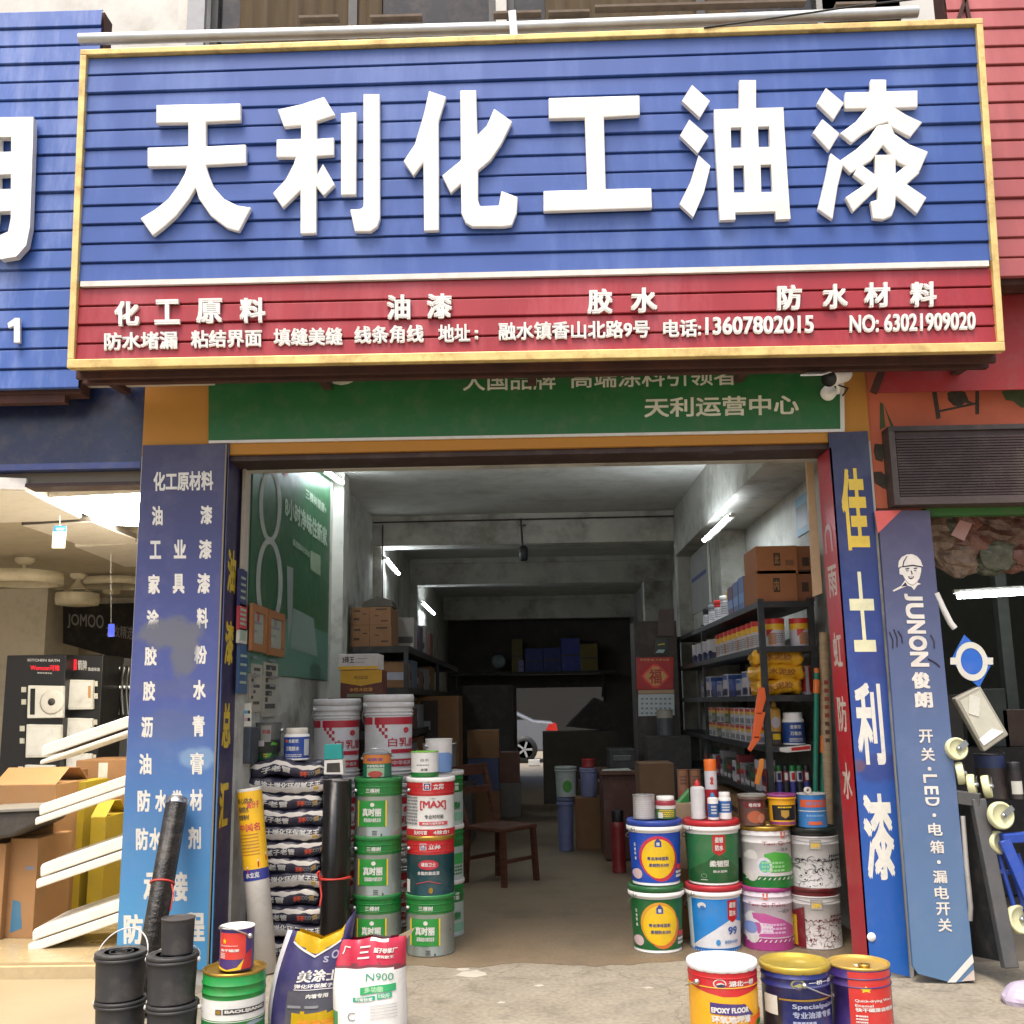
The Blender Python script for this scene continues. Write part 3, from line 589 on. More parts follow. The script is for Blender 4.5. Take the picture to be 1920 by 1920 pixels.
# ---------------------------------------------------------------- lighting shop on the left
NV = M(28, 38, 70, .3, var=.06); BEIGE = M(222, 216, 202, .7, var=.06, sc=3); GSHUT = M(112, 104, 92, .5, .3)
lsh = thing('lighting_shop', 'neighbouring lighting shop on the left with navy fascia and beige interior', 'building', (-4.5, 6.3, 0))
b = MB(); b.box(-9, -2.35, 6.02, 6.2, 2.97, 3.9, NV); b.box(-3.27, -3.262, 6.017, 6.02, 2.97, 3.9, M(90, 100, 120, .4)); b.box(-9, -2.35, 6.0, 6.22, 2.93, 2.968, M(52, 66, 118, .4)); b.build('fascia', lsh)
b = MB(); b.box(-9, -2.35, 6.08, 6.25, 2.86, 2.928, GSHUT); b.box(-9, -2.35, 6.05, 6.2, 2.835, 2.858, DARKB); b.build('shutter_box', lsh)
b = MB(); b.box(-9, -2.12, 6.26, 13, 2.9, 3.0, M(192, 184, 166, .8, var=.06, sc=3)); b.build('ceiling', lsh)
b = MB(); b.box(-9, -2.12, 13, 13.2, 0, 2.9, BEIGE); b.build('back_wall', lsh)
b = MB(); b.box(-9.1, -9, 6.1, 13, 0, 2.9, BEIGE); b.build('side_wall', lsh)
b = MB(); b.box(-2.34, -2.12, 6.31, 13, 0, 2.9, BEIGE); b.build('side_wall', lsh)
b = MB(); a, c = at(-160, 1200, 11.8), at(84, 1200, 11.8); b.box(a.x, c.x, 11.8, 12.7, .1, 2.898, BEIGE); b.build('pillar', lsh)
b = MB(); b.box(-9, -2.345, 6.25, 6.5, 3.9, 8.5, WALLW); b.box(-9, -4.2, 6.2, 6.25, 5.6, 8, GLASSD); b.build('upper_wall', lsh)
# its signboard
QL = Plane((0, 5.78, 0), (0, -1, 0)); lz0, lz1 = QL(60, 728).z, QL(60, 17).z; lx1 = QL(190, 20).x
SBL2 = M(54, 88, 158, .4, var=.12, sc=2, stretch=(3, 1, .6), dirt=(136, 152, 196), dirtamt=.6, dsc=1.3)
ls = thing('neighbour_signboard', 'blue slatted signboard cut off at the left edge with part of a white character', 'shop sign', (-4, 5.8, lz0))
def Lq(u, v, n=0): return V((-6.5 + (lx1 + 6.5) * u, 5.8 - n, lz0 + (lz1 - lz0) * v))
b = MB(); slats(b, Lq, 0, 1, 20, SBL2, 1, rn); b.build('slat_panel', ls)
b = MB(); b.box(-6.5, lx1, 5.83, 5.95, lz0 - .02, lz1, RUST); b.box(-6.5, lx1 - .1, 5.84, 5.9, lz0 - .07, lz0 - .02, RUST); b.build('backing', ls)
b = MB()
for i, q in enumerate([[(-75,440),(125,438),(124,512),(-75,514)], [(42,513),(124,512),(112,850),(98,920),(60,962),(0,972),(-20,890),(30,868),(40,820)], [(-75,514),(-2,513),(-8,760),(-30,960),(-100,1000),(-80,760)], [(-5,570),(42,568),(41,652),(-6,654)], [(-6,710),(40,708),(40,790),(-9,792)]]):
    b.prism([QL(x / 2, y / 2, .06 + .001 * i) for x, y in q], (0, .05, 0), LETT)
b.build('raised_character', ls)
b = MB(); b.prism([QL(*q_, .03) for q_ in ((26, 642), (37, 642), (37, 596), (28, 596), (14, 606), (16, 615), (26, 610))], (0, .02, 0), LETT); b.build('lettering', ls)
b = MB(); b.box(lx1 - .3, -1.9, 5.86, 5.95, 3.42, 3.455, M(190, 186, 176, .5)); one(b, 'steel_strip', 'pale metal strip under the left end of the main signboard', 'bracket', (lx1, 5.9, 3.43))
# ceiling lights
LAMPW = M(255, 245, 226, .4, emit=34); PANW = M(232, 228, 220, .4, var=.03)
def pan(nm, label, pts, z, th, mat, rim):
    P = [gr(x, y, z) for x, y in pts]; t = thing(nm, label, 'ceiling light', sum(P, V((0, 0, 0))) / len(P), 'flat ceiling lights on show')
    c = sum(P, V((0, 0, 0))) / len(P)
    b = MB(); b.prism(P, (0, 0, th), rim); b.build('rim', t)
    b = MB(); b.prism([c + (p - c) * .975 for p in P], (0, 0, -.006), mat); b.build('diffuser', t); return t
pan('ceiling_light', 'lit white rectangular ceiling light glowing above the left shop entrance', [(92, 933), (300, 922), (300, 986), (208, 984)], 2.84, .055, LAMPW, PANW)
pan('ceiling_light', 'unlit white ceiling light at the left photo edge', [(-60, 914), (48, 918), (153, 970), (150, 975), (-60, 981)], 2.82, .07, PANW, PANW)
pan('ceiling_light', 'unlit flat ceiling light with grey rim below the lit one', [(40, 984), (172, 976), (256, 1010), (256, 1017), (150, 1021)], 2.8, .04, PANW, M(70, 66, 62, .4))
pan('ceiling_light', 'pale unlit ceiling light beyond the grey-rimmed one beside the column', [(140, 1024), (280, 1016), (300, 1060), (235, 1062)], 2.84, .03, PANW, PANW)
t = thing('price_tag', 'white price tag with blue top hanging from the left ceiling lights', 'tag', at(110, 1028, 6.5))
PT = flat(6.5); b = MB(); b.prism([PT(97, 1028), PT(121, 1028), PT(124, 997), PT(99, 997)], (0, .002, 0), M(240, 232, 206, .5, emit=.15)); b.build('card', t)
b = MB(); b.prism([PT(99, 997), PT(124, 997), PT(124, 986), PT(101, 986)], (0, .003, 0), M(40, 130, 190, .5)); b.prism([PT(106, 994, .001), PT(119, 994, .001), PT(121, 990, .001), PT(105, 990, .001)], (0, .001, 0), WHITE); b.build('header', t)
b = MB(); b.tube([PT(112, 986), PT(112, 968)], .001, WIRE, 4); b.build('string', t)
t = thing('price_tag', 'small blue tag hanging in front of the black wall board', 'tag', at(208, 1185, 8)); PT = flat(8.0)
b = MB(); b.prism([PT(202, 1194), PT(214, 1194), PT(215, 1170), PT(203, 1170)], (0, .002, 0), M(40, 60, 170, .5)); b.build('card', t); b = MB(); b.tube([PT(208, 1170), PT(208, 1040)], .001, WIRE, 4); b.build('string', t)
CREAM = M(214, 206, 184, .4, var=.03)
def pend(nm, label, x, ytop, yplate, y0, y1, wpx, Y, ring):
    c = at(x, (y0 + y1) / 2, Y); zc_ = 2.9; R = wpx / 2 / F * Y * 1.0
    t = thing(nm, label, 'ceiling light', (c.x, Y, at(x, y1, Y).z)); zb, zt = at(x, y1, Y).z, at(x, y0, Y).z
    b = MB(); zp = at(x, ytop, Y).z; zp = 2.898; b.lathe([(.05, zp - .06), (.085, zp - .03), (.085, zp)], CREAM, (c.x, Y, 0), 24); b.build('ceiling_cup', t)
    b = MB(); b.lathe([(.018, zt), (.018, zp - .04)], CREAM, (c.x, Y, 0), 10); b.build('stem', t)
    b = MB()
    if ring: b.lathe([(R * .86, zb), (R, zb), (R, zt), (R * .86, zt), (R * .86, zb)], CREAM, (c.x, Y, 0), 48, caps=0); b.bar((c.x - R * .9, Y, zt), (c.x + R * .9, Y, zt), .03, .015, WIRE); b.build('ring_lamp', t)
    else:
        b.lathe([(R * .55, zb - .012), (R * .95, zb), (R, zb + (zt - zb) * .5), (R * .97, zt)], CREAM, (c.x, Y, 0), 40); b.build('lamp_drum', t)
        b = MB(); kk = R / .4; b.lathe([(R * .9, zt + .005), (R * .62, zt + .02), (R * .42, zt + .1 * kk), (R * .2, zt + .2 * kk), (.02, zt + .27 * kk)], CREAM, (c.x, Y, 0), 36); b.build('motor_cover', t)
        b = MB()
        for k in range(4):
            e = k * math.pi / 2 + .5; d_ = V((math.cos(e), math.sin(e), 0)); s_ = V((-d_.y, d_.x, 0)); q = V((c.x, Y, zt + .025))
            b.prism([q + d_ * R * .3 - s_ * .04, q + d_ * R * .95 - s_ * .07, q + d_ * R * .95 + s_ * .06, q + d_ * R * .3 + s_ * .05], (0, 0, .006), M(200, 198, 186, .2))
        b.build('folded_blade', t)
pend('ring_light', 'large white ring lamp hanging at the left photo edge', 44, 1038, 0, 1074, 1096, 142, 9.4, True)
pend('fan_light', 'cream ceiling fan light with folded blades hanging in the left shop', 145, 1068, 0, 1113, 1134, 80, 10.6, False)
pend('fan_light', 'further and smaller cream fan light beside the column edge', 209, 1084, 0, 1104, 1112, 32, 11.3, False)
pend('ring_light', 'smaller ring lamp behind the cream fan light', 225, 1075, 0, 1087, 1100, 140, 10.9, True)
# wall board
t = thing('wall_board', 'black wall board lettered JOMOO high in the left shop', 'sign', at(118, 1205, 11.8)); A, B = at(118, 1206, 11.8), at(262, 1246, 12.6); A2, B2 = at(118, 1135, 11.8), at(262, 1130, 12.6); n_ = V((.5, -1, 0)).normalized()
b = MB(); b.prism([A, B, B2, A2], (0, .06, 0), M(34, 36, 42, .4)); b.build('panel', t)
b = MB(); GW = M(150, 152, 156, .5)
for st, u0, u1, v0, v1 in (('JOMOO', .06, .52, .42, .78), ('九牧精选', .55, .92, .38, .6)):
    b.text(st, lambda u, v, n: (lambda uu, vv: (A * (1 - uu) + B * uu) * (1 - vv) + (A2 * (1 - uu) + B2 * uu) * vv + V((0, -.01 - n, 0)))(u0 + (u1 - u0) * u, v0 + (v1 - v0) * v), GW, .012)
b.build('lettering', t)
# black display stands with white appliances
def stand(label, xs, yt, Y, items, head):
    a, c = at(xs[0], 1300, Y), at(xs[1], 1300, Y); zt = at(xs[0], yt, Y).z
    t = thing('display_stand', label, 'display stand', ((a.x + c.x) / 2, Y, .1), 'black display stands')
    b = MB(); b.box(a.x, c.x, Y, Y + .45, .1, zt, M(24, 24, 25, .35)); b.build('cabinet', t, .006)
    Q = flat(Y - .001)
    for it in head:
        b = MB()
        if len(it) == 6: b.text_px(it[0], it[1], it[2], it[3], it[2] + 1, it[4], Q, it[5], .03)
        else: b.prism([Q(x, y) for x, y in it[0]], (0, .0008, 0), it[1])
        b.build('lettering', t)
    for (x0, x1, y0, y1, kind) in items:
        Q2 = flat(Y - .05); P = [Q2(x0, y1), Q2(x1, y1 - 1), Q2(x1 + 1, y0 + 1), Q2(x0 + 2, y0)]
        b = MB(); b.prism(P, (0, .048, 0), M(206, 206, 200, .3, var=.03)); ap = b.build('appliance', t, .008)
        b = MB()
        if kind == 1:
            c_ = Q2(x0 + (x1 - x0) * .72, (y0 + y1) / 2); b.lathe([(.0, .012), (.03, .014), (.085, .012), (.1, .008), (.1, 0)], OFFW, c_, 28, axis=(0, -1, 0)); b.lathe([(.032, 0), (.03, .018), (0, .02)], DGREY, c_, 20, axis=(0, -1, 0))
            b.prism([Q2(x0 + 6, y1 - 7, .002), Q2(x0 + 15, y1 - 7, .002), Q2(x0 + 16, y0 + 6, .002), Q2(x0 + 7, y0 + 6, .002)], (0, .001, 0), BLACK); b.build('dial', ap)
        else:
            b.prism([Q2(x0 + 4, y1 - 5, .003), Q2(x1 - 4, y1 - 5, .003), Q2(x1 - 4, y0 + 6, .003), Q2(x0 + 5, y0 + 6, .003)], (0, .002, 0), M(216, 216, 212, .3))
            if kind == 2: b.prism([Q2(x1 - 8, y1 - 22, .006), Q2(x1 - 3, y1 - 22, .006), Q2(x1 - 3, y0 + 12, .006), Q2(x1 - 8, y0 + 12, .006)], (0, .001, 0), M(190, 140, 90, .6))
            b.build('grille', ap)
    Q3 = flat(Y - .006)
    for (x0, x1, y0, y1, kind) in items:
        for dy in (3, 26): b = MB(); xx = x0 - 10 if xs[0] < 60 else x1 + 1; b.prism([Q3(xx, y0 + dy + 10), Q3(xx + 9, y0 + dy + 10), Q3(xx + 9, y0 + dy), Q3(xx, y0 + dy)], (0, .003, 0), PAPER); b.build('price_card', t)
REDL = M(190, 30, 44, .5, emit=.4); GRL = M(170, 170, 170, .5)
stand('wide black display stand holding a white round-dial appliance', (8, 120), 1229, 8.6, [(50, 117, 1285, 1347, 1), (47, 113, 1358, 1421, 0), (44, 100, 1434, 1470, 0)],
      [('Womcon可维', 57, 1257, 112, 11, REDL), ('KITCHEN BATH', 52, 1240, 112, 5, GRL), ('整体吊顶专家', 70, 1263, 98, 3, GRL)])
stand('narrower black display stand with a red square emblem and two white panels', (120, 190), 1229, 8.75, [(123, 173, 1274, 1331, 2), (122, 172, 1346, 1400, 0), (122, 170, 1412, 1450, 0)],
      [([(131, 1256), (144, 1256), (144, 1236), (131, 1236)], REDL), ('箭牌', 146, 1256, 163, 19, GRL), ('集成吊顶', 165, 1258, 187, 7, GRL)])
t = thing('faucet_rack', 'grey rack of hanging taps and shower hoses behind the display stands', 'rack', at(220, 1345, 9.2)); Q = flat(9.2)
b = MB(); b.prism([Q(188, 1420), Q(262, 1420), Q(262, 1236), Q(188, 1230)], (0, .05, 0), M(70, 70, 70, .5)); b.build('panel', t)
for i in range(7):
    x = 194 + i * 9; b = MB(); b.tube([Q(x, 1245 + (i % 3) * 3, .04), Q(x + 3, 1252, .09), Q(x, 1268, .05), Q(x - 2, 1300, .04), Q(x + 1, 1340, .05)], .014, M(120, 122, 122, .3, .8), 8); b.lathe([(.02, -.01), (.03, .02), (0, .03)], STEEL, Q(x + 3, 1290, .05), 10); b.build('tap', t)
# tilted double shelves of white trays
WS = M(224, 220, 208, .35, var=.03)
for i, (xl, y0, y1, y2, y3) in enumerate([(77, 1403, 1420, 1428, 1434), (73, 1514, 1530, 1536, 1548), (75, 1626, 1645, 1652, 1667), (60, 1748, 1765, 1772, 1789)]):
    Q = flat(6.45 - .0 * i); t = thing('tilted_tray', ['topmost', 'second from top', 'third from top', 'lowest'][i] + ' pair of tilted white trays beside the left column', 'tray', Q(xl, y3), 'tilted white trays'); L_ = 190; sl_ = -.345
    b = MB(); q = [(xl, y1), (xl, y0), (xl + 4, y0 - 6), (xl + L_, y0 - 6 + sl_ * (L_ - 6)), (xl + L_, y1 + sl_ * L_)]; b.prism([Q(*p_) for p_ in q], (0, .42, .02), WS); b.build('upper_tray', t, .008)
    xo = xl - 8 if i else xl - 3
    b = MB(); q = [(xo, y3), (xo, y2), (xo + 3, y2 - 3), (xo + L_, y2 - 3 + sl_ * (L_ - 3)), (xo + L_, y3 + sl_ * L_)]; b.prism([Q(*p_, -.002) for p_ in q], (0, .42, .02), WS); b.build('lower_tray', t, .008)
b = MB(); q = at(238, 1400, 6.9); b.box(-2.36, -2.346, 6.5, 6.9, .1, 1.75, OFFW); one(b, 'tray_rail', 'white upright rail carrying the tilted trays by the column', 'rail', (-2.35, 6.7, .1))
CD3 = M(150, 112, 72, .8, var=.1, sc=6); YB = M(164, 142, 30, .6, var=.06); DK = M(60, 56, 52, .6)
carton('carton', 'open beige carton behind the black basin at the left photo edge', 'carton', (-30, 105, 1472, 1700), 7.0, .5, CD3, .1, flaps=True)
carton('carton', 'brown carton with two white stickers behind the trays', 'carton', (130, 250, 1425, 1640), 7.9, .5, CARD, .1, [(.04, .2, .72, .86, PAPER), (.4, .56, .86, .98, PAPER), (.1, .5, .6, .62, PRINTB)])
carton('carton', 'small brown carton standing just right of the display stand', 'carton', (82, 132, 1446, 1640), 7.6, .3, CARD2, .1)
carton('yellow_box', 'tall plain yellow box in the middle of the left shop', 'carton', (121, 160, 1466, 1680), 7.35, .4, YB, .1, [([(.3, .33), (.5, .38), (.72, .33), (.66, .32), (.5, .355), (.36, .32)], PRINTB)])
carton('yellow_box', 'shorter open yellow box with black lettering right of the tall one', 'carton', (163, 199, 1532, 1665), 7.3, .35, YB, .1, [('福元汇', .1, .85, .62, .74, PRINTB, .03)], flaps=True)
carton('carton', 'brown carton with blue triangle print on the left shop floor', 'carton', (14, 80, 1572, 1722), 6.75, .4, CD3, .1, [([(.2, .05), (.62, .1), (.5, .36), (.22, .38)], M(60, 110, 140, .6)), (.6, .9, .68, .72, M(120, 120, 130, .7))], skew=-6)
carton('carton', 'brown carton cut off at the left photo edge on the shop floor', 'carton', (-60, 12, 1582, 1722), 6.7, .4, CD3, .1)
t = thing('basin', 'dark grey basin resting on a carton at the left photo edge', 'basin', at(20, 1575, 6.6)); Q = flat(6.6)
b = MB(); b.prism([Q(-60, 1580), Q(20, 1570), Q(72, 1545), Q(76, 1518), Q(-60, 1524)], (0, .4, 0), DK); b.build('bowl', t, .02); b = MB(); b.prism([Q(-60, 1526, .02), Q(80, 1520, .02), Q(80, 1514, .02), Q(-60, 1520, .02)], (0, .44, 0), M(120, 118, 112, .4)); b.build('rim', t, .004)

# ---------------------------------------------------------------- hardware shop on the right
ORW = M(186, 98, 68, .8, var=.12, sc=3, dirt=(150, 66, 40), dirtamt=.5, dsc=2)
rsh = thing('hardware_shop', 'neighbouring hardware shop on the right with orange fascia and dark interior', 'building', (4.5, 6.3, 0))
gz = at(1800, 958, 6.0).z
b = MB(); b.box(2.032, 8, 6.02, 6.2, at(1650, 952, 6).z, 4.2, ORW); b.build('fascia', rsh)
b = MB(); bx = at(1672, 880, 5.9).x; z0, z1 = at(1800, 944, 5.9).z, at(1800, 806, 5.9).z; SHB = M(56, 40, 38, .6, var=.2, sc=4)
for i in range(22): b.box(bx + .04, 8, 5.905, 5.92, z0 + .05 + (z1 - z0 - .08) * i / 22, z0 + .05 + (z1 - z0 - .08) * (i + .7) / 22, SHB)
b.box(bx + .035, 8, 5.92, 6.018, z0 + .045, z1, SHB); b.box(bx, bx + .035, 5.9, 6.018, z0, z1, M(66, 56, 52, .6)); b.box(bx + .0352, 8, 5.9, 6.018, z0, z0 + .045, M(74, 62, 58, .6)); b.box(bx, 8, 5.9, 6.018, z1 + .001, z1 + .03, M(52, 44, 42, .6)); b.build('shutter_box', rsh)
b = MB(); b.box(at(1735, 952, 6.03).x, 8, 6.03, 6.1, gz - .02, z0 - .001, M(50, 104, 44, .6)); b.build('green_beam', rsh)
PQ = flat(6.018); PEEL = M(58, 52, 42, .9, var=.3, sc=20); GRP = M(60, 76, 44, .9)
peel = [[(1748, 735), (1756, 733), (1764, 784), (1756, 786)], [(1829, 733), (1836, 731), (1836, 776), (1829, 777)], [(1756, 770), (1831, 754), (1831, 758), (1757, 774)], [(1776, 737), (1790, 730), (1810, 735), (1816, 750), (1800, 763), (1788, 760), (1778, 750)], [(1810, 748), (1830, 758), (1812, 756)], [(1650, 754), (1656, 757), (1660, 800), (1650, 806)], [(1657, 758), (1676, 800), (1671, 802)], [(1640, 832), (1672, 834), (1660, 850), (1654, 866), (1642, 862), (1638, 845)], [(1638, 885), (1652, 884), (1672, 900), (1672, 920), (1655, 915), (1640, 905)], [(1878, 733), (1920, 730), (1940, 735), (1940, 762), (1915, 764), (1900, 752), (1886, 750)]]
for i, q in enumerate(peel): b = MB(); b.prism([PQ(x, y, .0005 * (i % 3)) for x, y in q], (0, .002, 0), GRP if i in (5, 6, 9) else PEEL); b.build('peeled_patch', rsh)
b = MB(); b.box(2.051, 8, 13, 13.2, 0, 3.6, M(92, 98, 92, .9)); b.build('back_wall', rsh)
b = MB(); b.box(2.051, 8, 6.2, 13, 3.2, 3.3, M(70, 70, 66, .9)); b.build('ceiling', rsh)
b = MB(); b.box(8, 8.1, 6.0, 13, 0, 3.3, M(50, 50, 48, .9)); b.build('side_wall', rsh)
b = MB(); b.box(2.031, 8, 6.25, 6.5, 4.2, 8.5, WALLW); b.build('upper_wall', rsh)
SRD2 = M(160, 80, 80, .45, var=.12, sc=2, stretch=(3, 1, .6), dirt=(196, 112, 112), dirtamt=.45, dsc=1.5)
QR = Plane((0, 5.62, 0), (0, -1, 0)); rz0, rz1, rx0 = QR(1890, 518).z, QR(1890, -120).z, QR(1838, 300).x
rs = thing('neighbour_signboard', 'red slatted signboard cut off at the right edge', 'shop sign', (4, 5.7, rz0))
def Rq(u, v, n=0): return V((rx0 - .1 + (6 - rx0) * u, 5.64 - n, rz0 + (rz1 - rz0) * v))
b = MB(); slats(b, Rq, 0, 1, 18, SRD2, 1, rn); b.build('slat_panel', rs)
b = MB(); b.box(rx0 - .1, 6, 5.67, 5.8, rz0 - .03, rz1, RUST); b.build('backing', rs)
v = thing('red_valance', 'dark red sheet hanging under the red signboard over the orange wall', 'valance', (4, 5.9, 3.4)); zb = at(1800, 733, 5.9).z
b = MB(); A = [at(1638, 736, 5.9), at(1990, 730, 5.9), V((6, 5.9, zb)), V((6, 5.9, rz0)), V((at(1715, 660, 5.9).x, 5.9, rz0))]
b.prism([A[0], V((6, 5.9, A[0].z)), A[3], A[4]], (0, .012, 0), M(150, 36, 38, .6, var=.1, sc=3)); b.build('sheet', v)
b = MB(); b.bar(A[0], A[4], .03, .04, RUST); b.build('stay', v)
# tube light, hanging bags, tag
def tube_light(label, A, B, em, fix, up=(0, 0, .035), r=.016, grp='fluorescent tubes'):
    t = thing('tube_light', label, 'tube light', A, grp); A = V(A); B = V(B); d_ = (B - A).normalized()
    b = MB(); b.lathe([(.001, 0), (r, .004), (r, (B - A).length - .004), (.001, (B - A).length)], M(236, 246, 255, .4, emit=em), A, 12, axis=d_); b.build('lit_tube', t)
    b = MB(); u = V(up); b.bar(A + u - d_ * .03, B + u + d_ * .03, .035, .03, OFFW); b.bar(A + u * .9 - d_ * .02, A - d_ * .02 - u * .3, .03, .022, OFFW); b.bar(B + u * .9 + d_ * .02, B + d_ * .02 - u * .3, .03, .022, OFFW); b.build('batten_fitting', t); return t
tube_light('lit tube lamp hanging in the dark hardware shop on the right', at(1795, 1117, 8.5), at(1965, 1107, 8.5), 44, None, r=.026)
BAGT = [M(138, 116, 100, .22, var=.6, sc=16, bump=1), M(106, 80, 70, .22, var=.6, sc=18, bump=1), M(126, 84, 72, .25, var=.6, sc=14, bump=1), M(96, 100, 86, .22, var=.6, sc=16, bump=1)]
rr = random.Random(11)
def lump(c, r, mat, seed, sq=(1, 1, 1), amp=.35, nm='', label='', cat='bag', grp=None):
    q = random.Random(seed); ph = [(q.uniform(0, 6), q.uniform(2, 6), V((q.gauss(0, 1), q.gauss(0, 1), q.gauss(0, 1))).normalized()) for _ in range(9)]
    vs, fs = [], []; n, m = 16, 22
    for i in range(n + 1):
        th = math.pi * i / n
        for j in range(m):
            f_ = 2 * math.pi * j / m; d_ = V((math.sin(th) * math.cos(f_), math.sin(th) * math.sin(f_), math.cos(th)))
            k = 1 + amp * sum(abs(math.sin(a + w_ * d_.dot(u))) - .6 for a, w_, u in ph) / 3.5; vs.append(V(c) + V((d_.x * r * sq[0], d_.y * r * sq[1], d_.z * r * sq[2])) * k)
    for i in range(n):
        for j in range(m): fs.append((i * m + j, i * m + (j + 1) % m, (i + 1) * m + (j + 1) % m, (i + 1) * m + j))
    b = MB(); b.add(vs, fs, mat, False); return one(b, nm, label, cat, c, grp)
where = ['beside the leaning dark board', 'left of the hanging red tag', 'behind the hanging red tag', 'right of the red tag', 'at the right photo edge, upper', 'below the red tag', 'above the tube lamp', 'above the tube lamp at the right photo edge']
for i, (x, y, r_, s_) in enumerate([(1758, 1000, .14, (1, .6, 1.3)), (1785, 985, .15, (1.1, .6, .9)), (1812, 1000, .17, (1, .6, 1.1)), (1850, 990, .17, (1.3, .6, .9)), (1905, 985, .17, (1.1, .6, 1)), (1800, 1035, .14, (1.3, .6, .9)), (1855, 1035, .15, (1.4, .6, .9)), (1912, 1035, .14, (1.2, .6, .9))]):
    lump(at(x, y, 6.5), r_, BAGT[(i * 3 + i // 4) % 4], i + 3, s_, .38, 'hanging_bag', 'crumpled brownish plastic bag of goods ' + where[i], 'bag', 'bags hanging from the ceiling')
t = thing('price_tag', 'tilted pink card tag hanging in front of the plastic bags', 'tag', at(1803, 995, 6.25)); PT = flat(6.25)
b = MB(); b.prism([PT(1783, 1003), PT(1808, 1014), PT(1823, 982), PT(1800, 975)], (0, .002, 0), M(190, 150, 146, .6)); b.build('card', t); b = MB(); b.tube([PT(1806, 977), PT(1812, 940)], .0015, WIRE, 4); b.build('string', t)
# leaning printed board
jb = thing('leaning_board', 'dusty blue advertising board with hard-hat man emblem leaning on the right column', 'sign board', at(1770, 1838, 5.86))
JT = [at(1646, 957, 5.96), at(1743, 957, 5.96), at(1828, 1836, 5.86), at(1786, 1842, 5.86), at(1722, 1826, 5.86), at(1712, 1812, 5.86)]
JN = (JT[1] - JT[0]).cross(JT[2] - JT[0]).normalized(); JN = JN if JN.y < 0 else -JN; JP = Plane(JT[0], JN)
JM = grad((84, 114, 146), (66, 58, 84), .0, 2.5, (.5, (78, 96, 132))); jq = [(1646, 957), (1743, 957), (1828, 1838), (1786, 1843), (1722, 1826), (1712, 1812)]  # blue print, bottom lightened so the colour carries veiling glare
b = MB(); b.prism([JP(x, y) for x, y in jq], -JN * .025, JM); b.build('panel', jb)
b = MB(); b.prism([JP(1640, 958, .002), JP(1690, 957, .002), JP(1646, 1000, .002)], JN * .0006, M(206, 90, 84, .6)); b.build('corner_sticker', jb)
b = MB(); b.prism([JP(1776, 1842, .002), JP(1792, 1842, .002), JP(1826, 1804, .002), JP(1823, 1789, .002)], JN * .0006, OFFW); b.prism([JP(1803, 1840, .002), JP(1828, 1838, .002), JP(1826, 1818, .002)], JN * .0006, M(190, 176, 164, .7)); b.build('corner_stripe', jb)
b = MB(); PA = M(206, 200, 190, .6); INK = M(36, 32, 58, .6)   # hard-hat man
def sh(pts, mt, off): b.prism([JP(1500 + x / 3.693, 680 + y / 3.693, off) for x, y in pts], JN * .0004, mt)
sh([(680,1418),(684,1375),(705,1345),(740,1328),(775,1325),(810,1340),(835,1368),(845,1398),(852,1410),(840,1416),(780,1402),(720,1412)], PA, .002)
sh([(705,1412),(780,1404),(840,1416),(838,1450),(828,1490),(810,1520),(780,1540),(752,1528),(728,1500),(712,1470),(690,1465),(688,1430)], PA, .0016)
sh([(722,1380),(745,1340),(738,1340),(715,1375),(708,1412),(716,1410)], INK, .0028); sh([(686,1414),(720,1408),(780,1398),(845,1410),(842,1418),(780,1408),(720,1416)], INK, .003)
sh([(728,1425),(755,1420),(758,1428),(730,1432)], INK, .003); sh([(786,1422),(812,1418),(812,1426),(788,1430)], INK, .003); sh([(734,1438),(752,1437),(752,1443),(736,1444)], INK, .003); sh([(790,1438),(806,1437),(806,1443),(791,1444)], INK, .003)
sh([(765,1440),(772,1440),(782,1464),(764,1468),(772,1462)], INK, .003); sh([(748,1480),(790,1476),(786,1492),(768,1500),(754,1494)], INK, .003); sh([(755,1482),(785,1479),(782,1486),(760,1489)], PA, .0035)
sh([(640,1578),(700,1545),(728,1505),(750,1532),(780,1545),(812,1522),(838,1532),(812,1542),(790,1575),(770,1550),(745,1545),(700,1562),(650,1585)], PA, .0013); sh([(700,1552),(730,1520),(745,1545)], INK, .002)
b.build('emblem', jb)
b = MB()
def jv(ch, x, y0, y1, wd, rot=True, bold=.04, mt=PA):
    """one letter with its top to the right (rot) or an upright character; x is its left edge at y0"""
    A, B, C = JP(x + (y1 - y0) * .09, y1, .002), JP(x, y0, .002), JP(x + wd, y0, .002)
    if rot: b.text(ch, lambda u, v, n: B + (A - B) * u + (C - B) * v + JN * n, mt, bold)
    else: b.text(ch, lambda u, v, n: A + (C - B) * u + (B - A) * v + JN * n, mt, bold)
for ch, y0, y1 in (('J', 1113, 1126), ('U', 1131, 1160), ('N', 1163, 1188), ('O', 1192, 1220), ('N', 1222, 1250)): jv(ch, 1695 + (y0 - 1113) * .1, y0, y1, 34)
jv('俊', 1708, 1260, 1291, 34, False); jv('朗', 1713, 1297, 1327, 34, False)
for ch, y0, y1, r_ in (('开', 1368, 1393, 0), ('关', 1402, 1427, 0), ('L', 1452, 1468, 1), ('E', 1474, 1490, 1), ('D', 1495, 1511, 1), ('电', 1543, 1567, 0), ('箱', 1576, 1600, 0), ('漏', 1632, 1656, 0), ('电', 1662, 1686, 0), ('开', 1692, 1716, 0), ('关', 1722, 1747, 0)): jv(ch, 1722 + (y0 - 1368) * .1, y0, y1, 26, bool(r_), .02)
for y0 in (1438, 1525, 1613): jv('·', 1732 + (y0 - 1368) * .1, y0, y0 + 7, 7, False, .02)
b.build('lettering', jb)
b = MB()
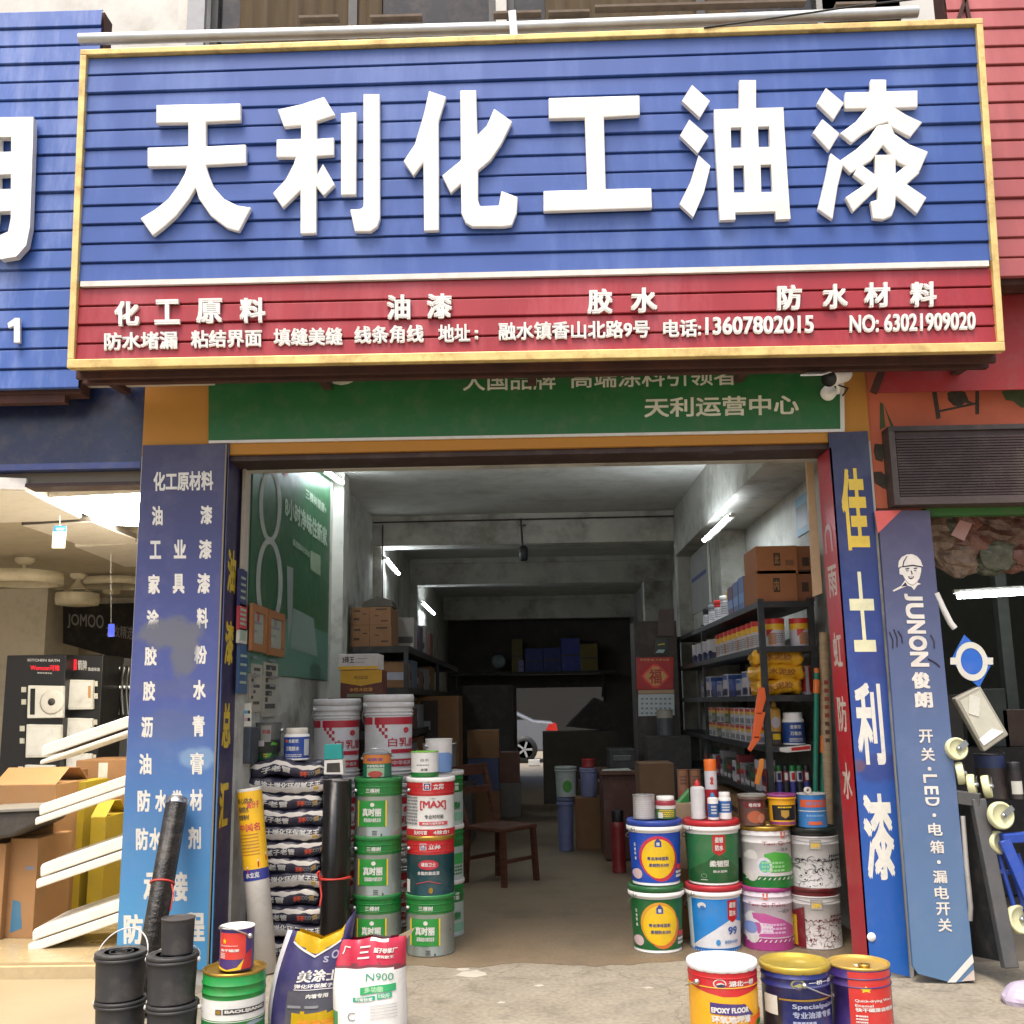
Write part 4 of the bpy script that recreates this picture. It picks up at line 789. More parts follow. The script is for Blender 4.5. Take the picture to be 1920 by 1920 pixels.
for x0, y0, x1, y1 in ((1668, 1185, 1674, 1215), (1676, 1180, 1682, 1212), (1684, 1183, 1692, 1205), (1745, 1190, 1752, 1215), (1740, 1235, 1762, 1250)): b.tube([JP(x0, y0, .003), JP((x0 + x1) / 2 + 3, (y0 + y1) / 2, .003), JP(x1, y1, .003)], .004, M(40, 34, 54, .8), 5)
b.build('pen_mark', jb)
# goods in front of the hardware shop
t = thing('diamond_card', 'blue diamond-shaped card with white ring hanging right of the leaning board', 'tag', at(1822, 1240, 5.95)); Q = flat(5.95)
b = MB(); b.prism([Q(1782, 1240), Q(1836, 1289), Q(1862, 1240), Q(1808, 1190)], (0, .004, 0), M(34, 92, 180, .4)); b.build('card', t)
b = MB(); c_ = Q(1822, 1240, .003)
for k in range(24):
    a0, a1 = k * .2618, (k + 1) * .2618; f_ = lambda a, r_: c_ + V((r_ * math.cos(a) * .95, 0, r_ * math.sin(a) * 1.15)); b.add([f_(a0, .065), f_(a0, .095), f_(a1, .095), f_(a1, .065)], [(0, 1, 2, 3)], PAPER)
for s_ in (-1, 1): b.prism([Q(1822 + s_ * 40, 1246, .004), Q(1822 + s_ * 24, 1246, .004), Q(1822 + s_ * 24, 1233, .004), Q(1822 + s_ * 40, 1233, .004)], (0, .002, 0), PAPER)
b.build('ring_print', t)
fl_ = thing('floodlight', 'grey LED floodlight tilted below the blue diamond card', 'floodlight', at(1840, 1405, 5.98)); Q = flat(5.95)
b = MB(); b.prism([Q(1790, 1310), Q(1846, 1410), Q(1892, 1378), Q(1838, 1285)], (0, .06, 0), M(150, 146, 132, .4)); b.build('housing', fl_, .008)
b = MB(); b.prism([Q(1800, 1314, .003), Q(1843, 1396, .003), Q(1882, 1370, .003), Q(1837, 1294, .003)], (0, .002, 0), M(186, 184, 168, .2)); b.prism([Q(1836, 1386, .005), Q(1845, 1398, .005), Q(1882, 1372, .005), Q(1860, 1366, .005)], (0, .001, 0), WHITE); b.build('glass', fl_)
b = MB(); b.prism([Q(1816, 1338, .007), Q(1836, 1344, .007), Q(1838, 1308, .007), Q(1818, 1302, .007)], (0, .001, 0), PAPER); b.build('sticker', fl_)
b = MB(); b.tube([Q(1755, 1112), Q(1768, 1140), Q(1782, 1168), Q(1790, 1178)], .018, OFFW, 8); one(b, 'white_pipe', 'short bent white pipe sticking out behind the leaning board top', 'pipe', Q(1755, 1112))
CAST = M(206, 204, 160, .45, var=.06)
def caster(label, x, y, rpx, Y, ax):
    c = at(x, y, Y); R = rpx / F * Y; t = thing('caster_wheel', label, 'caster', c, 'pale caster wheels'); ax = V(ax).normalized()
    b = MB(); b.lathe([(0, -.014), (R * .75, -.016), (R * .8, -.02), (R * .95, -.02), (R, -.012), (R, .012), (R * .95, .02), (R * .8, .02), (R * .75, .014), (0, .016)], CAST, c, 36, axis=ax); b.build('wheel', t)
    b = MB(); u = ax.cross(V((0, 0, 1))).normalized(); b.bar(c + ax * .026, c + ax * .026 + (u * -.6 + V((0, 0, .4))) * R * 1.4, .03, .004, STEEL, ax); b.lathe([(.012, .012), (.012, .035), (0, .038)], STEEL, c, 10, axis=ax); b.build('fork', t)
caster('upper pale caster with bright hub just right of the leaning board', 1793, 1404, 20, 5.9, (.15, -1, .1))
caster('pale caster lying edge-on below the bright-hub one', 1800, 1450, 20, 5.92, (1, -.35, .1)); caster('pale caster edge-on above the grey platform trolley, left one', 1822, 1472, 19, 5.9, (1, -.5, .1)); caster('pale caster edge-on above the grey platform trolley, right one', 1850, 1475, 20, 5.9, (1, -.5, .15)); caster('large pale caster with steel fork facing the street', 1876, 1529, 24, 5.8, (.2, -1, .1)); caster('pale caster half hidden on the blue trolley', 1870, 1580, 20, 5.84, (.6, -1, .1)); caster('lowest pale caster with steel fork at the right photo edge', 1910, 1724, 24, 5.8, (.3, -1, .2))
tr = thing('platform_trolley', 'grey folding platform trolley standing on edge beside the leaning board', 'trolley', at(1880, 1805, 5.8)); GT = M(78, 78, 78, .5, .2)
a = [at(1797, 1495, 5.95), at(1838, 1498, 5.88), at(1905, 1808, 5.72), at(1882, 1822, 5.76)]
b = MB(); b.prism([at(1800, 1500, 6.25), at(1838, 1500, 5.9), at(1906, 1806, 5.72), at(1822, 1790, 6.2)], (-.05, .02, 0), M(36, 38, 40, .5)); b.build('deck', tr, .004)
b = MB(); b.bar(at(1832, 1498, 5.88), at(1894, 1815, 5.74), .075, .06, GT, (0, -1, 0)); b.build('edge_rail', tr, .006)
b = MB(); b.bar(at(1792, 1494, 5.93), at(1838, 1500, 5.86), .05, .07, GT); b.build('end_plate', tr, .004)
b = MB(); b.tube([at(1805, 1530, 5.9), at(1812, 1620, 5.88), at(1820, 1700, 5.86), at(1819, 1725, 5.88)], .014, M(170, 166, 160, .4, .4), 8); b.build('handle', tr)
bt = thing('blue_trolley', 'blue painted hand trolley frame at the right photo edge', 'trolley', at(1910, 1800, 5.75)); BT = M(34, 66, 150, .35)
b = MB(); b.bar(at(1878, 1572, 5.8), at(1945, 1568, 5.8), .06, .05, BT); b.bar(at(1882, 1575, 5.79), at(1932, 1690, 5.74), .06, .04, BT, (0, -1, 0)); b.build('frame', bt, .006)
for x in (1872, 1890, 1908): b = MB(); b.tube([at(x, 1600, 5.84), at(x + 38, 1730, 5.8)], .014, BT, 8); b.build('bar', bt)
b = MB(); b.bar(at(1862, 1632, 5.84), at(1935, 1640, 5.82), .03, .02, BT); b.build('bar', bt)
put('paint_pot', 'dark pot with navy lid among the casters in the hardware shop', 'pot', (1832, 1885, 1415, 1500), 6.3, None, 'small', [(0, .7, M(48, 40, 38, .6)), (.7, 1, M(30, 44, 80, .5))], BLACK)
put('spray_can', 'black and white spray can right of the dark pot', 'spray can', (1890, 1915, 1430, 1500), 6.2, None, 'spray', [(0, .8, M(40, 36, 36, .5))], BLACK, [('r', -.8, .8, .15, .5, PAPER)])
lump(at(1932, 1872, 5.5) + V((0, 0, .0)), .11, M(172, 160, 178, .5, var=.1), 31, (1.2, 1, .75), .16, 'cloth_bag', 'pale lilac bag lying on the ground at the right photo edge', 'bag')
for i, (x0, x1, y0, y1, mt, lab) in enumerate([(1845, 1884, 1290, 1400, M(60, 70, 66, .6), 'greenish box standing on the dark counter behind the floodlight'), (1886, 1935, 1330, 1400, M(80, 60, 50, .6), 'brown box on the dark counter at the right photo edge'), (1760, 1800, 1300, 1400, M(60, 56, 54, .6), 'dark box on the counter behind the leaning board')]):
    A, B = at(x0, y1, 8.3), at(x1, y0, 8.3); rbx_ = MB(); rbx_.box(A.x, B.x, 8.3, 8.6, 1.101, 1.101 + B.z - A.z, mt); one(rbx_, 'stock_box', lab, 'box', (A.x, 8.3, 1.1), 'boxes on the dark counter', .004)
b = MB(); A = at(1888, 1200, 9.5); b.box(A.x - .05, A.x + .05, 9.5, 9.6, .003, 3.19, M(64, 68, 62, .8)); one(b, 'steel_post', 'grey-green steel post standing inside the hardware shop', 'post', (A.x, 9.5, 0))
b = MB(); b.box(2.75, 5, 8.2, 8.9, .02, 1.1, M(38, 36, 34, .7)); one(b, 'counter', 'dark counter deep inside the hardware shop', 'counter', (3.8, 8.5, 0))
# ---------------------------------------------------------------- inside the paint shop
ORD = ['first', 'second', 'third', 'fourth', 'fifth', 'sixth', 'seventh', 'eighth', 'ninth', 'tenth', 'eleventh', 'twelfth', 'thirteenth', 'fourteenth']
TUBE_E = 60
tube_light('lit tube lamp on the left wall above the green poster', atx(588, 866, -1.7), atx(642, 905, -1.7), TUBE_E, None, (-.03, 0, .01))
tube_light('lit tube lamp on the left wall between the first two ceiling beams', atx(725, 1048, -1.64), atx(748, 1076, -1.64), TUBE_E * .9, None, (-.03, 0, .01))
tube_light('lit tube lamp farthest back on the left wall', atx(794, 1131, -1.64), atx(814, 1151, -1.64), TUBE_E * .9, None, (-.03, 0, .01))
tube_light('lit tube lamp on the right wall above the cartons', atx(1320, 1013, 1.55), atx(1366, 969, 1.55), TUBE_E, None, (.03, 0, .01))
# poster
def wl(x, y, off=0): return atx(x, y, XL + .012 + off)
PG = M(16, 78, 40, .45, var=.08); PG2 = M(76, 118, 102, .5, var=.1)
po = thing('wall_poster', 'tall dark green poster with a big grey figure 8 on the left shop wall', 'poster', wl(545, 1270))
ya, yb_ = wl(468, 1100).y, wl(617, 1100).y; zb_, zt_ = wl(617, 1277).z, 3.52
b = MB(); b.prism([(XL + .012, ya, zb_), (XL + .012, yb_, zb_), (XL + .012, yb_, zt_), (XL + .012, ya, zt_)], (-.008, 0, 0), PG); b.build('sheet', po)
b = MB(); zs = wl(617, 1188).z; b.add([(XL + .0128, ya, zb_ + .002), (XL + .0128, yb_, zb_ + .002), (XL + .0128, yb_, zs), (XL + .0128, ya, zs)], [(0, 1, 2, 3)], PG2)
G8 = M(150, 156, 150, .6); LG = M(150, 170, 148, .6)
def ringp(cx_, cy_, rx, ry, wd, a0=0, a1=360, k=.001):
    n = 40
    for i in range(n):
        q0, q1 = math.radians(a0 + (a1 - a0) * i / n), math.radians(a0 + (a1 - a0) * (i + 1) / n)
        f_ = lambda a, s_: wl(cx_ + rx * s_ * math.cos(a), cy_ + ry * (1 - (1 - s_) * .45) * math.sin(a), k); b.add([f_(q0, 1), f_(q1, 1), f_(q1, 1 - wd), f_(q0, 1 - wd)], [(0, 1, 2, 3)], G8)
ringp(507, 948, 21, 70, .34, k=.0015); ringp(505, 1092, 25, 84, .32, k=.002)
def wtext(st, A, B, C, mt, bold): b.text(st, lambda u, v, n: wl(*A, .0022) * (1 - u - v) + wl(*B, .0022) * u + wl(*C, .0022) * v + V((n, 0, 0)), mt, bold)
wtext('8小时净味住新家', (534, 968), (613, 1026), (534, 926), LG, .03); wtext('三棵树健康+', (573, 934), (612, 966), (573, 914), LG, .02); wtext('森选甄味无添加', (549, 1022), (580, 1046), (549, 1009), LG, .02)
b.add([wl(x, y, .002) for x, y in ((582, 1032), (601, 1042), (601, 1080), (582, 1068))], [(0, 1, 2, 3)], M(120, 140, 112, .6))
b.add([wl(x, y, .002) for x, y in ((550, 1140), (588, 1160), (596, 1232), (545, 1215))], [(0, 1, 2, 3)], M(110, 130, 122, .6)); b.add([wl(x, y, .0025) for x, y in ((538, 1060), (550, 1066), (548, 1160), (540, 1205))], [(0, 1, 2, 3)], M(120, 130, 124, .6))
b.add([wl(536 + 6 * math.cos(i * .5), 880 + 14 * math.sin(i * .5), .002) for i in range(12)], [tuple(range(12))], M(170, 70, 60, .6)); b.build('printing', po)
for i, (x0, x1, y0, y1, mt, lab) in enumerate([(455, 467, 862, 1066, M(176, 164, 148, .7), 'narrow pale strip of board left of the green poster'), (449, 464, 1072, 1135, M(40, 44, 92, .5), 'small navy notice on the left wall by the column'), (448, 464, 1136, 1180, M(180, 60, 66, .5), 'small red notice under the navy notice'), (448, 464, 1181, 1205, PAPER, 'small white notice between the red and blue notices'), (447, 466, 1210, 1300, M(52, 84, 120, .5), 'blue notice under the small white notice')]):
    b = MB(); A = atx(x0, y1, XL + .02); B = atx(x1, y0, XL + .02); b.box(XL + .002, XL + .02, A.y, B.y, A.z, B.z, mt)
    if 0 < i: 
        for k in range(4): zz = A.z + (B.z - A.z) * (.2 + .18 * k); b.box(XL + .0202, XL + .021, A.y + .02, B.y - .03, zz, zz + .015, LG)
    one(b, 'wall_notice', lab, 'notice', (XL, A.y, A.z), 'notices on the left wall')
for i, (x0, x1, y0, y1) in enumerate([(467, 496, 1130, 1225), (499, 529, 1142, 1233)]):
    X = XL + .03; A, B = atx(x0, (y0 + y1) / 2, X).y, atx(x1, (y0 + y1) / 2, X).y; z1, z0 = atx(x0, y0, X).z, atx(x1, y1, X).z
    t = thing('framed_certificate', ['left', 'right'][i] + ' one of the two wood-framed certificates low on the green poster', 'certificate', (X, A, z0), 'framed certificates')
    b = MB(); w_ = .05; FW = M(150, 96, 50, .5)
    b.box(X, X + .02, A, B, z0, z0 + w_, FW); b.box(X, X + .02, A, B, z1 - w_, z1, FW); b.box(X, X + .02, A, A + w_, z0 + w_, z1 - w_, FW); b.box(X, X + .02, B - w_, B, z0 + w_, z1 - w_, FW); b.build('frame', t)
    b = MB(); b.box(X - .01, X + .006, A + w_, B - w_, z0 + w_, z1 - w_, M(150, 154, 140, .6))
    for k in range(9): zz = z1 - .12 - k * .055; b.box(X + .0062, X + .007, A + .1, B - .1 - .1 * (k % 3), zz, zz + .016, GREYT)
    b.text('证', lambda u, v, n: V((X + .0064 + n, A + (B - A) * (.4 + .2 * u), z1 - .1 + .05 * v)), PINKT if i == 0 else GREYT, .02); b.build('sheet', t)
for i, (x0, x1, y0, y1, lab) in enumerate([(470, 491, 1244, 1335, 'narrow paper list under the left framed certificate'), (493, 520, 1240, 1345, 'typed price list taped right of the narrow paper list')]):
    X = XL + .015; A, B = atx(x0, 1300, X).y, atx(x1, 1300, X).y; z1, z0 = atx(x0, y0, X).z, atx(x0, y1, X).z
    b = MB(); b.box(XL + .001, X, A, B, z0, z1, M(158, 154, 138, .8))
    for k in range(7): zz = z1 - (z1 - z0) * (k + 1.2) / 8.5; b.box(X + .0002, X + .001, A + .06, B - .06 - .1 * ((k * 7) % 3), zz, zz + .02 + .012 * i, M(70, 66, 60, .8))
    one(b, 'paper_list', lab, 'notice', (X, A, z0))
t = thing('hanging_lamp_holder', 'black device on a thin rod hanging from the first ceiling beam', 'lamp holder', at(980, 1050, 11.3))
b = MB(); b.tube([at(977, 972, 11.38), at(979, 1012, 11.36), at(981, 1035, 11.3)], .012, DGREY, 8); b.bar(at(974, 985, 11.37), at(986, 985, 11.37), .02, .02, DGREY); b.build('rod', t)
b = MB(); b.lathe([(.03, 0), (.045, .01), (.05, .14), (.03, .17)], BLACK, at(982, 1052, 11.3), 16); b.build('body', t)
b = MB(); z1 = 3.26; b.tube([(XL + .02, 11.38, 3.52), (XR - .02, 11.38, 3.53)], .008, DARKB, 6); b.tube([(XL + .12, 11.43, 3.5), (XL + .12, 11.43, 2.2)], .008, DARKB, 6); one(b, 'wiring', 'thin dark wiring clipped along the first ceiling beam', 'cable', (0, 11.4, 3.5))
b = MB(); A, B = atx(1497, 1008, XR - .003), atx(1516, 920, XR - .003); b.box(XR - .012, XR - .001, B.y, A.y, A.z, B.z, M(96, 136, 156, .6)); b.box(XR - .013, XR - .0121, B.y + .05, A.y - .02, A.z + .05, A.z + .22, DGREY); one(b, 'wall_poster', 'pale blue poster on the right wall above the cartons', 'poster', A)
b = MB(); WX = 1.78; A, B = atx(1297, 1155, WX - .003), atx(1326, 1020, WX - .003); b.box(WX - .012, WX - .001, B.y, A.y, A.z, B.z, M(150, 152, 148, .8)); b.box(WX - .0135, WX - .0121, B.y + .1, A.y - .2, A.z + (B.z - A.z) * .55, A.z + (B.z - A.z) * .62, M(56, 62, 130, .6)); one(b, 'paper_chart', 'large white paper chart with a blue heading on the right wall', 'notice', A)
b = MB(); A, B = atx(1333, 1130, WX - .02), atx(1326, 1015, WX - .02); b.tube([A, (A.x, A.y, B.z)], .012, OFFW, 8); one(b, 'conduit', 'white vertical conduit below the right tube lamp', 'pipe', A)
b = MB(); Q = flat(6.42); b.prism([Q(1511, 856), Q(1524, 852), Q(1542, 1112), Q(1526, 1118)], (0, .03, 0), M(196, 164, 128, .7)); one(b, 'board_strip', 'narrow beige board strip standing inside the right opening edge', 'board', Q(1530, 1115))

# right-hand rack
RY0 = 7.12; RX0 = at(1431, 1300, RY0).x; RX1 = 1.93; RY1 = atx(1272, 1300, RX0).y; RYM = atx(1321, 1300, RX0).y
RZ = [at(1431, y, RY0).z for y in (1128, 1212, 1304, 1399, 1492, 1585)] + [.1]
rk = thing('storage_rack', 'long grey steel rack of paints along the right shop wall', 'rack', (RX0, RY0, 0))
for y_ in (RY0, RYM, RY1):
    for x_ in (RX0, RX1): b = MB(); b.box(x_ - (.04 if x_ == RX1 else 0), x_ + (.0 if x_ == RX1 else .04), y_, y_ + .04, 0, RZ[0] + .02, RACK); b.build('upright', rk)
for z in RZ: b = MB(); b.box(RX0 - .003, RX1 + .002, RY0 - .003, RY1 + .043, z - .04, z, RACK); b.build('shelf', rk)
def rpx(x0, x1, y0, y1): return (x0, x1, y0, y1)
PR = M(186, 40, 36, .4); PY = M(216, 170, 40, .4); PW = M(186, 180, 184, .4)
c1 = carton('carton', 'upper large brown carton on top of the right rack', 'carton', (1419, 1493, 1013, 1067), RY0 + .02, .42, M(156, 100, 62, .8), None, [(.42, .58, .3, .75, PRINTB), ('此', .44, .56, .36, .68, CARD, .04), (.7, .9, .3, .5, M(120, 76, 50, .8))])
z_ = RZ[0]; c1.location.z = z_ + .19
carton('carton', 'lower large brown carton on top of the right rack', 'carton', (1419, 1493, 1068, 1121), RY0 + .02, .42, M(150, 96, 60, .8), z_, [(.42, .58, .3, .75, PRINTB), ('内', .44, .56, .36, .68, CARD, .04)]).scale = (1, 1, .99)
c2 = carton('carton', 'upper narrow brown carton beside the large ones on the right rack', 'carton', (1495, 1524, 1013, 1067), RY0 + .03, .4, M(128, 78, 50, .8), None, [(.3, .7, .3, .6, PRINTB), (.05, .95, .1, .14, PRINTB)]); c2.location.z = z_ + .185
carton('carton', 'lower narrow brown carton beside the large ones on the right rack', 'carton', (1495, 1524, 1068, 1121), RY0 + .03, .4, M(128, 78, 50, .8), z_, [(.3, .7, .3, .6, PRINTB)])
yy = RY0 + .5
def rbox(nm, label, cat, x, y, z, wx_, dy, h, mt, stripe=None, grp=None, lab2=None):
    t = thing(nm, label, cat, (x + wx_ / 2, y + dy / 2, z), grp); b = MB(); b.box(x, x + wx_, y, y + dy, z, z + h, mt); b.build('carton_body', t, .003)
    if stripe:
        b = MB()
        for (v0, v1, m2) in stripe: b.box(x - .001, x - .0002, y + .01, y + dy - .01, z + h * v0, z + h * v1, m2); b.box(x + .01, x + wx_ - .01, y - .001, y - .0002, z + h * v0, z + h * v1, m2)
        b.build('printing', t)
    return t
BL2 = M(50, 84, 150, .4, var=.06)
for i in range(3): rbox('blue_box', ORD[i] + ' blue box behind the brown cartons on the right rack', 'box', RX0 + .01, yy, z_, .28, .2, .24 - .012 * i, [BL2, M(44, 70, 128, .4), M(96, 60, 92, .5)][i], [(.2, .5, M(110, 140, 190, .5))], 'boxes on top of the right rack'); yy += .22
for i in range(5): 
    loc = (RX0 + .1, yy + .1, z_); t = thing('small_tin', ['yellow-topped', 'white', 'red-capped', 'grey', 'dark'][i] + ' small tin far back on top of the right rack', 'tin', loc, 'tins on top of the right rack'); WL[t] = V(loc)
    make(t, 'tin', .075, .2 - .01 * i, [(0, .7, PW), (.7, 1, [PY, PW, PR, GREYT, BLACK][i])], [PY, WHITE, PR, GREYT, BLACK][i], [('lines', -.5, .5, .2, .6, 4, GREYT)], -.8, None, 1, WIRE); yy += .3
# second level: white pails with red and yellow bands
pl_art = [('r', -.8, -.1, .08, .5, M(196, 120, 50, .5)), ('lines', -.7, .7, .12, .5, 5, GREYT), ('p', [(-.9, .62), (-.3, .62), (-.9, .35)], PR)]
proto = put('paint_pail', 'white paint pail with red and yellow top standing right of the front rack post', 'pail', (1433, 1471, 1160, 1208), RY0 + .12, RZ[1], 'small', [(0, .6, PW), (.6, .82, PY), (.82, 1, PR)], PR, pl_art, 0, None, .96, 'red and yellow pails on the right rack')
copy_thing(proto, V((at(1500, 1190, RY0 + .12).x, RY0 + .12, RZ[1])), 'white paint pail with red and yellow top nearest the right column', .6)
for i in range(9): copy_thing(proto, V((RX0 + .085, RY0 + .34 + i * .185, RZ[1])), ORD[i] + ' white pail behind the front post in the second-shelf row of the right rack', -1.2 + .3 * math.sin(i * 2.4))
for i in range(4):
    loc = V((RX0 + .08, RY0 + 2.15 + i * .3, RZ[1])); t = thing('paint_tin', ORD[i] + ' white and navy tin beyond the pail row on the second rack shelf', 'tin', loc, 'white and navy tins'); make(t, 'small', .08, .17, [(0, .35, NAVY), (.35, 1, PW)], WHITE, [('e', 0, .3, .4, .15, NAVY)], -1, None, 1, WIRE)
def bagm(W, D, T, mat, stripe=None, seed=1, sag=.01):
    """one lying bag as a closed pillow in its own coordinates: x across, y deep, z up; returns the builder and its front map"""
    q = random.Random(seed); a1, a2, p1, p2 = q.uniform(.3, 1), q.uniform(.3, 1), q.uniform(0, 6), q.uniform(0, 6); b = MB(); n, m = 28, 28; vs = []
    def sg(x): return sag * (math.sin(x / W * 5 + p1) * a1 + .5 * math.sin(x / W * 11 + p2) * a2)
    def half(x): e = min(1, (1 - abs(x) / (W / 2)) / .16 + .12); return max(.12, math.sqrt(max(0, 1 - (1 - min(1, e)) ** 2)))
    for i in range(n + 1):
        x = -W / 2 + W * i / n; k = half(x); r = T / 2 * k
        for j in range(m):
            a = 2 * math.pi * j / m; cy_, cz_ = math.cos(a), math.sin(a)
            y = (D / 2 - T / 2) * (1 if cy_ > 1e-6 else -1 if cy_ < -1e-6 else 0) * min(1, abs(cy_) * 3) + cy_ * r * .9
            z = T / 2 + sg(x) + cz_ * r + .004 * math.sin(a * 5 + x * 40 + seed) + .003 * math.sin(x * 90 + a * 3)
            vs.append((x + .006 * math.sin(a * 3 + seed), y, z))
    fs, st = [], []
    for i in range(n):
        for j in range(m):
            a = (j + .5) / m * 360; f = (i * m + j, i * m + (j + 1) % m, (i + 1) * m + (j + 1) % m, (i + 1) * m + j)
            (st if stripe and stripe[0] < a < stripe[1] else fs).append(f)
    b.add(vs, fs, mat, True); fs2 = st
    if st: k = b.m(stripe[2]); [(b.f.append(list(f)), b.mi.append(k), b.sm.append(True)) for f in st]
    b.add(vs[:m], [tuple(range(m))], mat); b.add(vs[-m:], [tuple(range(m - 1, -1, -1))], mat)
    def front(x, z, nn=0):
        r = T / 2; zz = max(-.85, min(.85, (z - T / 2) / r)); return V((x, -(D / 2 - T / 2) - math.sqrt(1 - zz * zz) * r * .9 - .004 - nn, z + sg(x)))
    return b, front
YBAG = M(214, 156, 24, .35, var=.1)
for i in range(3):
    z = RZ[2] + .1 * i; loc = V((at(1455, 1280, RY0 + .22).x + .005 * i, RY0 + .24, z)); t = thing('yellow_bag', ['lowest', 'middle', 'topmost'][i] + ' of the three yellow bags on the third rack shelf', 'bag', loc, 'yellow bags on the rack')
    mb, fr = bagm(.3 + .02 * i, .36, .115, YBAG, None, i + 2); WL[t] = V((0, 0, 0)); mb.build('sack', t); k = MB(); k.text('水泥胶', lambda u, v, n: fr(-.09 + .18 * u, .035 + .045 * v, n * .3), M(150, 90, 20, .6), .02); k.build('printing', t); WL[t] = loc
    t.rotation_euler.z = [-.06, .05, -.1][i]
put('paint_tin', 'red and white tin right of the yellow bags on the third rack shelf', 'tin', (1499, 1521, 1248, 1286), RY0 + .2, RZ[2], 'small', [(0, 1, PW)], PR, [('r', -.9, -.2, .1, .95, PR), ('r', .3, .9, .1, .95, PR)])
yy = RY0 + .55
for i in range(8):
    rbox('box_pack', ORD[i] + ' blue and white pack behind the yellow bags on the third rack shelf', 'box', RX0 + .01, yy, RZ[2], .22, .2, .13 + .05 * (i % 3 == 0), [PW, M(150, 150, 160, .5), M(60, 74, 140, .5)][i % 3], [(.05, .35, NAVY), (.75, .95, BL2)], 'packs on the third rack shelf'); yy += .25 + .05 * (i % 2)
put('glue_jar', 'blue-labelled white jar on the fourth rack shelf', 'jar', (1467, 1508, 1336, 1397), RY0 + .15, RZ[3], 'jar', [(0, .06, WHITE), (.06, .7, M(30, 66, 132, .4)), (.7, 1, WHITE)], WHITE, [('t', '合家欢', -.5, .5, .5, .62, OFFW, .02), ('t', '万能胶', -.5, .5, .3, .42, OFFW, .02), ('lines', -.6, .6, .1, .22, 3, OFFW)])
t = put('yellow_bottle', 'yellow and brown bottle with handle left of the blue-labelled jar', 'bottle', (1441, 1464, 1312, 1397), RY0 + .15, RZ[3], 'bottle', [(0, .3, M(70, 60, 50, .5)), (.3, 1, M(200, 150, 60, .4))], M(190, 150, 70, .5), [('e', 0, .5, .7, .13, PW), ('r', -.6, .6, .12, .25, YEL)])
b = MB(); Q = flat(RY0 - .03); b.prism([Q(1462, 1402), Q(1520, 1396), Q(1520, 1407), Q(1475, 1411), Q(1463, 1409)], (0, .025, 0), OFFW); b.prism([Q(1484, 1402, .001), Q(1519, 1398, .001), Q(1519, 1405, .001), Q(1484, 1408, .001)], (0, .002, 0), PR); one(b, 'price_sign', 'red and white slanted strip on the fourth rack shelf edge', 'sign', Q(1490, 1408))
yy = RY0 + .32
for i in range(10):
    for k in range(2):
        rbox('small_box', ORD[i] + (' lower' if k == 0 else ' upper') + ' red and yellow topped box in the fourth rack shelf row', 'box', RX0 + .01, yy, RZ[3] + .125 * k, .16, .17, .12, [PW, M(170, 160, 150, .5), M(90, 100, 60, .5)][(i * 2 + k) % 3 if i > 4 else 0], [(.62, .8, PY), (.8, .97, PR), (.1, .4, GREYT)], 'boxes on the fourth rack shelf')
    yy += .19 + .05 * (i % 3 == 1)
# hanging orange handles on the front post
for i, (pts, lab) in enumerate([([(1423, 1289), (1434, 1289), (1437, 1310), (1428, 1340), (1415, 1338)], 'topmost orange plastic scraper hanging on the front rack post'), ([(1416, 1335), (1436, 1335), (1430, 1362), (1424, 1385), (1410, 1384)], 'second orange plastic scraper on the front rack post'), ([(1413, 1380), (1428, 1380), (1424, 1388), (1408, 1410), (1402, 1405)], 'orange rod handle hanging below the orange scrapers'), ([(1425, 1423), (1433, 1423), (1432, 1440), (1424, 1472), (1415, 1470)], 'lowest orange plastic handle hanging on the front rack post')]):
    Q = flat(RY0 - .03); b = MB(); b.prism([Q(*p_) for p_ in pts], (0, .022, 0), M(226, 96, 34, .4) if i < 3 else M(232, 140, 44, .4)); one(b, 'scraper_handle', lab, 'scraper', Q(*pts[0]), 'orange scrapers on the post', bevel=.004)
# fifth level: spray cans and tubes
SPB = [M(44, 44, 46, .4), M(60, 62, 130, .4), M(150, 150, 154, .35), M(120, 36, 40, .4)]
for i in range(6):
    x = 1448 + i * 13; loc = at(x, 1470, RY0 + .07); loc.z = RZ[4]; t = thing('spray_can', ORD[i] + ' spray can from the rack post on the fifth shelf front', 'spray can', loc, 'spray cans on the fifth shelf'); make(t, 'spray', .021, .19, [(0, .45, SPB[i % 2]), (.45, .8, [OFFW, PW, SPB[3]][i % 3])], [GREEN, M(30, 90, 40, .4), BLACK][i % 3], [('r', -.5, .5, .5, .75, [RED, NAVY, OFFW][i % 3])], 0, None, 1, WIRE)
yy = RY0 + .12
for i in range(14):
    rbox('small_box', ORD[i] + ' dark red and white box in the fifth rack shelf row', 'box', RX0 + .01, yy, RZ[4], .12, .13, .16 + .05 * (i % 4 == 1), [M(120, 36, 42, .5), PW, M(70, 60, 50, .5), M(60, 76, 60, .5), M(130, 126, 126, .5)][i % 5], [(.1, .3, PW), (.5, .7, [NAVY, PR, GREEN][i % 3])], 'boxes on the fifth rack shelf'); yy += .16 + .06 * (i % 3 == 0)
rbox('small_box', 'low white lettered box at the front of the sixth rack shelf', 'box', RX0 + .0, RY0 + .02, RZ[5], .2, .2, .07, PW, [(.3, .7, GREYT)])
for i in range(5): rbox('carton', ORD[i] + ' brown carton in the sixth rack shelf row', 'carton', RX0 + .01, RY0 + .3 + i * .45, RZ[5], .28, .38, .2, [CARD, CARD2][i % 2], [(.4, .6, PRINTB)], 'cartons on the sixth rack shelf')

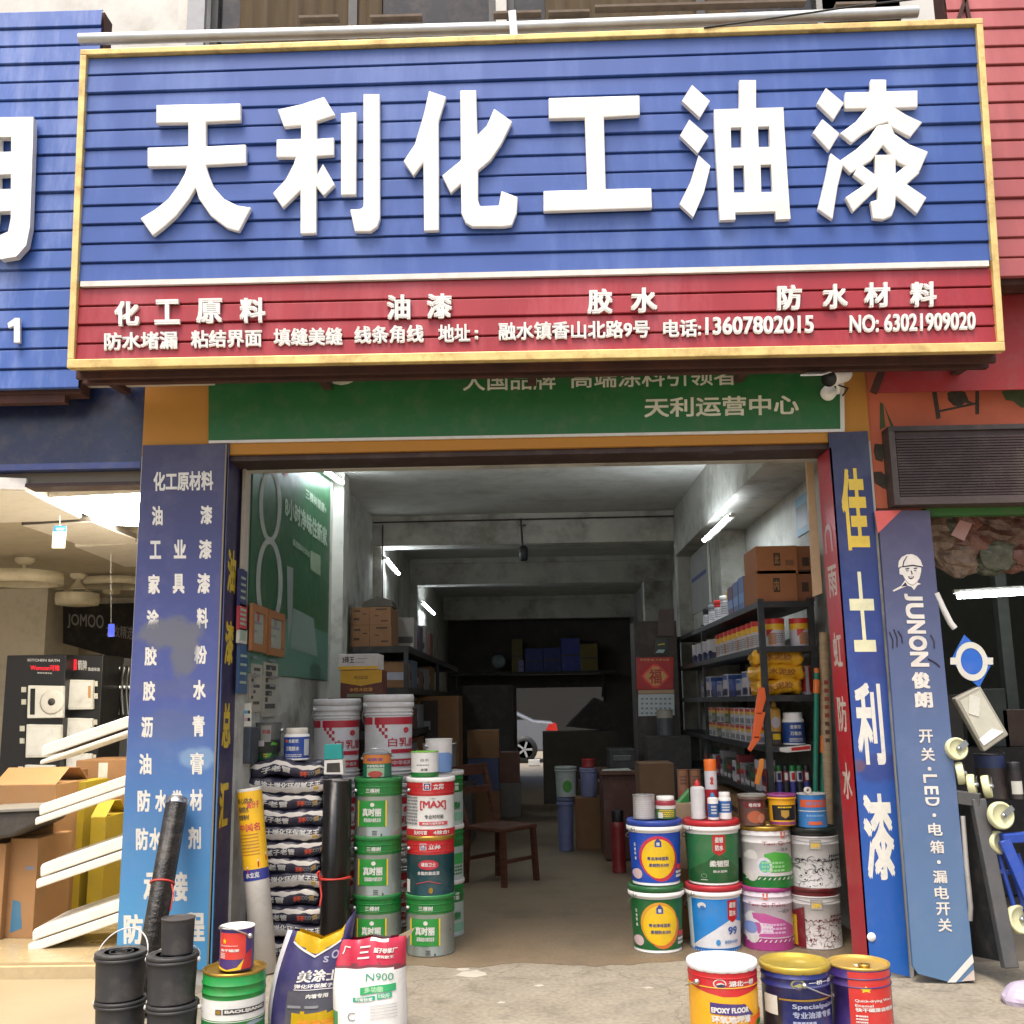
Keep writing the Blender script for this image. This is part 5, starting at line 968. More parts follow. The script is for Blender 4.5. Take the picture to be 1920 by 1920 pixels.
# left rack
LYa = 9.7; lx = at(765, 1215, LYa).x; LZ = [at(700, y, LYa).z for y in (1212, 1290, 1372, 1450)] + [.1]; LYb = atx(858, 1235, lx).y
lr = thing('storage_rack', 'dark rack of cartons along the left shop wall', 'rack', (-1.6, LYa, 0))
for y_ in (LYa, (LYa + LYb) / 2, LYb): b = MB(); b.box(lx - .04, lx, y_, y_ + .04, 0, LZ[0], RACK); b.build('upright', lr)
for z in LZ: b = MB(); b.box(XL + .1, lx + .003, LYa - .003, LYb + .04, z - .06, z, M(34, 32, 31, .6)); b.build('shelf', lr)
BX = M(120, 84, 52, .8, var=.15)
mk = [(.08, .24, .75, .85, PRINTB), (.3, .4, .6, .66, PRINTB), (.62, .9, .84, .92, PRINTB), (.08, .22, .3, .42, PRINTB), (.6, .7, .5, .56, PRINTB), (.75, .92, .2, .28, PRINTB), (.46, .47, 0, 1, PRINTB)]
carton('carton', 'lower brown printed carton on top of the left rack', 'carton', (657, 734, 1173, 1211), LYa + .02, .5, BX, LZ[0], mk); q = carton('carton', 'upper brown printed carton on top of the left rack', 'carton', (657, 733, 1137, 1172), LYa + .02, .5, BX, None, mk); q.location.z = TOPS[[o for o in COL.objects if o.get('label') == 'lower brown printed carton on top of the left rack'][0]] + .001
b = MB(); zz = TOPS[q] + .004; a = q.location; b.prism([(a.x - .1, LYa + .1, zz), (a.x + .2, LYa + .1, zz), (a.x + .18, LYa + .1, zz + .06), (a.x + .05, LYa + .1, zz + .1), (a.x - .08, LYa + .1, zz + .05)], (0, .35, 0), M(70, 66, 58, .8)); one(b, 'folded_cardboard', 'dark folded cardboard lying on the upper brown carton of the left rack', 'cardboard', (a.x, LYa + .1, zz))
for i in range(4): rbox('carton', ORD[i] + ' pale box in the row behind the printed cartons on the left rack', 'carton', lx - .24, LYa + .65 + i * .55, LZ[0], .22, .3, .32 - .05 * (i % 2), [M(140, 136, 130, .7), M(90, 80, 100, .6), M(150, 146, 140, .7), M(110, 60, 50, .6)][i], [(.2, .4, DGREY)], 'boxes on the left rack top')
for k in (1, 2, 3):
    for i in range(5): rbox('carton', ORD[i] + ' carton from the front on the %s left rack shelf' % ORD[k], 'carton', lx - .34, LYa + .06 + i * .62, LZ[k], .3, .45, .2 + .04 * ((i + k) % 3), [M(120, 120, 124, .6), CARD2, M(70, 84, 100, .6), M(90, 60, 50, .6)][(i + k) % 4], [(.3, .6, [M(150, 150, 160, .6), PRINTB][i % 2])], 'cartons on the left rack')
# boxes with yellow V print above the white pails, standing on a stool
sy = 8.35; zb1 = at(675, 1308, sy).z
st_ = thing('tall_stool', 'dark wooden stand behind the two tall white pails', 'stand', at(676, 1700, sy)); st_.location.z = 0; c_ = at(676, 1500, sy + .15); WL[st_] = V(st_.location)
b = MB(); b.box(c_.x - .24, c_.x + .24, sy - .02, sy + .36, zb1 - .04, zb1, WOOD); b.build('top', st_)
for sx in (-1, 1):
    for y_ in (sy, sy + .3): b = MB(); b.box(c_.x + sx * .2 - .02, c_.x + sx * .2 + .02, y_, y_ + .04, 0, zb1 - .041, WOOD); b.build('leg', st_)
q = carton('carton', 'brown carton with yellow wedge print above the tall white pails', 'carton', (638, 716, 1256, 1308), sy, .3, M(98, 44, 30, .6), zb1, [([(.0, .55), (.5, .42), (1, .55), (1, .99), (0, .99)], M(214, 160, 30, .5)), ('PUGGOE', .34, .66, .66, .78, M(110, 70, 30, .6), .02), ('水性木纹漆', .22, .78, .22, .36, M(200, 140, 60, .6), .03), (.16, .84, .02, .14, M(120, 130, 96, .6))])
carton('carton', 'white and yellow carton with brush lettering on the brown wedge carton', 'carton', (634, 709, 1226, 1259), sy - .02, .32, M(206, 196, 190, .6), TOPS[q] + .001, [(0, 1, .02, .22, M(226, 170, 30, .5)), ('3砖王', .1, .4, .42, .84, BLACK, .02), ('高级瓷砖胶', .48, .72, .66, .74, GREYT, .01), ('水性环保', .42, .66, .42, .5, GREYT, .01)])

# things deep in the shop
t = thing('wooden_chair', 'dark red wooden chair with slanted back behind the paint tins', 'chair', (at(940, 1600, 9.2).x, 9.2, 0)); WL[t] = V((0, 0, 0)); zs_ = .47
b = MB(); b.box(-.23, .23, -.22, .24, zs_ - .035, zs_, WOOD); b.build('seat', t, .01)
for sx, sy_, h in ((-.2, -.19, zs_ - .036), (.2, -.19, zs_ - .036), (-.2, .2, zs_ - .036), (.2, .2, zs_ - .036)): b = MB(); b.bar((sx * 1.08, sy_ * 1.1, 0), (sx, sy_, h), .04, .04, WOOD, (0, 1, 0)); b.build('leg', t)
b = MB(); b.bar((-.2, .22, zs_), (-.22, .38, .95), .045, .035, WOOD, (0, 1, 0)); b.bar((.2, .22, zs_), (.22, .38, .95), .045, .035, WOOD, (0, 1, 0)); b.bar((-.24, .37, .92), (.24, .37, .92), .03, .09, WOOD); b.bar((-.2, .31, .75), (.2, .31, .75), .025, .06, WOOD); b.build('backrest', t)
b = MB(); b.bar((-.205, -.2, .2), (.205, -.2, .2), .025, .03, WOOD); b.bar((-.205, .2, .2), (.205, .2, .2), .025, .03, WOOD); b.build('stretcher', t); WL[t] = V(t.location); t.rotation_euler.z = math.radians(52)
carton('carton', 'brown carton with a small label in the dark left middle of the shop', 'carton', (782, 860, 1305, 1385), 11.6, .6, CARD2, .62, [(.08, .5, .5, .95, M(50, 40, 34, .8)), (.16, .32, .62, .72, GREYT)])
rbox('cabinet', 'low dark cabinet under the small-label carton', 'cabinet', at(782, 1500, 11.6).x - .1, 11.6, .003, .7, .7, .615, M(66, 58, 52, .6), [(.48, .52, M(70, 66, 60, .6))])
rbox('cabinet', 'tall black cabinet left of the back door', 'cabinet', at(862, 1400, 15).x, 15.4, .003, .75, .6, 1.75, M(52, 48, 44, .7), [(.45, .48, M(50, 46, 42, .6))])
b = MB(); A, B = at(832, 1262, 20.9), at(1160, 1258, 20.9); b.box(XL + .1, 1.6, 20.9, 21.7, A.z - .06, A.z, M(44, 46, 40, .7)); b.bar((XL + .3, 21.0, A.z - .06), (XL + .3, 21.7, A.z - .5), .04, .04, RACK); b.bar((1.4, 21.0, A.z - .06), (1.4, 21.7, A.z - .5), .04, .04, RACK); one(b, 'wall_shelf', 'long dark shelf high on the back wall above the door', 'shelf', (0, 21, A.z)); zsb = A.z
for i, (x0, x1, y0, mt, lab) in enumerate([(985, 1018, 1216, M(44, 52, 120, .6), 'left blue box stack on the high back shelf'), (1019, 1052, 1214, M(40, 50, 112, .6), 'middle blue box stack on the high back shelf'), (1053, 1088, 1196, M(52, 62, 138, .6), 'tallest blue box stack on the high back shelf'), (1089, 1121, 1207, M(110, 96, 40, .7), 'yellowish cartons at the right end of the high back shelf'), (960, 980, 1198, M(96, 86, 46, .7), 'olive carton left of the blue box stacks on the back shelf'), (972, 983, 1238, M(120, 120, 160, .6), 'small pale box before the olive carton on the back shelf')]):
    A, B = at(x0, 1258, 21), at(x1, y0, 21); rbox('box_stack', lab, 'box', A.x, 21.0 - .02 * (i == 5), zsb, B.x - A.x - .01, .4, B.z - zsb, mt, [(.45, .5, DGREY)], 'boxes on the back shelf')
t = thing('desk_fan', 'pale round fan head standing on the high back shelf', 'fan', (at(935, 1245, 21).x, 21.1, zsb)); c_ = at(935, 1240, 21.1)
b = MB(); b.lathe([(0, -.04), (.12, -.035), (.16, 0), (.12, .04), (0, .05)], M(120, 130, 134, .5), c_, 24, axis=(0, -1, .1)); b.build('cage', t); b = MB(); b.lathe([(.1, 0), (.1, .02), (.02, .03), (.02, c_.z - zsb)], DGREY, (c_.x, 21.15, zsb), 16); b.build('base', t)
DSK = M(84, 52, 36, .6, var=.2)
dk = thing('desk', 'brown desk in the dark middle right of the shop', 'desk', (at(1165, 1500, 10.2).x, 10.2, 0)); A, B = at(1125, 1446, 10.2), at(1208, 1446, 10.2); zd = A.z
b = MB(); b.box(A.x, B.x, 10.2, 10.9, zd - .04, zd, DSK); b.build('desk_top', dk, .005); b = MB(); b.box(A.x + .03, A.x + .38, 10.24, 10.86, .02, zd - .041, M(80, 46, 32, .6)); b.build('drawer_unit', dk); b = MB(); b.box(B.x - .05, B.x - .01, 10.24, 10.86, .003, zd - .041, DSK); b.build('side_panel', dk)
b = MB(); b.box(A.x + .1, A.x + .36, 10.35, 10.7, zd + .001, zd + .2, M(30, 30, 32, .5)); b.box(A.x + .14, A.x + .32, 10.34, 10.36, zd + .08, zd + .14, M(70, 70, 72, .4)); one(b, 'printer', 'black printer standing on the brown desk', 'printer', (A.x + .2, 10.5, zd), bevel=.01)
b = MB(); b.prism([(A.x + .02, 10.22, zd + .002), (A.x + .3, 10.2, zd + .002), (A.x + .28, 10.33, zd + .012), (A.x + .03, 10.33, zd + .004)], (0, 0, .006), PAPER); one(b, 'paper_sheet', 'white papers lying on the desk edge before the printer', 'paper', (A.x, 10.2, zd))
put('paint_bucket', 'white bucket with green print stacked in the dark middle of the shop', 'bucket', (1040, 1082, 1438, 1495), 11.0, None, 'bucket', [(0, 1, M(150, 156, 150, .5))], M(150, 156, 150, .5), [('e', .1, .35, .45, .2, M(60, 130, 40, .5))], 0, None, .9); zz = [o for o in TOPS][-1].location.z
put('paint_bucket', 'dull blue bucket under the white bucket with green print', 'bucket', (1044, 1076, 1496, 1552), 11.0, .003, 'bucket', [(0, 1, M(90, 96, 130, .5))], M(90, 96, 120, .5), (), 0, None, .9, height=zz - .006)
put('paint_bucket', 'lilac blue bucket right of the white bucket with green print', 'bucket', (1087, 1121, 1440, 1495), 11.2, None, 'bucket', [(0, 1, M(120, 124, 160, .5))], M(130, 130, 160, .5), (), 0, None, .9); o = [o for o in TOPS][-1]; zz = o.location.z
rbox('carton', 'brown carton under the lilac blue bucket', 'carton', o.location.x - .15, 11.05, .003, .3, .32, zz - .005, CARD2)
put('red_tin', 'dark red tin on the lilac blue bucket', 'tin', (1091, 1115, 1424, 1441), 11.2, TOPS[o] + .001, 'small', [(0, 1, M(150, 40, 40, .5))], PR)
put('red_cylinder', 'dark red fire-extinguisher-like cylinder on the floor by the desk', 'cylinder', (1146, 1172, 1520, 1608), 9.6, .003, 'jar', [(0, 1, M(120, 26, 30, .4))], BLACK)
rbox('carton', 'plain brown carton between the desk and the right rack', 'carton', at(1200, 1480, 9.2).x, 9.2, .003, .3, .4, at(1230, 1432, 9.2).z, M(110, 80, 54, .8))
cb = rbox('cabinet', 'tall dark cabinet behind the desk carrying the red calendar', 'cabinet', at(1188, 1300, 11.3).x, 11.0, .003, .45, .45, at(1230, 1165, 11).z, M(58, 50, 46, .7))
Q = flat(10.985); t = thing('wall_calendar', 'red calendar with golden diamond emblem and white date sheet', 'calendar', Q(1229, 1343))
b = MB(); b.prism([Q(1194, 1293), Q(1262, 1292), Q(1263, 1232), Q(1193, 1233)], (0, .008, 0), M(170, 34, 36, .5)); b.build('picture_sheet', t)
b = MB(); b.prism([Q(1229 + dx, 1268 + dy, .001) for dx, dy in ((-26, 0), (-20, -8), (-5, -22), (5, -22), (20, -8), (26, 0), (20, 8), (5, 22), (-5, 22), (-20, 8))], (0, .002, 0), M(220, 70, 60, .5)); b.prism([Q(1229 + dx * .82, 1268 + dy * .82, .002) for dx, dy in ((-26, 0), (-20, -8), (-5, -22), (5, -22), (20, -8), (26, 0), (20, 8), (5, 22), (-5, 22), (-20, 8))], (0, .002, 0), M(204, 152, 90, .5)); b.text_px('福', 1217, 1282, 1241, 1282, 28, Q, M(176, 60, 46, .6), .02, off=.003); b.text_px('恭贺新禧 万事如意', 1200, 1239, 1255, 1239, 4, Q, M(204, 152, 90, .5), .01); b.build('emblem', t)
b = MB(); b.prism([Q(1197, 1301), Q(1264, 1300), Q(1264, 1293), Q(1197, 1294)], (0, .01, 0), M(170, 140, 110, .6)); b.prism([Q(1197, 1343), Q(1265, 1341), Q(1264, 1301), Q(1197, 1302)], (0, .006, 0), M(180, 186, 186, .6)); b.build('date_sheet', t)
b = MB()
for r_ in range(4):
    for c_ in range(7): x, y = 1202 + c_ * 8.6, 1312 + r_ * 9; b.prism([Q(x, y, .001), Q(x + 4.5, y, .001), Q(x + 4.5, y - 3.5, .001), Q(x, y - 3.5, .001)], (0, .001, 0), GREYT)
b.build('date_print', t)
b = MB(); b.prism([Q(1233, 1193), Q(1264, 1192), Q(1264, 1142), Q(1235, 1142)], (0, .02, 0), M(70, 48, 44, .5)); one(b, 'framed_picture', 'small dark framed picture above the red calendar', 'picture', Q(1248, 1193))
b = MB(); b.prism([Q(1227, 1226), Q(1252, 1226), Q(1250, 1198), Q(1230, 1198)], (0, .05, 0), M(26, 44, 30, .4)); b.prism([Q(1229, 1224, .001), Q(1244, 1224, .001), Q(1247, 1218, .001), Q(1234, 1218, .001)], (0, .002, 0), M(150, 170, 170, .4)); b.prism([Q(1234, 1210, .001), Q(1246, 1208, .001), Q(1246, 1206, .001), Q(1234, 1208, .001)], (0, .002, 0), YEL); one(b, 'green_packet', 'dark green packet with white chevron between picture and calendar', 'packet', Q(1240, 1226))
put('metal_pot', 'dull steel pot standing below the calendar date sheet', 'pot', (1232, 1262, 1332, 1380), 10.6, None, 'open', [(0, .7, M(70, 70, 72, .4)), (.7, 1, M(150, 144, 130, .4))], GREYT); o = [o for o in TOPS][-1]
rbox('cabinet', 'low dark cabinet under the dull steel pot', 'cabinet', o.location.x - .2, 10.4, .003, .42, .4, o.location.z - .004, M(50, 46, 44, .7))
b = MB(); A = at(1070, 1356, 16); b.prism([at(1062, 1362, 16), at(1150, 1372, 16), at(1140, 1318, 16), at(1115, 1308, 16)], (0, .5, 0), M(34, 26, 26, .6)); one(b, 'folded_tarp', 'black folded tarpaulin piled right of the back door view', 'tarp', A)
rbox('cabinet', 'dark cabinet right of the back door under the tarpaulin', 'cabinet', at(1018, 1400, 16).x, 15.9, .003, 1.15, .6, at(1062, 1372, 16).z, M(70, 62, 52, .7))
for i, (px_, Y_, wd, h_, z_b, mt, lab) in enumerate([(876, 13.2, .4, .42, .003, CARD2, 'lowest carton of the stack in the dark behind the chair'), (877, 13.2, .38, .4, .424, M(60, 70, 104, .6), 'blue box in the middle of the stack in the dark behind the chair'), (876, 13.2, .4, .34, .825, CARD2, 'topmost carton of the stack in the dark behind the chair'), (925, 14.2, .36, .44, .003, M(110, 104, 96, .6), 'grey box on the floor left of the passage to the back door'), (926, 14.2, .34, .4, .444, M(96, 60, 44, .6), 'brown box on the grey box left of the passage'), (1085, 13.5, .5, .5, .003, M(84, 66, 50, .7), 'carton standing on the floor behind the dark bucket stacks')]):
    rbox('carton', lab, 'carton', at(px_, 1400, Y_).x, Y_, z_b, wd, .4, h_, mt, None, 'boxes in the dark middle of the shop')
# silver car in the alley
CM = M(112, 116, 122, .3, .15, var=.02, coat=.6); ct = thing('silver_car', 'silver saloon car standing in the alley behind the open back door', 'car', (at(990, 1400, 27).x - 1.0, 27.6, 0)); o_ = V(ct.location)
Xr = at(1045, 1370, 27).x
def cp(l, z): return V((Xr - l, 26.8, z))
prof = [(0.05, .45), (0, .62), (.05, .9), (.12, 1.0), (.6, 1.05), (1.35, 1.42), (2.4, 1.48), (3.1, 1.12), (4.2, .92), (4.5, .6), (4.4, .3), (.3, .28)]
b = MB(); b.prism([cp(*q) for q in prof], (0, 1.7, 0), CM); b.build('body', ct, .05)
b = MB(); b.prism([cp(*q) + V((0, -.006, 0)) for q in ((.85, 1.08), (1.4, 1.36), (1.95, 1.41), (1.95, 1.06))], (0, .01, 0), GLASSD); b.build('window', ct); b = MB(); b.prism([cp(*q) + V((0, -.006, 0)) for q in ((2.02, 1.06), (2.02, 1.41), (2.4, 1.4), (2.95, 1.1))], (0, .01, 0), GLASSD); b.build('window', ct)
for y_ in (26.79, 28.35): b = MB(); b.prism([V((Xr + .004, y_, .78)), V((Xr - .3, y_ - .01, .8)), V((Xr - .2, y_ - .01, .97)), V((Xr - .02, y_, .95))], (0, .14, 0), M(190, 40, 34, .3)); b.build('tail_light', ct)
for l in (.85, 3.65):
    for y_ in (26.76, 28.45):
        c_ = V((Xr - l, y_, .33)); b = MB(); b.lathe([(.2, 0), (.31, 0), (.33, .03), (.33, .15), (.31, .18), (.2, .18)], BLACK, c_, 32, axis=(0, 1, 0)); w_ = b.build('wheel', ct)
        b = MB(); b.lathe([(.215, .0), (.2, .0), (.19, .05), (.03, .03), (.03, .0), (0, -.005)], M(170, 172, 176, .3, .7), c_, 32, axis=(0, 1, 0))
        for k in range(5): e = k * 1.2566; d_ = V((math.cos(e), 0, math.sin(e))); b.bar(c_ + d_ * .02, c_ + d_ * .2, .05, .03, M(186, 188, 190, .3, .5), (0, 1, 0))
        b.build('rim', w_)
A, B = at(991, 1441, 25.5), at(1012, 1426, 25.5); b = MB(); b.box(A.x, B.x, 25.5, 25.7, 0, B.z + .02, OFFW); one(b, 'white_block', 'white concrete block on the alley ground below the silver car', 'block', (A.x, 25.5, 0), bevel=.01)
# ---------------------------------------------------------------- paints on the left of the opening
tsilver = M(150, 156, 146, .3, .6, var=.1)
def sangang(seed=0):
    return [('band', .70, 1.0, GREEN), ('t', '三棵树', -.35, .25, .765, .84, OFFW, .02), ('r', -.3, .2, .735, .75, M(200, 120, 40, .5)),
            ('r', -.68, .5, .18, .63, M(34, 132, 52, .4)), ('r', -.72, -.66, .18, .63, YEL), ('r', .48, .53, .18, .63, YEL), ('t', '真时丽', -.48, .32, .36, .5, OFFW, .04), ('t', '超强遮盖内墙乳胶漆', -.42, .3, .26, .33, OFFW, .02), ('e', -.05, .56, .09, .035, OFFW), ('lines', -.05, .15, .03, .12, 3, DGREY), ('r', .3, .36, .02, .06, DGREY)]
gb = [(0, .7, tsilver), (.7, 1, GREEN)]
Yc = 6.72
lo = fit((661, 753, 1692, 1800), Yc, None, 1.035); lz = .003
H3 = (at(707, 1462, Yc - .15).z - lz) / 3
tp = put('paint_tin', 'lowest green-banded silver paint tin of the left three-tin stack', 'paint tin', (661, 753, 1692, 1800), Yc, lz, 'tin', gb, M(40, 120, 60, .4), sangang(), -.02, ('side', 128, .2), 1, 'green-banded silver tins', H3)
copy_thing(tp, tp.location + V((0, 0, H3 + .001)), 'middle green-banded silver paint tin of the left three-tin stack', .05)
copy_thing(tp, tp.location + V((.003, 0, 2 * H3 + .002)), 'topmost green-banded silver paint tin carrying a small orange tin', -.04)
p2x = at(807, 1745, Yc - .02).x
copy_thing(tp, V((p2x, Yc - .02, lz)), 'green-banded silver paint tin at the bottom under the teal tin', -.03)
DTEAL = M(24, 62, 66, .3, .3)
put('paint_tin', 'dark teal paint tin with red top band in the second tin stack', 'paint tin', (762, 853, 1571, 1686), Yc - .02, lz + H3 + .001, 'tin', [(0, .7, DTEAL), (.7, 1, RED)], GOLD, [('band', .705, .995, RED), ('t', '立邦', .0, .5, .79, .88, OFFW, .03), ('r', -.36, -.08, .78, .89, OFFW), ('r', -.33, -.11, .79, .88, M(60, 50, 110, .5)), ('t', 'n', -.28, -.16, .805, .865, OFFW, .03), ('e', 0, .53, .42, .085, M(170, 40, 56, .4)), ('t', '墙面卫士', -.3, .3, .5, .57, OFFW, .02), ('t', '全能抗菌底漆', -.45, .45, .36, .42, OFFW, .015), ('p', [(-.5, .2), (0, .25), (.5, .2), (.5, .215), (0, .265), (-.5, .215)], M(160, 60, 70, .4)), ('e', .1, .1, .09, .05, GOLD), ('r', -.93, -.78, .05, .27, PAPER)], 0, ('side', 128, .2), 1, None, H3)
put('paint_tin', 'white paint tin with red scalloped top on the second tin stack', 'paint tin', (762, 853, 1457, 1571), Yc - .02, lz + 2 * H3 + .002, 'tin', [(0, .7, M(206, 204, 196, .4)), (.7, 1, RED)], WHITE, [('band', .8, .995, RED), ('p', [(-1, .8), (-.7, .74), (-.3, .705), (0, .7), (.3, .705), (.7, .74), (1, .8), (1, .82), (-1, .82)], RED), ('r', -.22, .12, .8, .93, OFFW), ('r', -.19, .09, .81, .92, M(70, 60, 110, .5)), ('t', 'n', -.13, .03, .83, .9, OFFW, .03), ('t', '立邦', .2, .62, .81, .91, OFFW, .03), ('t', '[MAX]', -.35, .7, .46, .62, M(176, 44, 54, .4), .03), ('t', '宁静海', .05, .3, .645, .67, GREYT, .01), ('t', '专业时时丽', -.15, .6, .31, .38, DGREY, .02), ('r', -.38, .75, .2, .26, PINKT), ('t', '高级内墙乳胶漆', -.25, .62, .21, .25, OFFW, .02), ('r', -1, 1, .02, .13, RED), ('t', '无时可窗', -.6, -.05, .04, .11, OFFW, .03), ('t', '4效合1', .2, .8, .04, .11, OFFW, .03), ('lines', -.95, -.45, .2, .7, 9, GREYT)], 0, ('side', 128, .2), 1, None, H3)
bz = .003; H4 = (at(860, 1447, 7.15).z - bz) / 3
for i, l_ in enumerate(['lowest', 'middle', 'topmost']):
    put('paint_tin', l_ + ' green and white tin peeking out behind the second tin stack', 'paint tin', (780, 871, 1660, 1775), 7.2, bz + i * (H4 + .001), 'tin', [(0, .62, M(176, 190, 180, .35, .3)), (.62, 1, GREEN)], OFFW, [('t', '真时丽', .3, .85, .66, .8, OFFW, .03), ('t', '三棵树', .5, .9, .3, .45, GREEN, .03), ('r', .2, .98, .1, .25, M(120, 170, 140, .4))] if i != 1 else [('r', .2, .98, .3, .5, M(60, 150, 80, .4)), ('lines', .3, .95, .1, .28, 3, GREEN)], 0, None, 1, 'tins behind the second stack', H4)
# tall white pails with red chequer print, on hidden lower pails
WP = M(212, 208, 204, .4, var=.03); RP = M(186, 40, 56, .4)
wart = [('r', -1, -.55, .63, .72, RP), ('r', -.45, 1, .63, .72, RP)] + [('r', -.38 + .12 * i, -.26 + .12 * i, .59 - .042 * j, .632 - .042 * j, RP) for i, j in ((0, 0), (1, 1), (2, 0), (3, 1), (2, 2), (3, 3))] + [('t', '白乳胶', .12, 1.0, .36, .47, RP, .012), ('r', .25, 1, .28, .33, RP), ('r', -1, -.62, .12, .21, RP), ('r', -.5, 1, .12, .21, RP), ('t', '中华名牌', .3, .95, .14, .19, OFFW, .02), ('e', .8, .56, .09, .035, PINKT)]
def tallpail(label, px, Y, base, H=None, rot=0):
    t = put('glue_pail', label, 'pail', px, Y, base, 'bucket', [(0, 1, WP)], WP, wart, rot, ('side', 128, .3), .96, 'tall white glue pails', H, WP)
    R = (at(px[1], 1400, Y) - at(px[0], 1400, Y)).length / 2 / 1.06; H_ = TOPS[t] - t.location.z; b = MB(); sv = WL[t]; WL[t] = V((0, 0, 0))
    for h in (.79, .75, .07, .03): b = MB(); b.lathe([(R * .99, h * H_ - .008), (R * 1.035, h * H_ - .003), (R * 1.035, h * H_ + .003), (R * .99, h * H_ + .008)], WP, seg=40); b.build('rib', t)
    WL[t] = sv; return t
P1, P2 = (586, 676, 1310, 1458), (681, 776, 1302, 1456)
zA, zB = at(631, 1458, 7.45).z, at(728, 1456, 7.35).z
tallpail('tall white glue pail with red print, left one of the upper pair', P1, 7.6, zA); tallpail('tall white glue pail with red print, right one of the upper pair', P2, 7.5, zB)
tallpail('lower glue pail half hidden under the left upper glue pail', P1, 7.6, zA * .5, zA * .5 - .001); tallpail('lower glue pail half hidden under the right upper glue pail', P2, 7.5, zB * .5, zB * .5 - .001)
tallpail('bottom glue pail under the left pail column', P1, 7.6, .003, zA * .5 - .004); tallpail('bottom glue pail under the right pail column', P2, 7.5, .003, zB * .5 - .004)
# pile of putty bags
BN = M(42, 42, 62, .38, var=.18, sc=12, bump=.15); BST = M(206, 200, 190, .5, var=.06)
tops = [1432, 1468, 1503, 1537, 1572, 1602, 1632, 1664, 1696, 1728, 1760, 1790]
Yb = 6.62; zz = [at(530, y, Yb - .1).z for y in tops]; zb0 = .003; scale_ = (zz[0] - zb0)
n_b = 12; Tb = scale_ / n_b
xa, xb = -1.77, at(610, 1600, Yb).x
for i in range(n_b):
    z = zb0 + Tb * i; q = random.Random(i + 40); xc = (xa + xb) / 2 - .015 + q.uniform(-.03, .03); loc = V((xc, Yb + .22 + q.uniform(-.015, .015), z))
    lab = {0: 'bottom putty bag of the navy bag pile', n_b - 1: 'topmost bulging putty bag of the navy bag pile'}.get(i, ORD[i] + ' putty bag from the bottom of the navy bag pile')
    t = thing('putty_bag', lab, 'bag', loc, 'navy putty bags in a pile'); WL[t] = V((0, 0, 0))
    up = i % 3 != 1
    mb, fr = bagm((xb - xa) + .05 + q.uniform(-.06, .06), .48, Tb * 1.13, BN, (140, 172, BST) if up else (186, 214, BST), i + 5, .013 if i < n_b - 1 else .026); mb.build('sack', t)
    k = MB(); W_ = xb - xa; T_ = Tb * 1.13
    if up:
        k.text('子老冒' if i % 2 else '腻子老管', lambda u, v, n: fr(-.16 + .18 * u, T_ * (.22 + .34 * v), n * .3), OFFW, .03); k.text('环', lambda u, v, n: fr(.08 + .05 * u, T_ * (.2 + .3 * v), n * .3), M(206, 84, 60, .5), .05); k.text('coyor', lambda u, v, n: fr(.13 + .1 * u, T_ * (.2 + .3 * v), n * .3), GREYT, .02)
    else: k.text('美涂士弹化环保腻子王', lambda u, v, n: fr(-.2 + .42 * u, T_ * (.42 + .34 * v), n * .3), OFFW, .03)
    k.add([fr(W_ / 2 - .05, T_ * .3), fr(W_ / 2 - .02, T_ * .3), fr(W_ / 2 - .02, T_ * .6), fr(W_ / 2 - .05, T_ * .5)], [(0, 1, 2, 3)], M(190, 150, 40, .5)); k.build('printing', t)
    WL[t] = loc; t.rotation_euler.z = q.uniform(-.07, .07)
ztop = zb0 + Tb * n_b
put('glue_jar', 'white jar with blue label standing on the bag pile', 'jar', (533, 580, 1365, 1431), 6.72, ztop + .012, 'jar', [(0, .05, WHITE), (.05, .72, M(30, 70, 150, .35)), (.72, 1, WHITE)], M(214, 206, 190, .4), [('t', '合家欢', -.45, .35, .54, .66, OFFW, .03), ('e', -.6, .6, .1, .05, ORANGE), ('t', '万能胶水', -.65, .4, .3, .44, OFFW, .03), ('lines', -.7, .6, .1, .2, 2, OFFW), ('r', .72, .98, .15, .65, M(190, 190, 190, .5))])
put('plastic_bucket', 'grey bucket with green leaf print standing on the bag pile', 'bucket', (474, 527, 1357, 1432), 6.8, ztop + .012, 'open', [(0, .52, M(24, 74, 40, .4)), (.52, 1, M(96, 98, 92, .4))], GREYT, [('r', -.2, .5, .5, .95, M(140, 140, 132, .5)), ('t', '帅鑫', -.1, .45, .72, .84, M(150, 60, 66, .5), .03), ('p', [(.1, .05), (.5, .1), (.9, .45), (.6, .5), (.3, .3)], M(90, 170, 60, .4)), ('r', -.5, .05, .36, .54, M(190, 186, 180, .5)), ('lines', 0, .3, .08, .3, 4, YEL)], 0, ('up', 0, 70), .86)
t = thing('sample_rack', 'paint sample card strip hanging beside the left column', 'sample cards', at(458, 1335, 6.45)); Q = flat(6.45)
b = MB(); b.prism([Q(447, 1362), Q(471, 1362), Q(471, 1318), Q(447, 1320)], (0, .01, 0), PAPER)
for i, cl in enumerate([BL2, M(60, 150, 190, .5), M(60, 60, 66, .5), M(190, 60, 60, .5), M(180, 150, 150, .5), BLACK]): x, y = 452 + (i % 3) * 6, 1332 + (i // 3) * 14; b.prism([Q(x, y + 6, .001), Q(x + 5, y + 6, .001), Q(x + 5, y, .001), Q(x, y, .001)], (0, .002, 0), cl)
b.build('card', t)
b = MB(); b.prism([Q(446, 1432), Q(468, 1432), Q(470, 1364), Q(448, 1364)], (0, .2, 0), M(54, 62, 70, .5, var=.4, sc=14)); one(b, 'dark_box', 'dark box standing on the bag pile beside the left column', 'box', Q(458, 1432), bevel=.006)
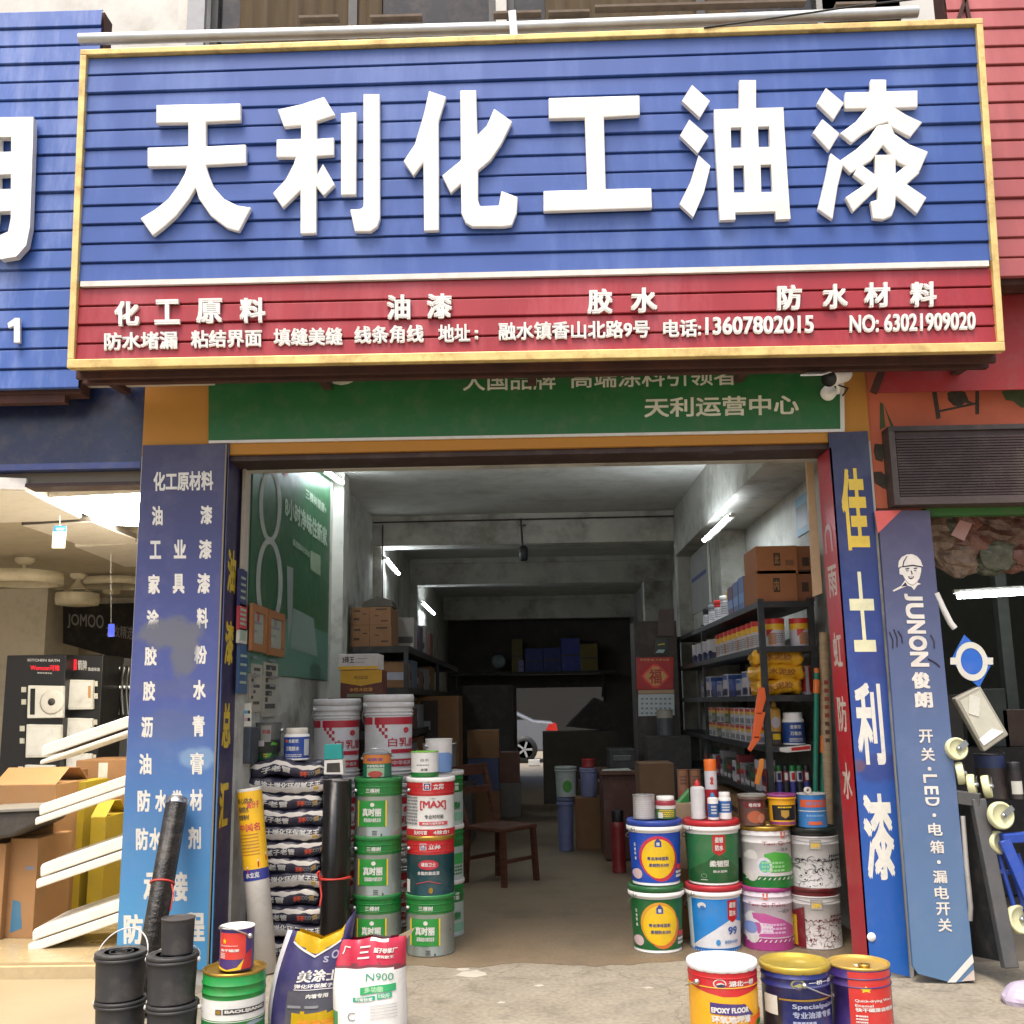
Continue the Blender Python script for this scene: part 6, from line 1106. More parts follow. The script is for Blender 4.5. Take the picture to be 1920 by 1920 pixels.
# rolls
def roll(nm, label, A, B, r, body, bands=(), cap=None, wrap=None):
    A = V(A); B = V(B); ax = (B - A).normalized(); L_ = (B - A).length; t = thing(nm, label, 'roll', A)
    b = MB(); b.lathe([(r * .35, .0), (r, .002), (r, L_ - .002), (r * .97, L_), (r * .35, L_)], body, A, 28, axis=ax, mod=(lambda i, a: .004 * math.sin(3 * a + i * 2) + .002 * math.sin(9 * a) if 0 < i < 4 else 0) if wrap else None); b.lathe([(r * .34, L_ - .03), (.001, L_ - .03)], BLACK, A, 20, axis=ax); b.build('sheet_roll', t)
    if bands:
        k = MB()
        for z0, z1, mt in bands: k.lathe([(r + .0015, z0 * L_), (r + .0015, z1 * L_)], mt, A, 36, axis=ax)
        k.build('wrapper', t)
    return t, A, ax, L_
Ya = 6.2; A, B = gr(484, 1836), at(467, 1478, 6.27)
t, A, ax, L_ = roll('membrane_roll', 'white roll with yellow wrapper standing before the navy bag pile', (A.x, 6.25, 0), B, .072, M(206, 200, 190, .45, var=.04), [(.56, .985, M(226, 176, 30, .35)), (.985, .999, OFFW), (.5, .56, M(40, 52, 130, .4))])
k = MB(); u = V((0, -1, 0)); s_ = ax.cross(u).normalized(); s_ = s_ if s_.x > 0 else -s_
def rf(a, z, n=0): return A + ax * (z * L_) + (s_ * math.sin(a) - (ax.cross(s_)).normalized() * math.cos(a) * (1 if ax.cross(s_).y > 0 else -1)) * (.0735 + n)
for a0, a1, z0, z1, st, mt in ((-.9, .5, .92, .95, '安心防水', DGREY), (-.8, .1, .87, .905, '卷材防水', DGREY), (-.9, .1, .83, .86, '胶膜卷材', DGREY), (.0, 1.0, .89, .93, '高分子', PINKT), (-.9, .9, .765, .81, '中国名', PINKT)): k.text(st, lambda u_, v, n: rf(a0 + (a1 - a0) * u_, z0 + (z1 - z0) * v, .001 + n * .3), mt, .02)
for i in range(7): z = .745 - .018 * i; k.add([rf(-.9 + 1.6 * j / 8, z, .001) for j in range(9)] + [rf(-.9 + 1.6 * j / 8, z + .006, .001) for j in range(8, -1, -1)], [(j, j + 1, 16 - j, 17 - j) for j in range(8)], M(176, 120, 30, .5))
pts = [(-1.3, .545), (-.4, .565), (.5, .6), (1.3, .63)]; k.add([rf(a, z, .0018) for a, z in pts] + [rf(a, z - .03, .0018) for a, z in pts[::-1]], [(0, 1, 6, 7), (1, 2, 5, 6), (2, 3, 4, 5)], RED); k.add([rf(a, z + .012, .0016) for a, z in pts] + [rf(a, z, .0016) for a, z in pts[::-1]], [(0, 1, 6, 7), (1, 2, 5, 6), (2, 3, 4, 5)], OFFW)
k.text('水立克', lambda u_, v, n: rf(-.6 + 1.1 * u_, .515 + .03 * v, .001 + n * .3), OFFW, .03); k.build('printing', t)
GBLK = M(24, 24, 25, .32, var=.3, sc=16, bump=.3)
A = V((at(630, 1700, 6.55).x, 6.5, .003)); B = V((at(632, 1455, 6.6).x, 6.6, at(632, 1462, 6.6).z))
t, A, ax, L_ = roll('membrane_roll', 'glossy black roll tied with red string right of the bag pile', A, B, .088, GBLK, (), None, True)
k = MB(); c_ = A + ax * (at(630, 1650, 6.5).z - A.z); pts = []
for i in range(40): a = i / 40 * 4 * math.pi; pts.append(c_ + V((.094 * math.cos(a), .094 * math.sin(a), .008 * math.sin(a / 2) + .02 * i / 40)))
k.tube(pts, .005, M(200, 60, 50, .5), 6); q = V((c_.x - .085, c_.y - .05, c_.z)); k.tube([q + V((.02, 0, .03)), q, q + V((-.01, -.03, .05)), q + V((.0, -.02, .06)), q, q + V((.02, -.03, -.08)), q + V((.01, -.03, -.14))], .006, M(200, 60, 50, .5), 6); k.build('string', t); k = MB(); k.lathe([(.09, L_ - .012), (.091, L_ + .004), (.05, L_ + .006)], M(110, 108, 104, .5), A, 24, axis=ax); k.build('torn_edge', t)
t = thing('sample_box', 'teal flip-open box with dark window standing on the black roll', 'box', at(628, 1456, 6.55)); Q = flat(6.5)
b = MB(); b.prism([Q(607, 1452), Q(644, 1452), Q(642, 1424), Q(608, 1426)], (0, .09, 0), OFFW); b.prism([Q(612, 1448, .002), Q(638, 1448, .002), Q(637, 1430, .002), Q(613, 1431, .002)], (0, .003, 0), M(50, 46, 42, .4)); b.build('tray', t, .003)
b = MB(); b.prism([Q(607, 1424), Q(642, 1423), Q(640, 1395), Q(608, 1396)], (0, .05, 0), TEAL); b.build('lid', t, .003)
tz = lz + 3 * H3 + .008
put('small_tin', 'small orange and green tin on the left tin stack', 'tin', (681, 734, 1414, 1461), Yc - .03, tz, 'small', [(0, .6, M(24, 100, 70, .35)), (.6, 1, M(190, 112, 50, .35))], GREYT, [('t', '威霸漆', -.6, .5, .7, .84, M(110, 70, 120, .5), .02), ('lines', -.6, .6, .44, .56, 2, OFFW), ('r', -.6, .6, .05, .42, M(140, 170, 140, .5)), ('e', 0, .16, .5, .14, M(160, 60, 50, .5))], 0, ('up', 180, 55), 1)
put('small_tin', 'small white and green tin on the white and red tin', 'tin', (771, 822, 1410, 1456), Yc - .06, tz, 'small', [(0, .2, GREEN), (.2, 1, M(214, 212, 206, .4))], M(120, 180, 60, .4), [('p', [(-1, .05), (1, .05), (1, .22), (.5, .12), (0, .1), (-.5, .12), (-1, .22)], GREEN), ('t', '白木', -.2, .4, .62, .74, GREYT, .01), ('lines', -.5, .4, .45, .52, 1, GREYT), ('t', '水漆', -.2, .3, .25, .36, DGREY, .02)], 0)
put('paint_bucket', 'white and pale blue bucket behind the small white and green tin', 'bucket', (798, 848, 1393, 1456), Yc + .22, None, 'small', [(0, .6, M(110, 146, 196, .4)), (.6, 1, M(210, 206, 200, .4))], OFFW, [('p', [(-1, .55), (0, .75), (1, .5), (1, .7), (0, .9), (-1, .8)], M(210, 206, 200, .4))], 0, ('side', 128, .3), .94); o = [o for o in TOPS][-1]; o.location.z = bz + 3 * (H4 + .001) + .01
put('open_tin', 'open steel tin behind the pale blue bucket', 'tin', (793, 855, 1378, 1420), 7.36, None, 'open', [(0, 1, STEEL)], STEEL); o = [o for o in TOPS][-1]; o.location.z = bz + 3 * (H4 + .001) + .02

# ---------------------------------------------------------------- foreground left
BK = M(40, 40, 41, .55, var=.12, sc=8); BKW = M(200, 196, 190, .4)
def blackpail(label, px, Y, base, H, wire):
    t = put('tar_bucket', label, 'bucket', px, Y, base, 'bucket', [(0, 1, BK)], BK, (), 0, wire, .93, 'black lidded buckets', H, BKW)
    R = (at(px[1], 1850, Y) - at(px[0], 1850, Y)).length / 2 / 1.06; sv = WL[t]; WL[t] = V((0, 0, 0)); b = MB()
    for r_ in (.7, .45, .2): b.lathe([(R * (r_ + .04), H * .986), (R * (r_ + .03), H * .995), (R * r_, H * .995), (R * (r_ - .01), H * .986)], BK, seg=36)
    b.build('lid_ring', t); WL[t] = sv; return t
Yk = 5.0; hk = .262
zk = at(224, 1795, Yk - .13).z; H_ = zk / 2
blackpail('lower black bucket of the left bucket pair', (176, 272, 1890, 1990), Yk, .022, H_ - .023, ('side', 90, .2)); blackpail('upper black bucket of the left bucket pair with raised wire handle', (177, 273, 1795, 1890), Yk, H_, H_, ('up', 0, 40))
zk2 = at(320, 1800, 4.93 - .13).z; H2_ = zk2 / 2
blackpail('lower black bucket under the one carrying the small black pot', (273, 370, 1890, 1990), 4.93, .003, H2_ - .004, ('side', 90, .2)); blackpail('upper black bucket carrying the small black pot', (274, 370, 1800, 1890), 4.93, H2_, H2_, ('up', 0, 75))
put('tar_pot', 'small black pot standing on the right black bucket', 'pot', (303, 363, 1727, 1797), 4.93, zk2 + .001, 'small', [(0, 1, BK)], M(58, 52, 48, .6), (), 0, None, .94)
t, A, ax, L_ = roll('membrane_roll', 'crinkled black roll leaning on the left column panel', (at(262, 1830, 5.4).x, 5.42, .02), at(332, 1500, 5.9), .058, M(38, 37, 36, .2, var=.5, sc=34, bump=1, stretch=(1, 1, 2)), (), None, True)
k = MB(); k.lathe([(.061, L_ - .03), (.064, L_ + .004), (.03, L_ + .008)], STEEL, A, 24, axis=ax); k.build('torn_edge', t)
c_ = A + ax * (L_ * .58); k = MB(); pts = [c_ + ax.orthogonal().normalized() * .062 * math.cos(a) + ax.cross(ax.orthogonal().normalized()) * .062 * math.sin(a) for a in [i * .2618 for i in range(25)]]; k.tube(pts, .005, M(200, 60, 50, .5), 6); q = c_ + V((.06, -.03, 0)); k.tube([q, q + V((.02, -.02, -.05)), q + V((.005, -.02, -.13))], .004, M(200, 60, 50, .5), 6); k.build('string', t)
Yg = 4.98
zg = at(437, 1832, Yg - .15).z
put('paint_can', 'green and white paint can with gold lid at the bottom left', 'paint can', (380, 495, 1832, 1980), Yg, .003, 'drum', [(0, .42, GREEN), (.42, .68, M(206, 206, 200, .4)), (.68, 1, M(26, 130, 56, .3))], GOLD,
    [('band', .4, .41, OFFW), ('r', -.18, .98, .5, .575, M(60, 60, 60, .4)), ('t', 'BAOLIJIANG', -.12, .95, .512, .562, OFFW, .04), ('r', -.42, -.22, .5, .57, M(90, 84, 70, .4)), ('e', -.32, .535, .07, .025, GOLD), ('e', .75, .14, .5, .25, M(130, 144, 156, .5)), ('t', '环保地板漆', -.5, .1, .35, .37, OFFW, .02), ('t', '589', -.5, .1, .22, .32, OFFW, .02), ('e', .8, .2, .16, .06, ORANGE)], .12, None, 1, None, zg - .003)
NVP = M(64, 40, 100, .35)
put('small_can', 'small red can with white lid and flame print on the green paint can', 'paint can', (413, 475, 1742, 1828), Yg - .01, zg + .006, 'small', [(0, 1, M(60, 44, 104, .35))], WHITE, [('r', -.82, .72, .28, .9, M(200, 58, 48, .35)), ('p', [(-.85, .3), (-.3, .17), (.3, .2), (.9, .42), (.9, .05), (-.5, .02), (-.9, .15)], M(66, 44, 110, .4)), ('p', [(-.9, .12), (-.3, .04), (.3, .1), (.7, .32), (.5, .04), (-.3, 0.01), (-.9, .05)], YEL), ('p', [(.5, .05), (.95, .05), (.95, .5), (.7, .38)], RED), ('p', [(-.6, .74), (-.52, .73), (-.48, .78), (-.44, .73), (-.36, .74), (-.42, .69), (-.39, .65), (-.48, .67), (-.57, .65), (-.54, .69)], YEL), ('t', 'Quick-drying Wood Enamel', -.72, .3, .58, .62, OFFW, .02), ('t', '快干磁漆', -.72, .4, .46, .53, OFFW, .04), ('lines', -.72, -.42, .3, .44, 4, OFFW)], 0, ('up', 150, 62), 1)

# standing bags
def standbag(nm, label, cat, Y, W, H, topfn, mats, art, seed, px_c, lean=0, open_=0):
    q = random.Random(seed); xc = at(px_c, 1850, Y).x; loc = V((xc, Y, 0)); t = thing(nm, label, cat, loc); WL[t] = V((0, 0, 0)); b = MB(); n, m = 36, 36
    P = [(q.uniform(4, 9), q.uniform(5, 12), q.uniform(0, 6)) for _ in range(5)]
    def surf(u, v, side, nn=0):
        w_ = W / 2 * (1 - .1 * v + .05 * math.sin(v * 3)); d_ = .12 * (1 - v) ** .6 * .8 + .028; e = max(0, 1 - abs(u) ** 3) ** .6
        wr = .006 * sum(math.sin(a * u + b_ * v + c) for a, b_, c in P) * (.35 + v) * .55
        h = topfn(u) * H
        y = side * (d_ * e + .004) + wr - .02 * v
        return V((w_ * u + lean * v * v + .012 * v * math.sin(4 * v + seed), y + (-nn if side < 0 else nn), h * v + .003))
    for side in (-1, 1):
        vs = [surf(-1 + 2 * i / n, j / m, side) for j in range(m + 1) for i in range(n + 1)]
        for key, mt in mats:
            fs = []
            for j in range(m):
                for i in range(n):
                    u, v = -1 + 2 * (i + .5) / n, (j + .5) / m; z = v * topfn(u) * H
                    which = next(k for k, (f, _) in enumerate(mats) if f(u, z))
                    if mats[which][1] is mt:
                        f = (j * (n + 1) + i, j * (n + 1) + i + 1, (j + 1) * (n + 1) + i + 1, (j + 1) * (n + 1) + i); fs.append(f if side < 0 else f[::-1])
            if fs: b.add(vs, fs, mt, True)
    b.build('sack', t); k = MB()
    def F_(u, z, nn):
        v = z / (topfn(u) * H); return surf(u, min(v, .995), -1, .004 + nn)
    for it in art:
        if it[0] == 't': _, st, u0, u1, z0, z1, mt, bo = it; k.text(st, lambda u, v, nn: F_(u0 + (u1 - u0) * u, (z0 + (z1 - z0) * v) * H, nn * .3), mt, bo)
        elif it[0] == 'p':
            po, mt = it[1], it[2]; lo, hi = min(p_[0] for p_ in po), max(p_[0] for p_ in po); ns = max(2, int((hi - lo) / .06))
            for i in range(ns):
                c = clip(po, lo + (hi - lo) * i / ns, lo + (hi - lo) * (i + 1) / ns)
                if c:
                    zl, zh = min(p_[1] for p_ in c), max(p_[1] for p_ in c); nz = max(1, int((zh - zl) / .04))
                    for j in range(nz):
                        c2 = [(b_, a) for a, b_ in clip([(b_, a) for a, b_ in c], zl + (zh - zl) * j / nz, zl + (zh - zl) * (j + 1) / nz)]
                        if len(c2) > 2: c2 = c2; k.add([F_(b__[0] if False else b__[0], b__[1] * H, it[3] if len(it) > 3 else 0) for b__ in c2], [tuple(range(len(c2)))], mt, True)
    k.build('printing', t); WL[t] = loc; return t
NB = M(52, 48, 92, .32, var=.12, sc=6, coat=.3); NG = M(70, 70, 78, .4, var=.1); BY = M(232, 194, 20, .4, var=.05)
HB = at(585, 1752, 5.12).z + .02
topN = lambda u: (.92 + .09 * min(1, abs(u) / .6)) + (.2 * max(0, (u - .6) / .4) if u > .6 else 0)
ytop_ = lambda u: (.93 + .0 * u)
standbag('putty_sack', 'open navy putty sack with yellow wedge print standing in front', 'sack', 5.12, .355, HB, topN,
    [(lambda u, z: u < -.86, M(196, 196, 200, .5)), (lambda u, z: z > HB * (.78 + .22 * abs(u)) and -.66 < u < .7, BY), (lambda u, z: z < HB * .1, M(190, 180, 170, .5)), (lambda u, z: z < HB * .27 and u > -.3, BY), (lambda u, z: z < HB * .47 and u > -.42, NG), (lambda u, z: True, NB)],
    [('t', '美涂士', -.28, .82, .545, .655, OFFW, .03), ('t', '弹化环保腻子王', -.3, .86, .49, .53, OFFW, .03), ('p', [(-.3, .475), (.84, .475), (.84, .482), (-.3, .482)], OFFW), ('t', '内墙专用', .05, .6, .4, .44, OFFW, .03), ('p', [(-.4, .31), (-.05, .31), (-.05, .335), (-.4, .335)], GREYT), ('p', [(.05, .31), (.4, .31), (.4, .335), (.05, .335)], GREYT), ('t', '抗流墙', -.1, .8, .12, .21, M(220, 140, 30, .5), .03), ('p', [(-.66, .925), (0, .78), (.7, .934), (.7, .918), (0, .762), (-.66, .908)], OFFW, .002), ('t', 'O', .5, .72, .76, .84, M(150, 150, 170, .5), .02), ('t', 'S', .28, .44, .72, .78, M(150, 150, 170, .5), .03)], 4, 577, .055)
HW = at(700, 1757, 5.08).z + .005
topW = lambda u: 1.0 + .05 * max(0, u - .3) - .03 * abs(u)
WSK = M(214, 212, 206, .4, var=.05)
standbag('powder_sack', 'white powder sack with red top band and green print standing in front', 'sack', 5.08, .34, HW, topW,
    [(lambda u, z: z > HW * (.985 - .05 * max(0, u)) and u < .5, M(226, 220, 214, .4)), (lambda u, z: z > HW * (.76 - .03 * u * u) , M(176, 34, 62, .4, var=.08)), (lambda u, z: z > HW * (.725 - .03 * u * u), M(110, 50, 60, .5)), (lambda u, z: u < -.78 and z < HW * .3, M(60, 140, 90, .5)), (lambda u, z: True, WSK)],
    [('t', 'N900', -.02, .72, .6, .67, M(40, 140, 110, .5), .0), ('t', '腻子砂浆厂', .1, .78, .86, .91, OFFW, .04), ('t', '瓷砖胶王', .2, .7, .81, .84, OFFW, .03), ('t', '三', -.32, .0, .81, .93, OFFW, .02), ('t', '厂', -.82, -.6, .84, .92, OFFW, .03), ('p', [(-.16, .47), (.78, .5), (.78, .57), (-.16, .54)], M(44, 150, 92, .5)), ('t', '多功能', -.05, .45, .49, .545, M(150, 190, 150, .5), .04), ('p', [(-.36, .4), (.24, .42), (.24, .46), (-.36, .44)], M(36, 150, 120, .5)), ('p', [(.28, .42), (.68, .44), (.68, .49), (.28, .47)], M(60, 160, 120, .5)), ('t', '石膏砂浆', -.3, .18, .41, .445, OFFW, .03), ('t', '1公斤', .33, .62, .435, .475, OFFW, .03), ('t', 'C', -.5, -.3, .22, .3, GREYT, 0)] + [('p', [(.1, .36 - .03 * i), (.8, .37 - .03 * i), (.8, .378 - .03 * i), (.1, .368 - .03 * i)], M(180, 180, 178, .5)) for i in range(5)], 9, 695, .01)
b = MB(); Q = flat(5.06); b.prism([Q(752, 1768), Q(770, 1752), Q(778, 1740), Q(768, 1744), Q(748, 1754)], (0, .012, 0), M(140, 126, 100, .7)); one(b, 'putty_trowel', 'small trowel blade sticking out of the white sack top', 'trowel', Q(760, 1752))

# ---------------------------------------------------------------- paints on the right
Yr = 6.72; zr1 = at(1235, 1540, Yr - .17).z
hb_ = (zr1 - .003) / 2
qart = lambda ground, eg1, eg2: [('band', .05, .81, ground), ('e', .0, .44, .72, .33, eg1), ('e', .12, .38, .66, .31, eg2), ('e', .03, .42, .66, .3, YEL), ('p', [(-.12, .6), (.14, .6), (.14, .68), (.01, .74), (-.12, .68)], M(36, 62, 140, .5)), ('r', -.05, .07, .62, .67, OFFW), ('t', '青龙净味蓝彩', -.42, .42, .395, .45, M(40, 60, 120, .5), .025), ('t', '柔韧防水300', -.36, .42, .295, .35, M(40, 60, 120, .5), .025), ('t', '无', -.86, -.8, .6, .65, OFFW, .04), ('t', '毒', -.86, -.8, .53, .58, OFFW, .04), ('t', '环', -.86, -.8, .46, .51, OFFW, .04), ('t', '保', -.86, -.8, .39, .44, OFFW, .04), ('e', -.8, .18, .17, .08, M(206, 180, 180, .5)), ('r', .72, .97, .18, .22, OFFW), ('r', .72, .97, .12, .16, OFFW), ('r', .75, .95, .24, .32, PINKT)]
put('paint_bucket', 'white bucket with green lid and yellow egg print at the bottom of the right stacks', 'paint bucket', (1179, 1285, 1665, 1792), Yr, .003, 'bucket', [(0, 1, WHITE)], M(24, 92, 44, .4), qart(M(22, 96, 46, .4), M(214, 150, 40, .4), M(206, 110, 50, .4)), 0, ('side', 128, .3), .88, None, hb_)
put('paint_bucket', 'white bucket with blue lid and yellow egg print on a blue label', 'paint bucket', (1176, 1281, 1540, 1662), Yr, .003 + hb_ + .001, 'bucket', [(0, 1, WHITE)], M(34, 64, 150, .4), qart(M(28, 72, 170, .4), M(196, 44, 70, .4), M(190, 40, 60, .4)), 0, ('side', 128, .2), .88, None, hb_)
x2 = (1284, 1391, 1655, 1782); zr2 = at(1335, 1540, Yr - .15).z; h2 = (zr2 - .003) / 2
put('paint_bucket', 'white bucket with red lid and 99 printed under a blue label', 'paint bucket', (1286, 1393, 1655, 1785), Yr + .02, .003, 'bucket', [(0, 1, WHITE)], M(176, 34, 46, .4), [('band', .03, .8, M(34, 128, 200, .4)), ('p', [(-.98, .03), (.0, .38), (.5, .5), (.98, .4), (.98, .03)], M(214, 216, 218, .4)), ('band', .0, .06, M(40, 110, 180, .4)), ('r', -1, -.9, .03, .8, M(206, 216, 220, .4)), ('r', .35, .75, .5, .78, RED), ('p', [(.35, .5), (.55, .44), (.75, .5)], RED), ('t', '柔韧', .42, .68, .66, .75, OFFW, .04), ('t', '防水', .42, .68, .54, .63, OFFW, .04), ('t', '99', .35, .72, .26, .38, M(40, 90, 160, .4), .03), ('e', -.58, .7, .14, .05, OFFW), ('e', -.56, .67, .09, .03, M(40, 110, 180, .4)), ('t', '高级防水浆料', .2, .75, .13, .18, M(70, 130, 190, .4), .02), ('e', -.05, .15, .09, .045, M(60, 140, 200, .4))], 0, ('side', 128, .3), .9, None, h2)
put('paint_bucket', 'white bucket with red lid and dark green mountain label', 'paint bucket', (1282, 1389, 1540, 1655), Yr + .02, .003 + h2 + .001, 'bucket', [(0, 1, WHITE)], M(186, 36, 44, .4), [('band', .04, .79, M(42, 108, 62, .4)), ('p', [(-.98, .2), (-.4, .37), (.05, .52), (.45, .4), (.98, .15), (.98, .04), (-.98, .04)], M(24, 84, 40, .4)), ('r', -.14, .34, .52, .78, RED), ('p', [(-.14, .52), (.1, .46), (.34, .52)], RED), ('t', '柔韧', -.05, .26, .66, .75, OFFW, .04), ('t', '防水', -.05, .26, .54, .63, OFFW, .04), ('t', '柔韧型', -.28, .48, .29, .39, OFFW, .04), ('t', '防水浆料', -.15, .4, .2, .24, OFFW, .02), ('e', -.5, .15, .1, .035, M(120, 160, 120, .5)), ('e', -.5, .15, .08, .028, M(24, 84, 40, .4)), ('lines', -.62, -.38, .08, .1, 1, OFFW)], 0, ('side', 128, .2), .9, None, h2)
h3 = (at(1438, 1552, Yr - .1).z - .003) / 2; PKW = M(206, 196, 204, .35, var=.03); MAG = M(156, 56, 120, .35)
def tao(body, low, st): return [('band', .0, .2, low), ('e', -.75, .37, .28, .26, OFFW), ('p', [(-.75, .6), (-.3, .6), (.4, .5), (.9, .35), (.9, .22), (-.55, .22)] if low is MAG else [(-.3, .56), (.1, .6), (.7, .56), (.95, .4), (.95, .26), (-.2, .26)], body), ('e', -.75 if low is MAG else -.3, .36, .3, .15, M(206, 200, 206, .4)), ('e', -.8 if low is MAG else -.3, .36, .2, .1, M(120, 140, 190, .4) if low is MAG else M(90, 170, 160, .4)), ('t', st, -.85 if low is MAG else -.35, .55 if low is MAG else .98, .7, .77, M(150, 60, 70, .4), .01), ('t', 'υ', -.35 if low is MAG else .4, -.15 if low is MAG else .62, .82, .93, M(206, 110, 90, .4), .04), ('t', '一桶净', .2, .7, .6, .66, GREYT, .02), ('lines', -.4, .5, .26, .45, 3, M(200, 160, 190, .4) if low is MAG else M(140, 200, 140, .4))] + [('p', [(-.95 + .19 * i, .14), (-.9 + .19 * i, .14), (-.82 + .19 * i, .18), (-.87 + .19 * i, .18)], OFFW) for i in range(10)]
put('paint_tin', 'pinkish white tin with magenta base in the third right stack', 'paint tin', (1392, 1488, 1674, 1795), Yr + .04, .003, 'tin', [(0, .2, MAG), (.2, 1, PKW)], MAG, tao(M(176, 80, 140, .35), MAG, 'Tao Qi Paint'), 0, None, 1, None, h3)
put('paint_tin', 'white tin with green base and green roller print in the third right stack', 'paint tin', (1390, 1485, 1553, 1673), Yr + .04, .003 + h3 + .001, 'tin', [(0, .2, GREEN), (.2, 1, M(208, 206, 204, .35))], GOLD, tao(M(70, 160, 60, .35), GREEN, 'Tao Qi Paint'), 0, None, 1, None, h3)
h4_ = (at(1526, 1556, Yr - .1).z - .003) / 2
def crowd(ink, seed, lab=''):
    q = random.Random(seed); A = [('band', .88, .995, ink)]
    L3 = [[], [], [], []]
    for i in range(110):
        x, h = q.uniform(-.93, .93), q.uniform(.03, .5); rx = q.uniform(.05, .17); ry = rx * q.uniform(.25, .42); a0 = q.uniform(0, 6.28); sp = q.uniform(1.6, 4.4); w0 = q.uniform(.09, .2)
        pt = [(a0 + sp * k / 7, w0 * math.sin(math.pi * (k + .3) / 7.6)) for k in range(8)]; f2 = lambda a, s_: (max(-.985, min(.985, x + rx * s_ * math.cos(a))), max(.01, h + ry * s_ * math.sin(a)))
        for k in range(7): L3[i % 4].append([f2(pt[k][0], 1), f2(pt[k + 1][0], 1), f2(pt[k + 1][0], 1 - pt[k + 1][1]), f2(pt[k][0], 1 - pt[k][1])])
        if i % 9 == 0: L3[i % 4].append([(max(-.98, x - rx * .4), h), (x, h + ry * .5), (min(.98, x + rx * .4), h), (x, max(.01, h - ry * .5))])
    A += [('many', l_, ink) for l_ in L3]
    for i in range(10): x = -.9 + .19 * i; A.append(('p', [(x, .47 + .03 * math.sin(i * 2)), (x + .1, .5), (x + .2, .46), (x + .2, .45), (x + .1, .485), (x, .455)], ink))
    A += [('r', -.4, .05, .66, .82, GREYT), ('r', -.38, .03, .67, .81, M(176, 170, 150, .4)), ('t', 'SW', -.34, -.0, .69, .79, YEL, .05), ('t', 'JINGU', .3, .95, .52, .57, ink, .03), ('p', [(-.9, .82), (0, .78), (.9, .82), (.9, .8), (0, .76), (-.9, .8)], M(150, 150, 150, .35))]
    return A
put('paint_tin', 'white tin with dark red line drawing of a crowd in the fourth right stack', 'paint tin', (1483, 1578, 1680, 1798), Yr + .05, .003, 'tin', [(0, 1, M(208, 204, 200, .35))], M(90, 24, 24, .4), crowd(M(96, 22, 26, .4), 3) + [('p', [(-.98, .02), (-.62, .02), (-.62, .7), (-.98, .6)], M(110, 26, 34, .4)), ('r', -1, -.86, .05, .55, M(196, 160, 40, .4))], 0, None, 1, None, h4_)
put('paint_tin', 'white tin with black line drawing of a crowd in the fourth right stack', 'paint tin', (1481, 1574, 1556, 1676), Yr + .05, .003 + h4_ + .001, 'tin', [(0, 1, M(208, 206, 204, .35))], M(20, 34, 28, .4), crowd(M(26, 26, 28, .4), 8), 0, None, 1, None, h4_)
# small goods on those stacks
zt1 = .003 + 2 * hb_ + .002; zt2 = .003 + 2 * h2 + .002; zt3 = .003 + 2 * h3 + .008; zt4 = .003 + 2 * h4_ + .008
put('small_tin', 'plain silver tin on the blue-lidded bucket', 'tin', (1187, 1228, 1492, 1540), Yr - .03, zt1, 'small', [(0, 1, M(176, 172, 170, .35, .4))], M(170, 168, 166, .3, .6), [('lines', -.8, .6, .1, .8, 8, M(190, 186, 184, .4))])
put('small_jar', 'small green and white jar beside the silver tin', 'jar', (1229, 1267, 1494, 1540), Yr - .03, zt1, 'jar', [(0, .45, M(70, 110, 60, .4)), (.45, .6, OFFW), (.6, 1, M(150, 50, 60, .4))], WHITE, [('lines', -.7, .7, .1, .42, 4, YEL), ('r', -.8, -.4, .05, .3, OFFW)])
put('glue_bottle', 'white glue bottle with red nozzle on the red-lidded bucket', 'bottle', (1295, 1322, 1463, 1540), Yr - .02, zt2, 'bottle', [(0, 1, M(208, 206, 204, .4))], M(196, 44, 50, .4))
put('foam_can', 'tall red and white spray can with orange cap on the red-lidded bucket', 'spray can', (1322, 1345, 1424, 1536), Yr + .08, zt2, 'spray', [(0, .48, M(180, 40, 56, .4)), (.48, .8, M(208, 206, 206, .4))], M(230, 110, 30, .4), [('t', '发', -.3, .3, .56, .7, RED, .04), ('t', '泡', -.3, .3, .3, .42, OFFW, .04), ('t', '胶', -.3, .3, .14, .26, OFFW, .04)])
put('glue_bottle', 'small blue and white bottle with blue nozzle before the spray can', 'bottle', (1327, 1347, 1487, 1540), Yr - .08, zt2, 'bottle', [(0, .1, WHITE), (.1, .6, M(40, 90, 150, .4)), (.6, 1, WHITE)], M(50, 130, 180, .4), [('lines', -.5, .5, .2, .55, 3, OFFW)])
put('glue_jar', 'white bottle with blue label right of the small blue bottle', 'jar', (1347, 1371, 1486, 1540), Yr - .05, zt2, 'jar', [(0, .25, WHITE), (.25, .68, M(40, 100, 170, .4)), (.68, 1, WHITE)], WHITE, [('lines', -.6, .6, .3, .6, 3, OFFW)])
put('paint_pot', 'brown pot with grey lid on the third right stack', 'pot', (1384, 1438, 1491, 1552), Yr - .02, zt3, 'bucket', [(0, 1, M(88, 62, 54, .4))], M(128, 124, 114, .5), [('r', -.7, .7, .58, .78, M(110, 30, 40, .4)), ('t', '卷帘漆', -.45, .45, .62, .74, OFFW, .02), ('e', .0, .3, .6, .2, M(170, 90, 60, .4)), ('e', .5, .25, .3, .15, M(190, 120, 96, .4))], 0, None, .88)
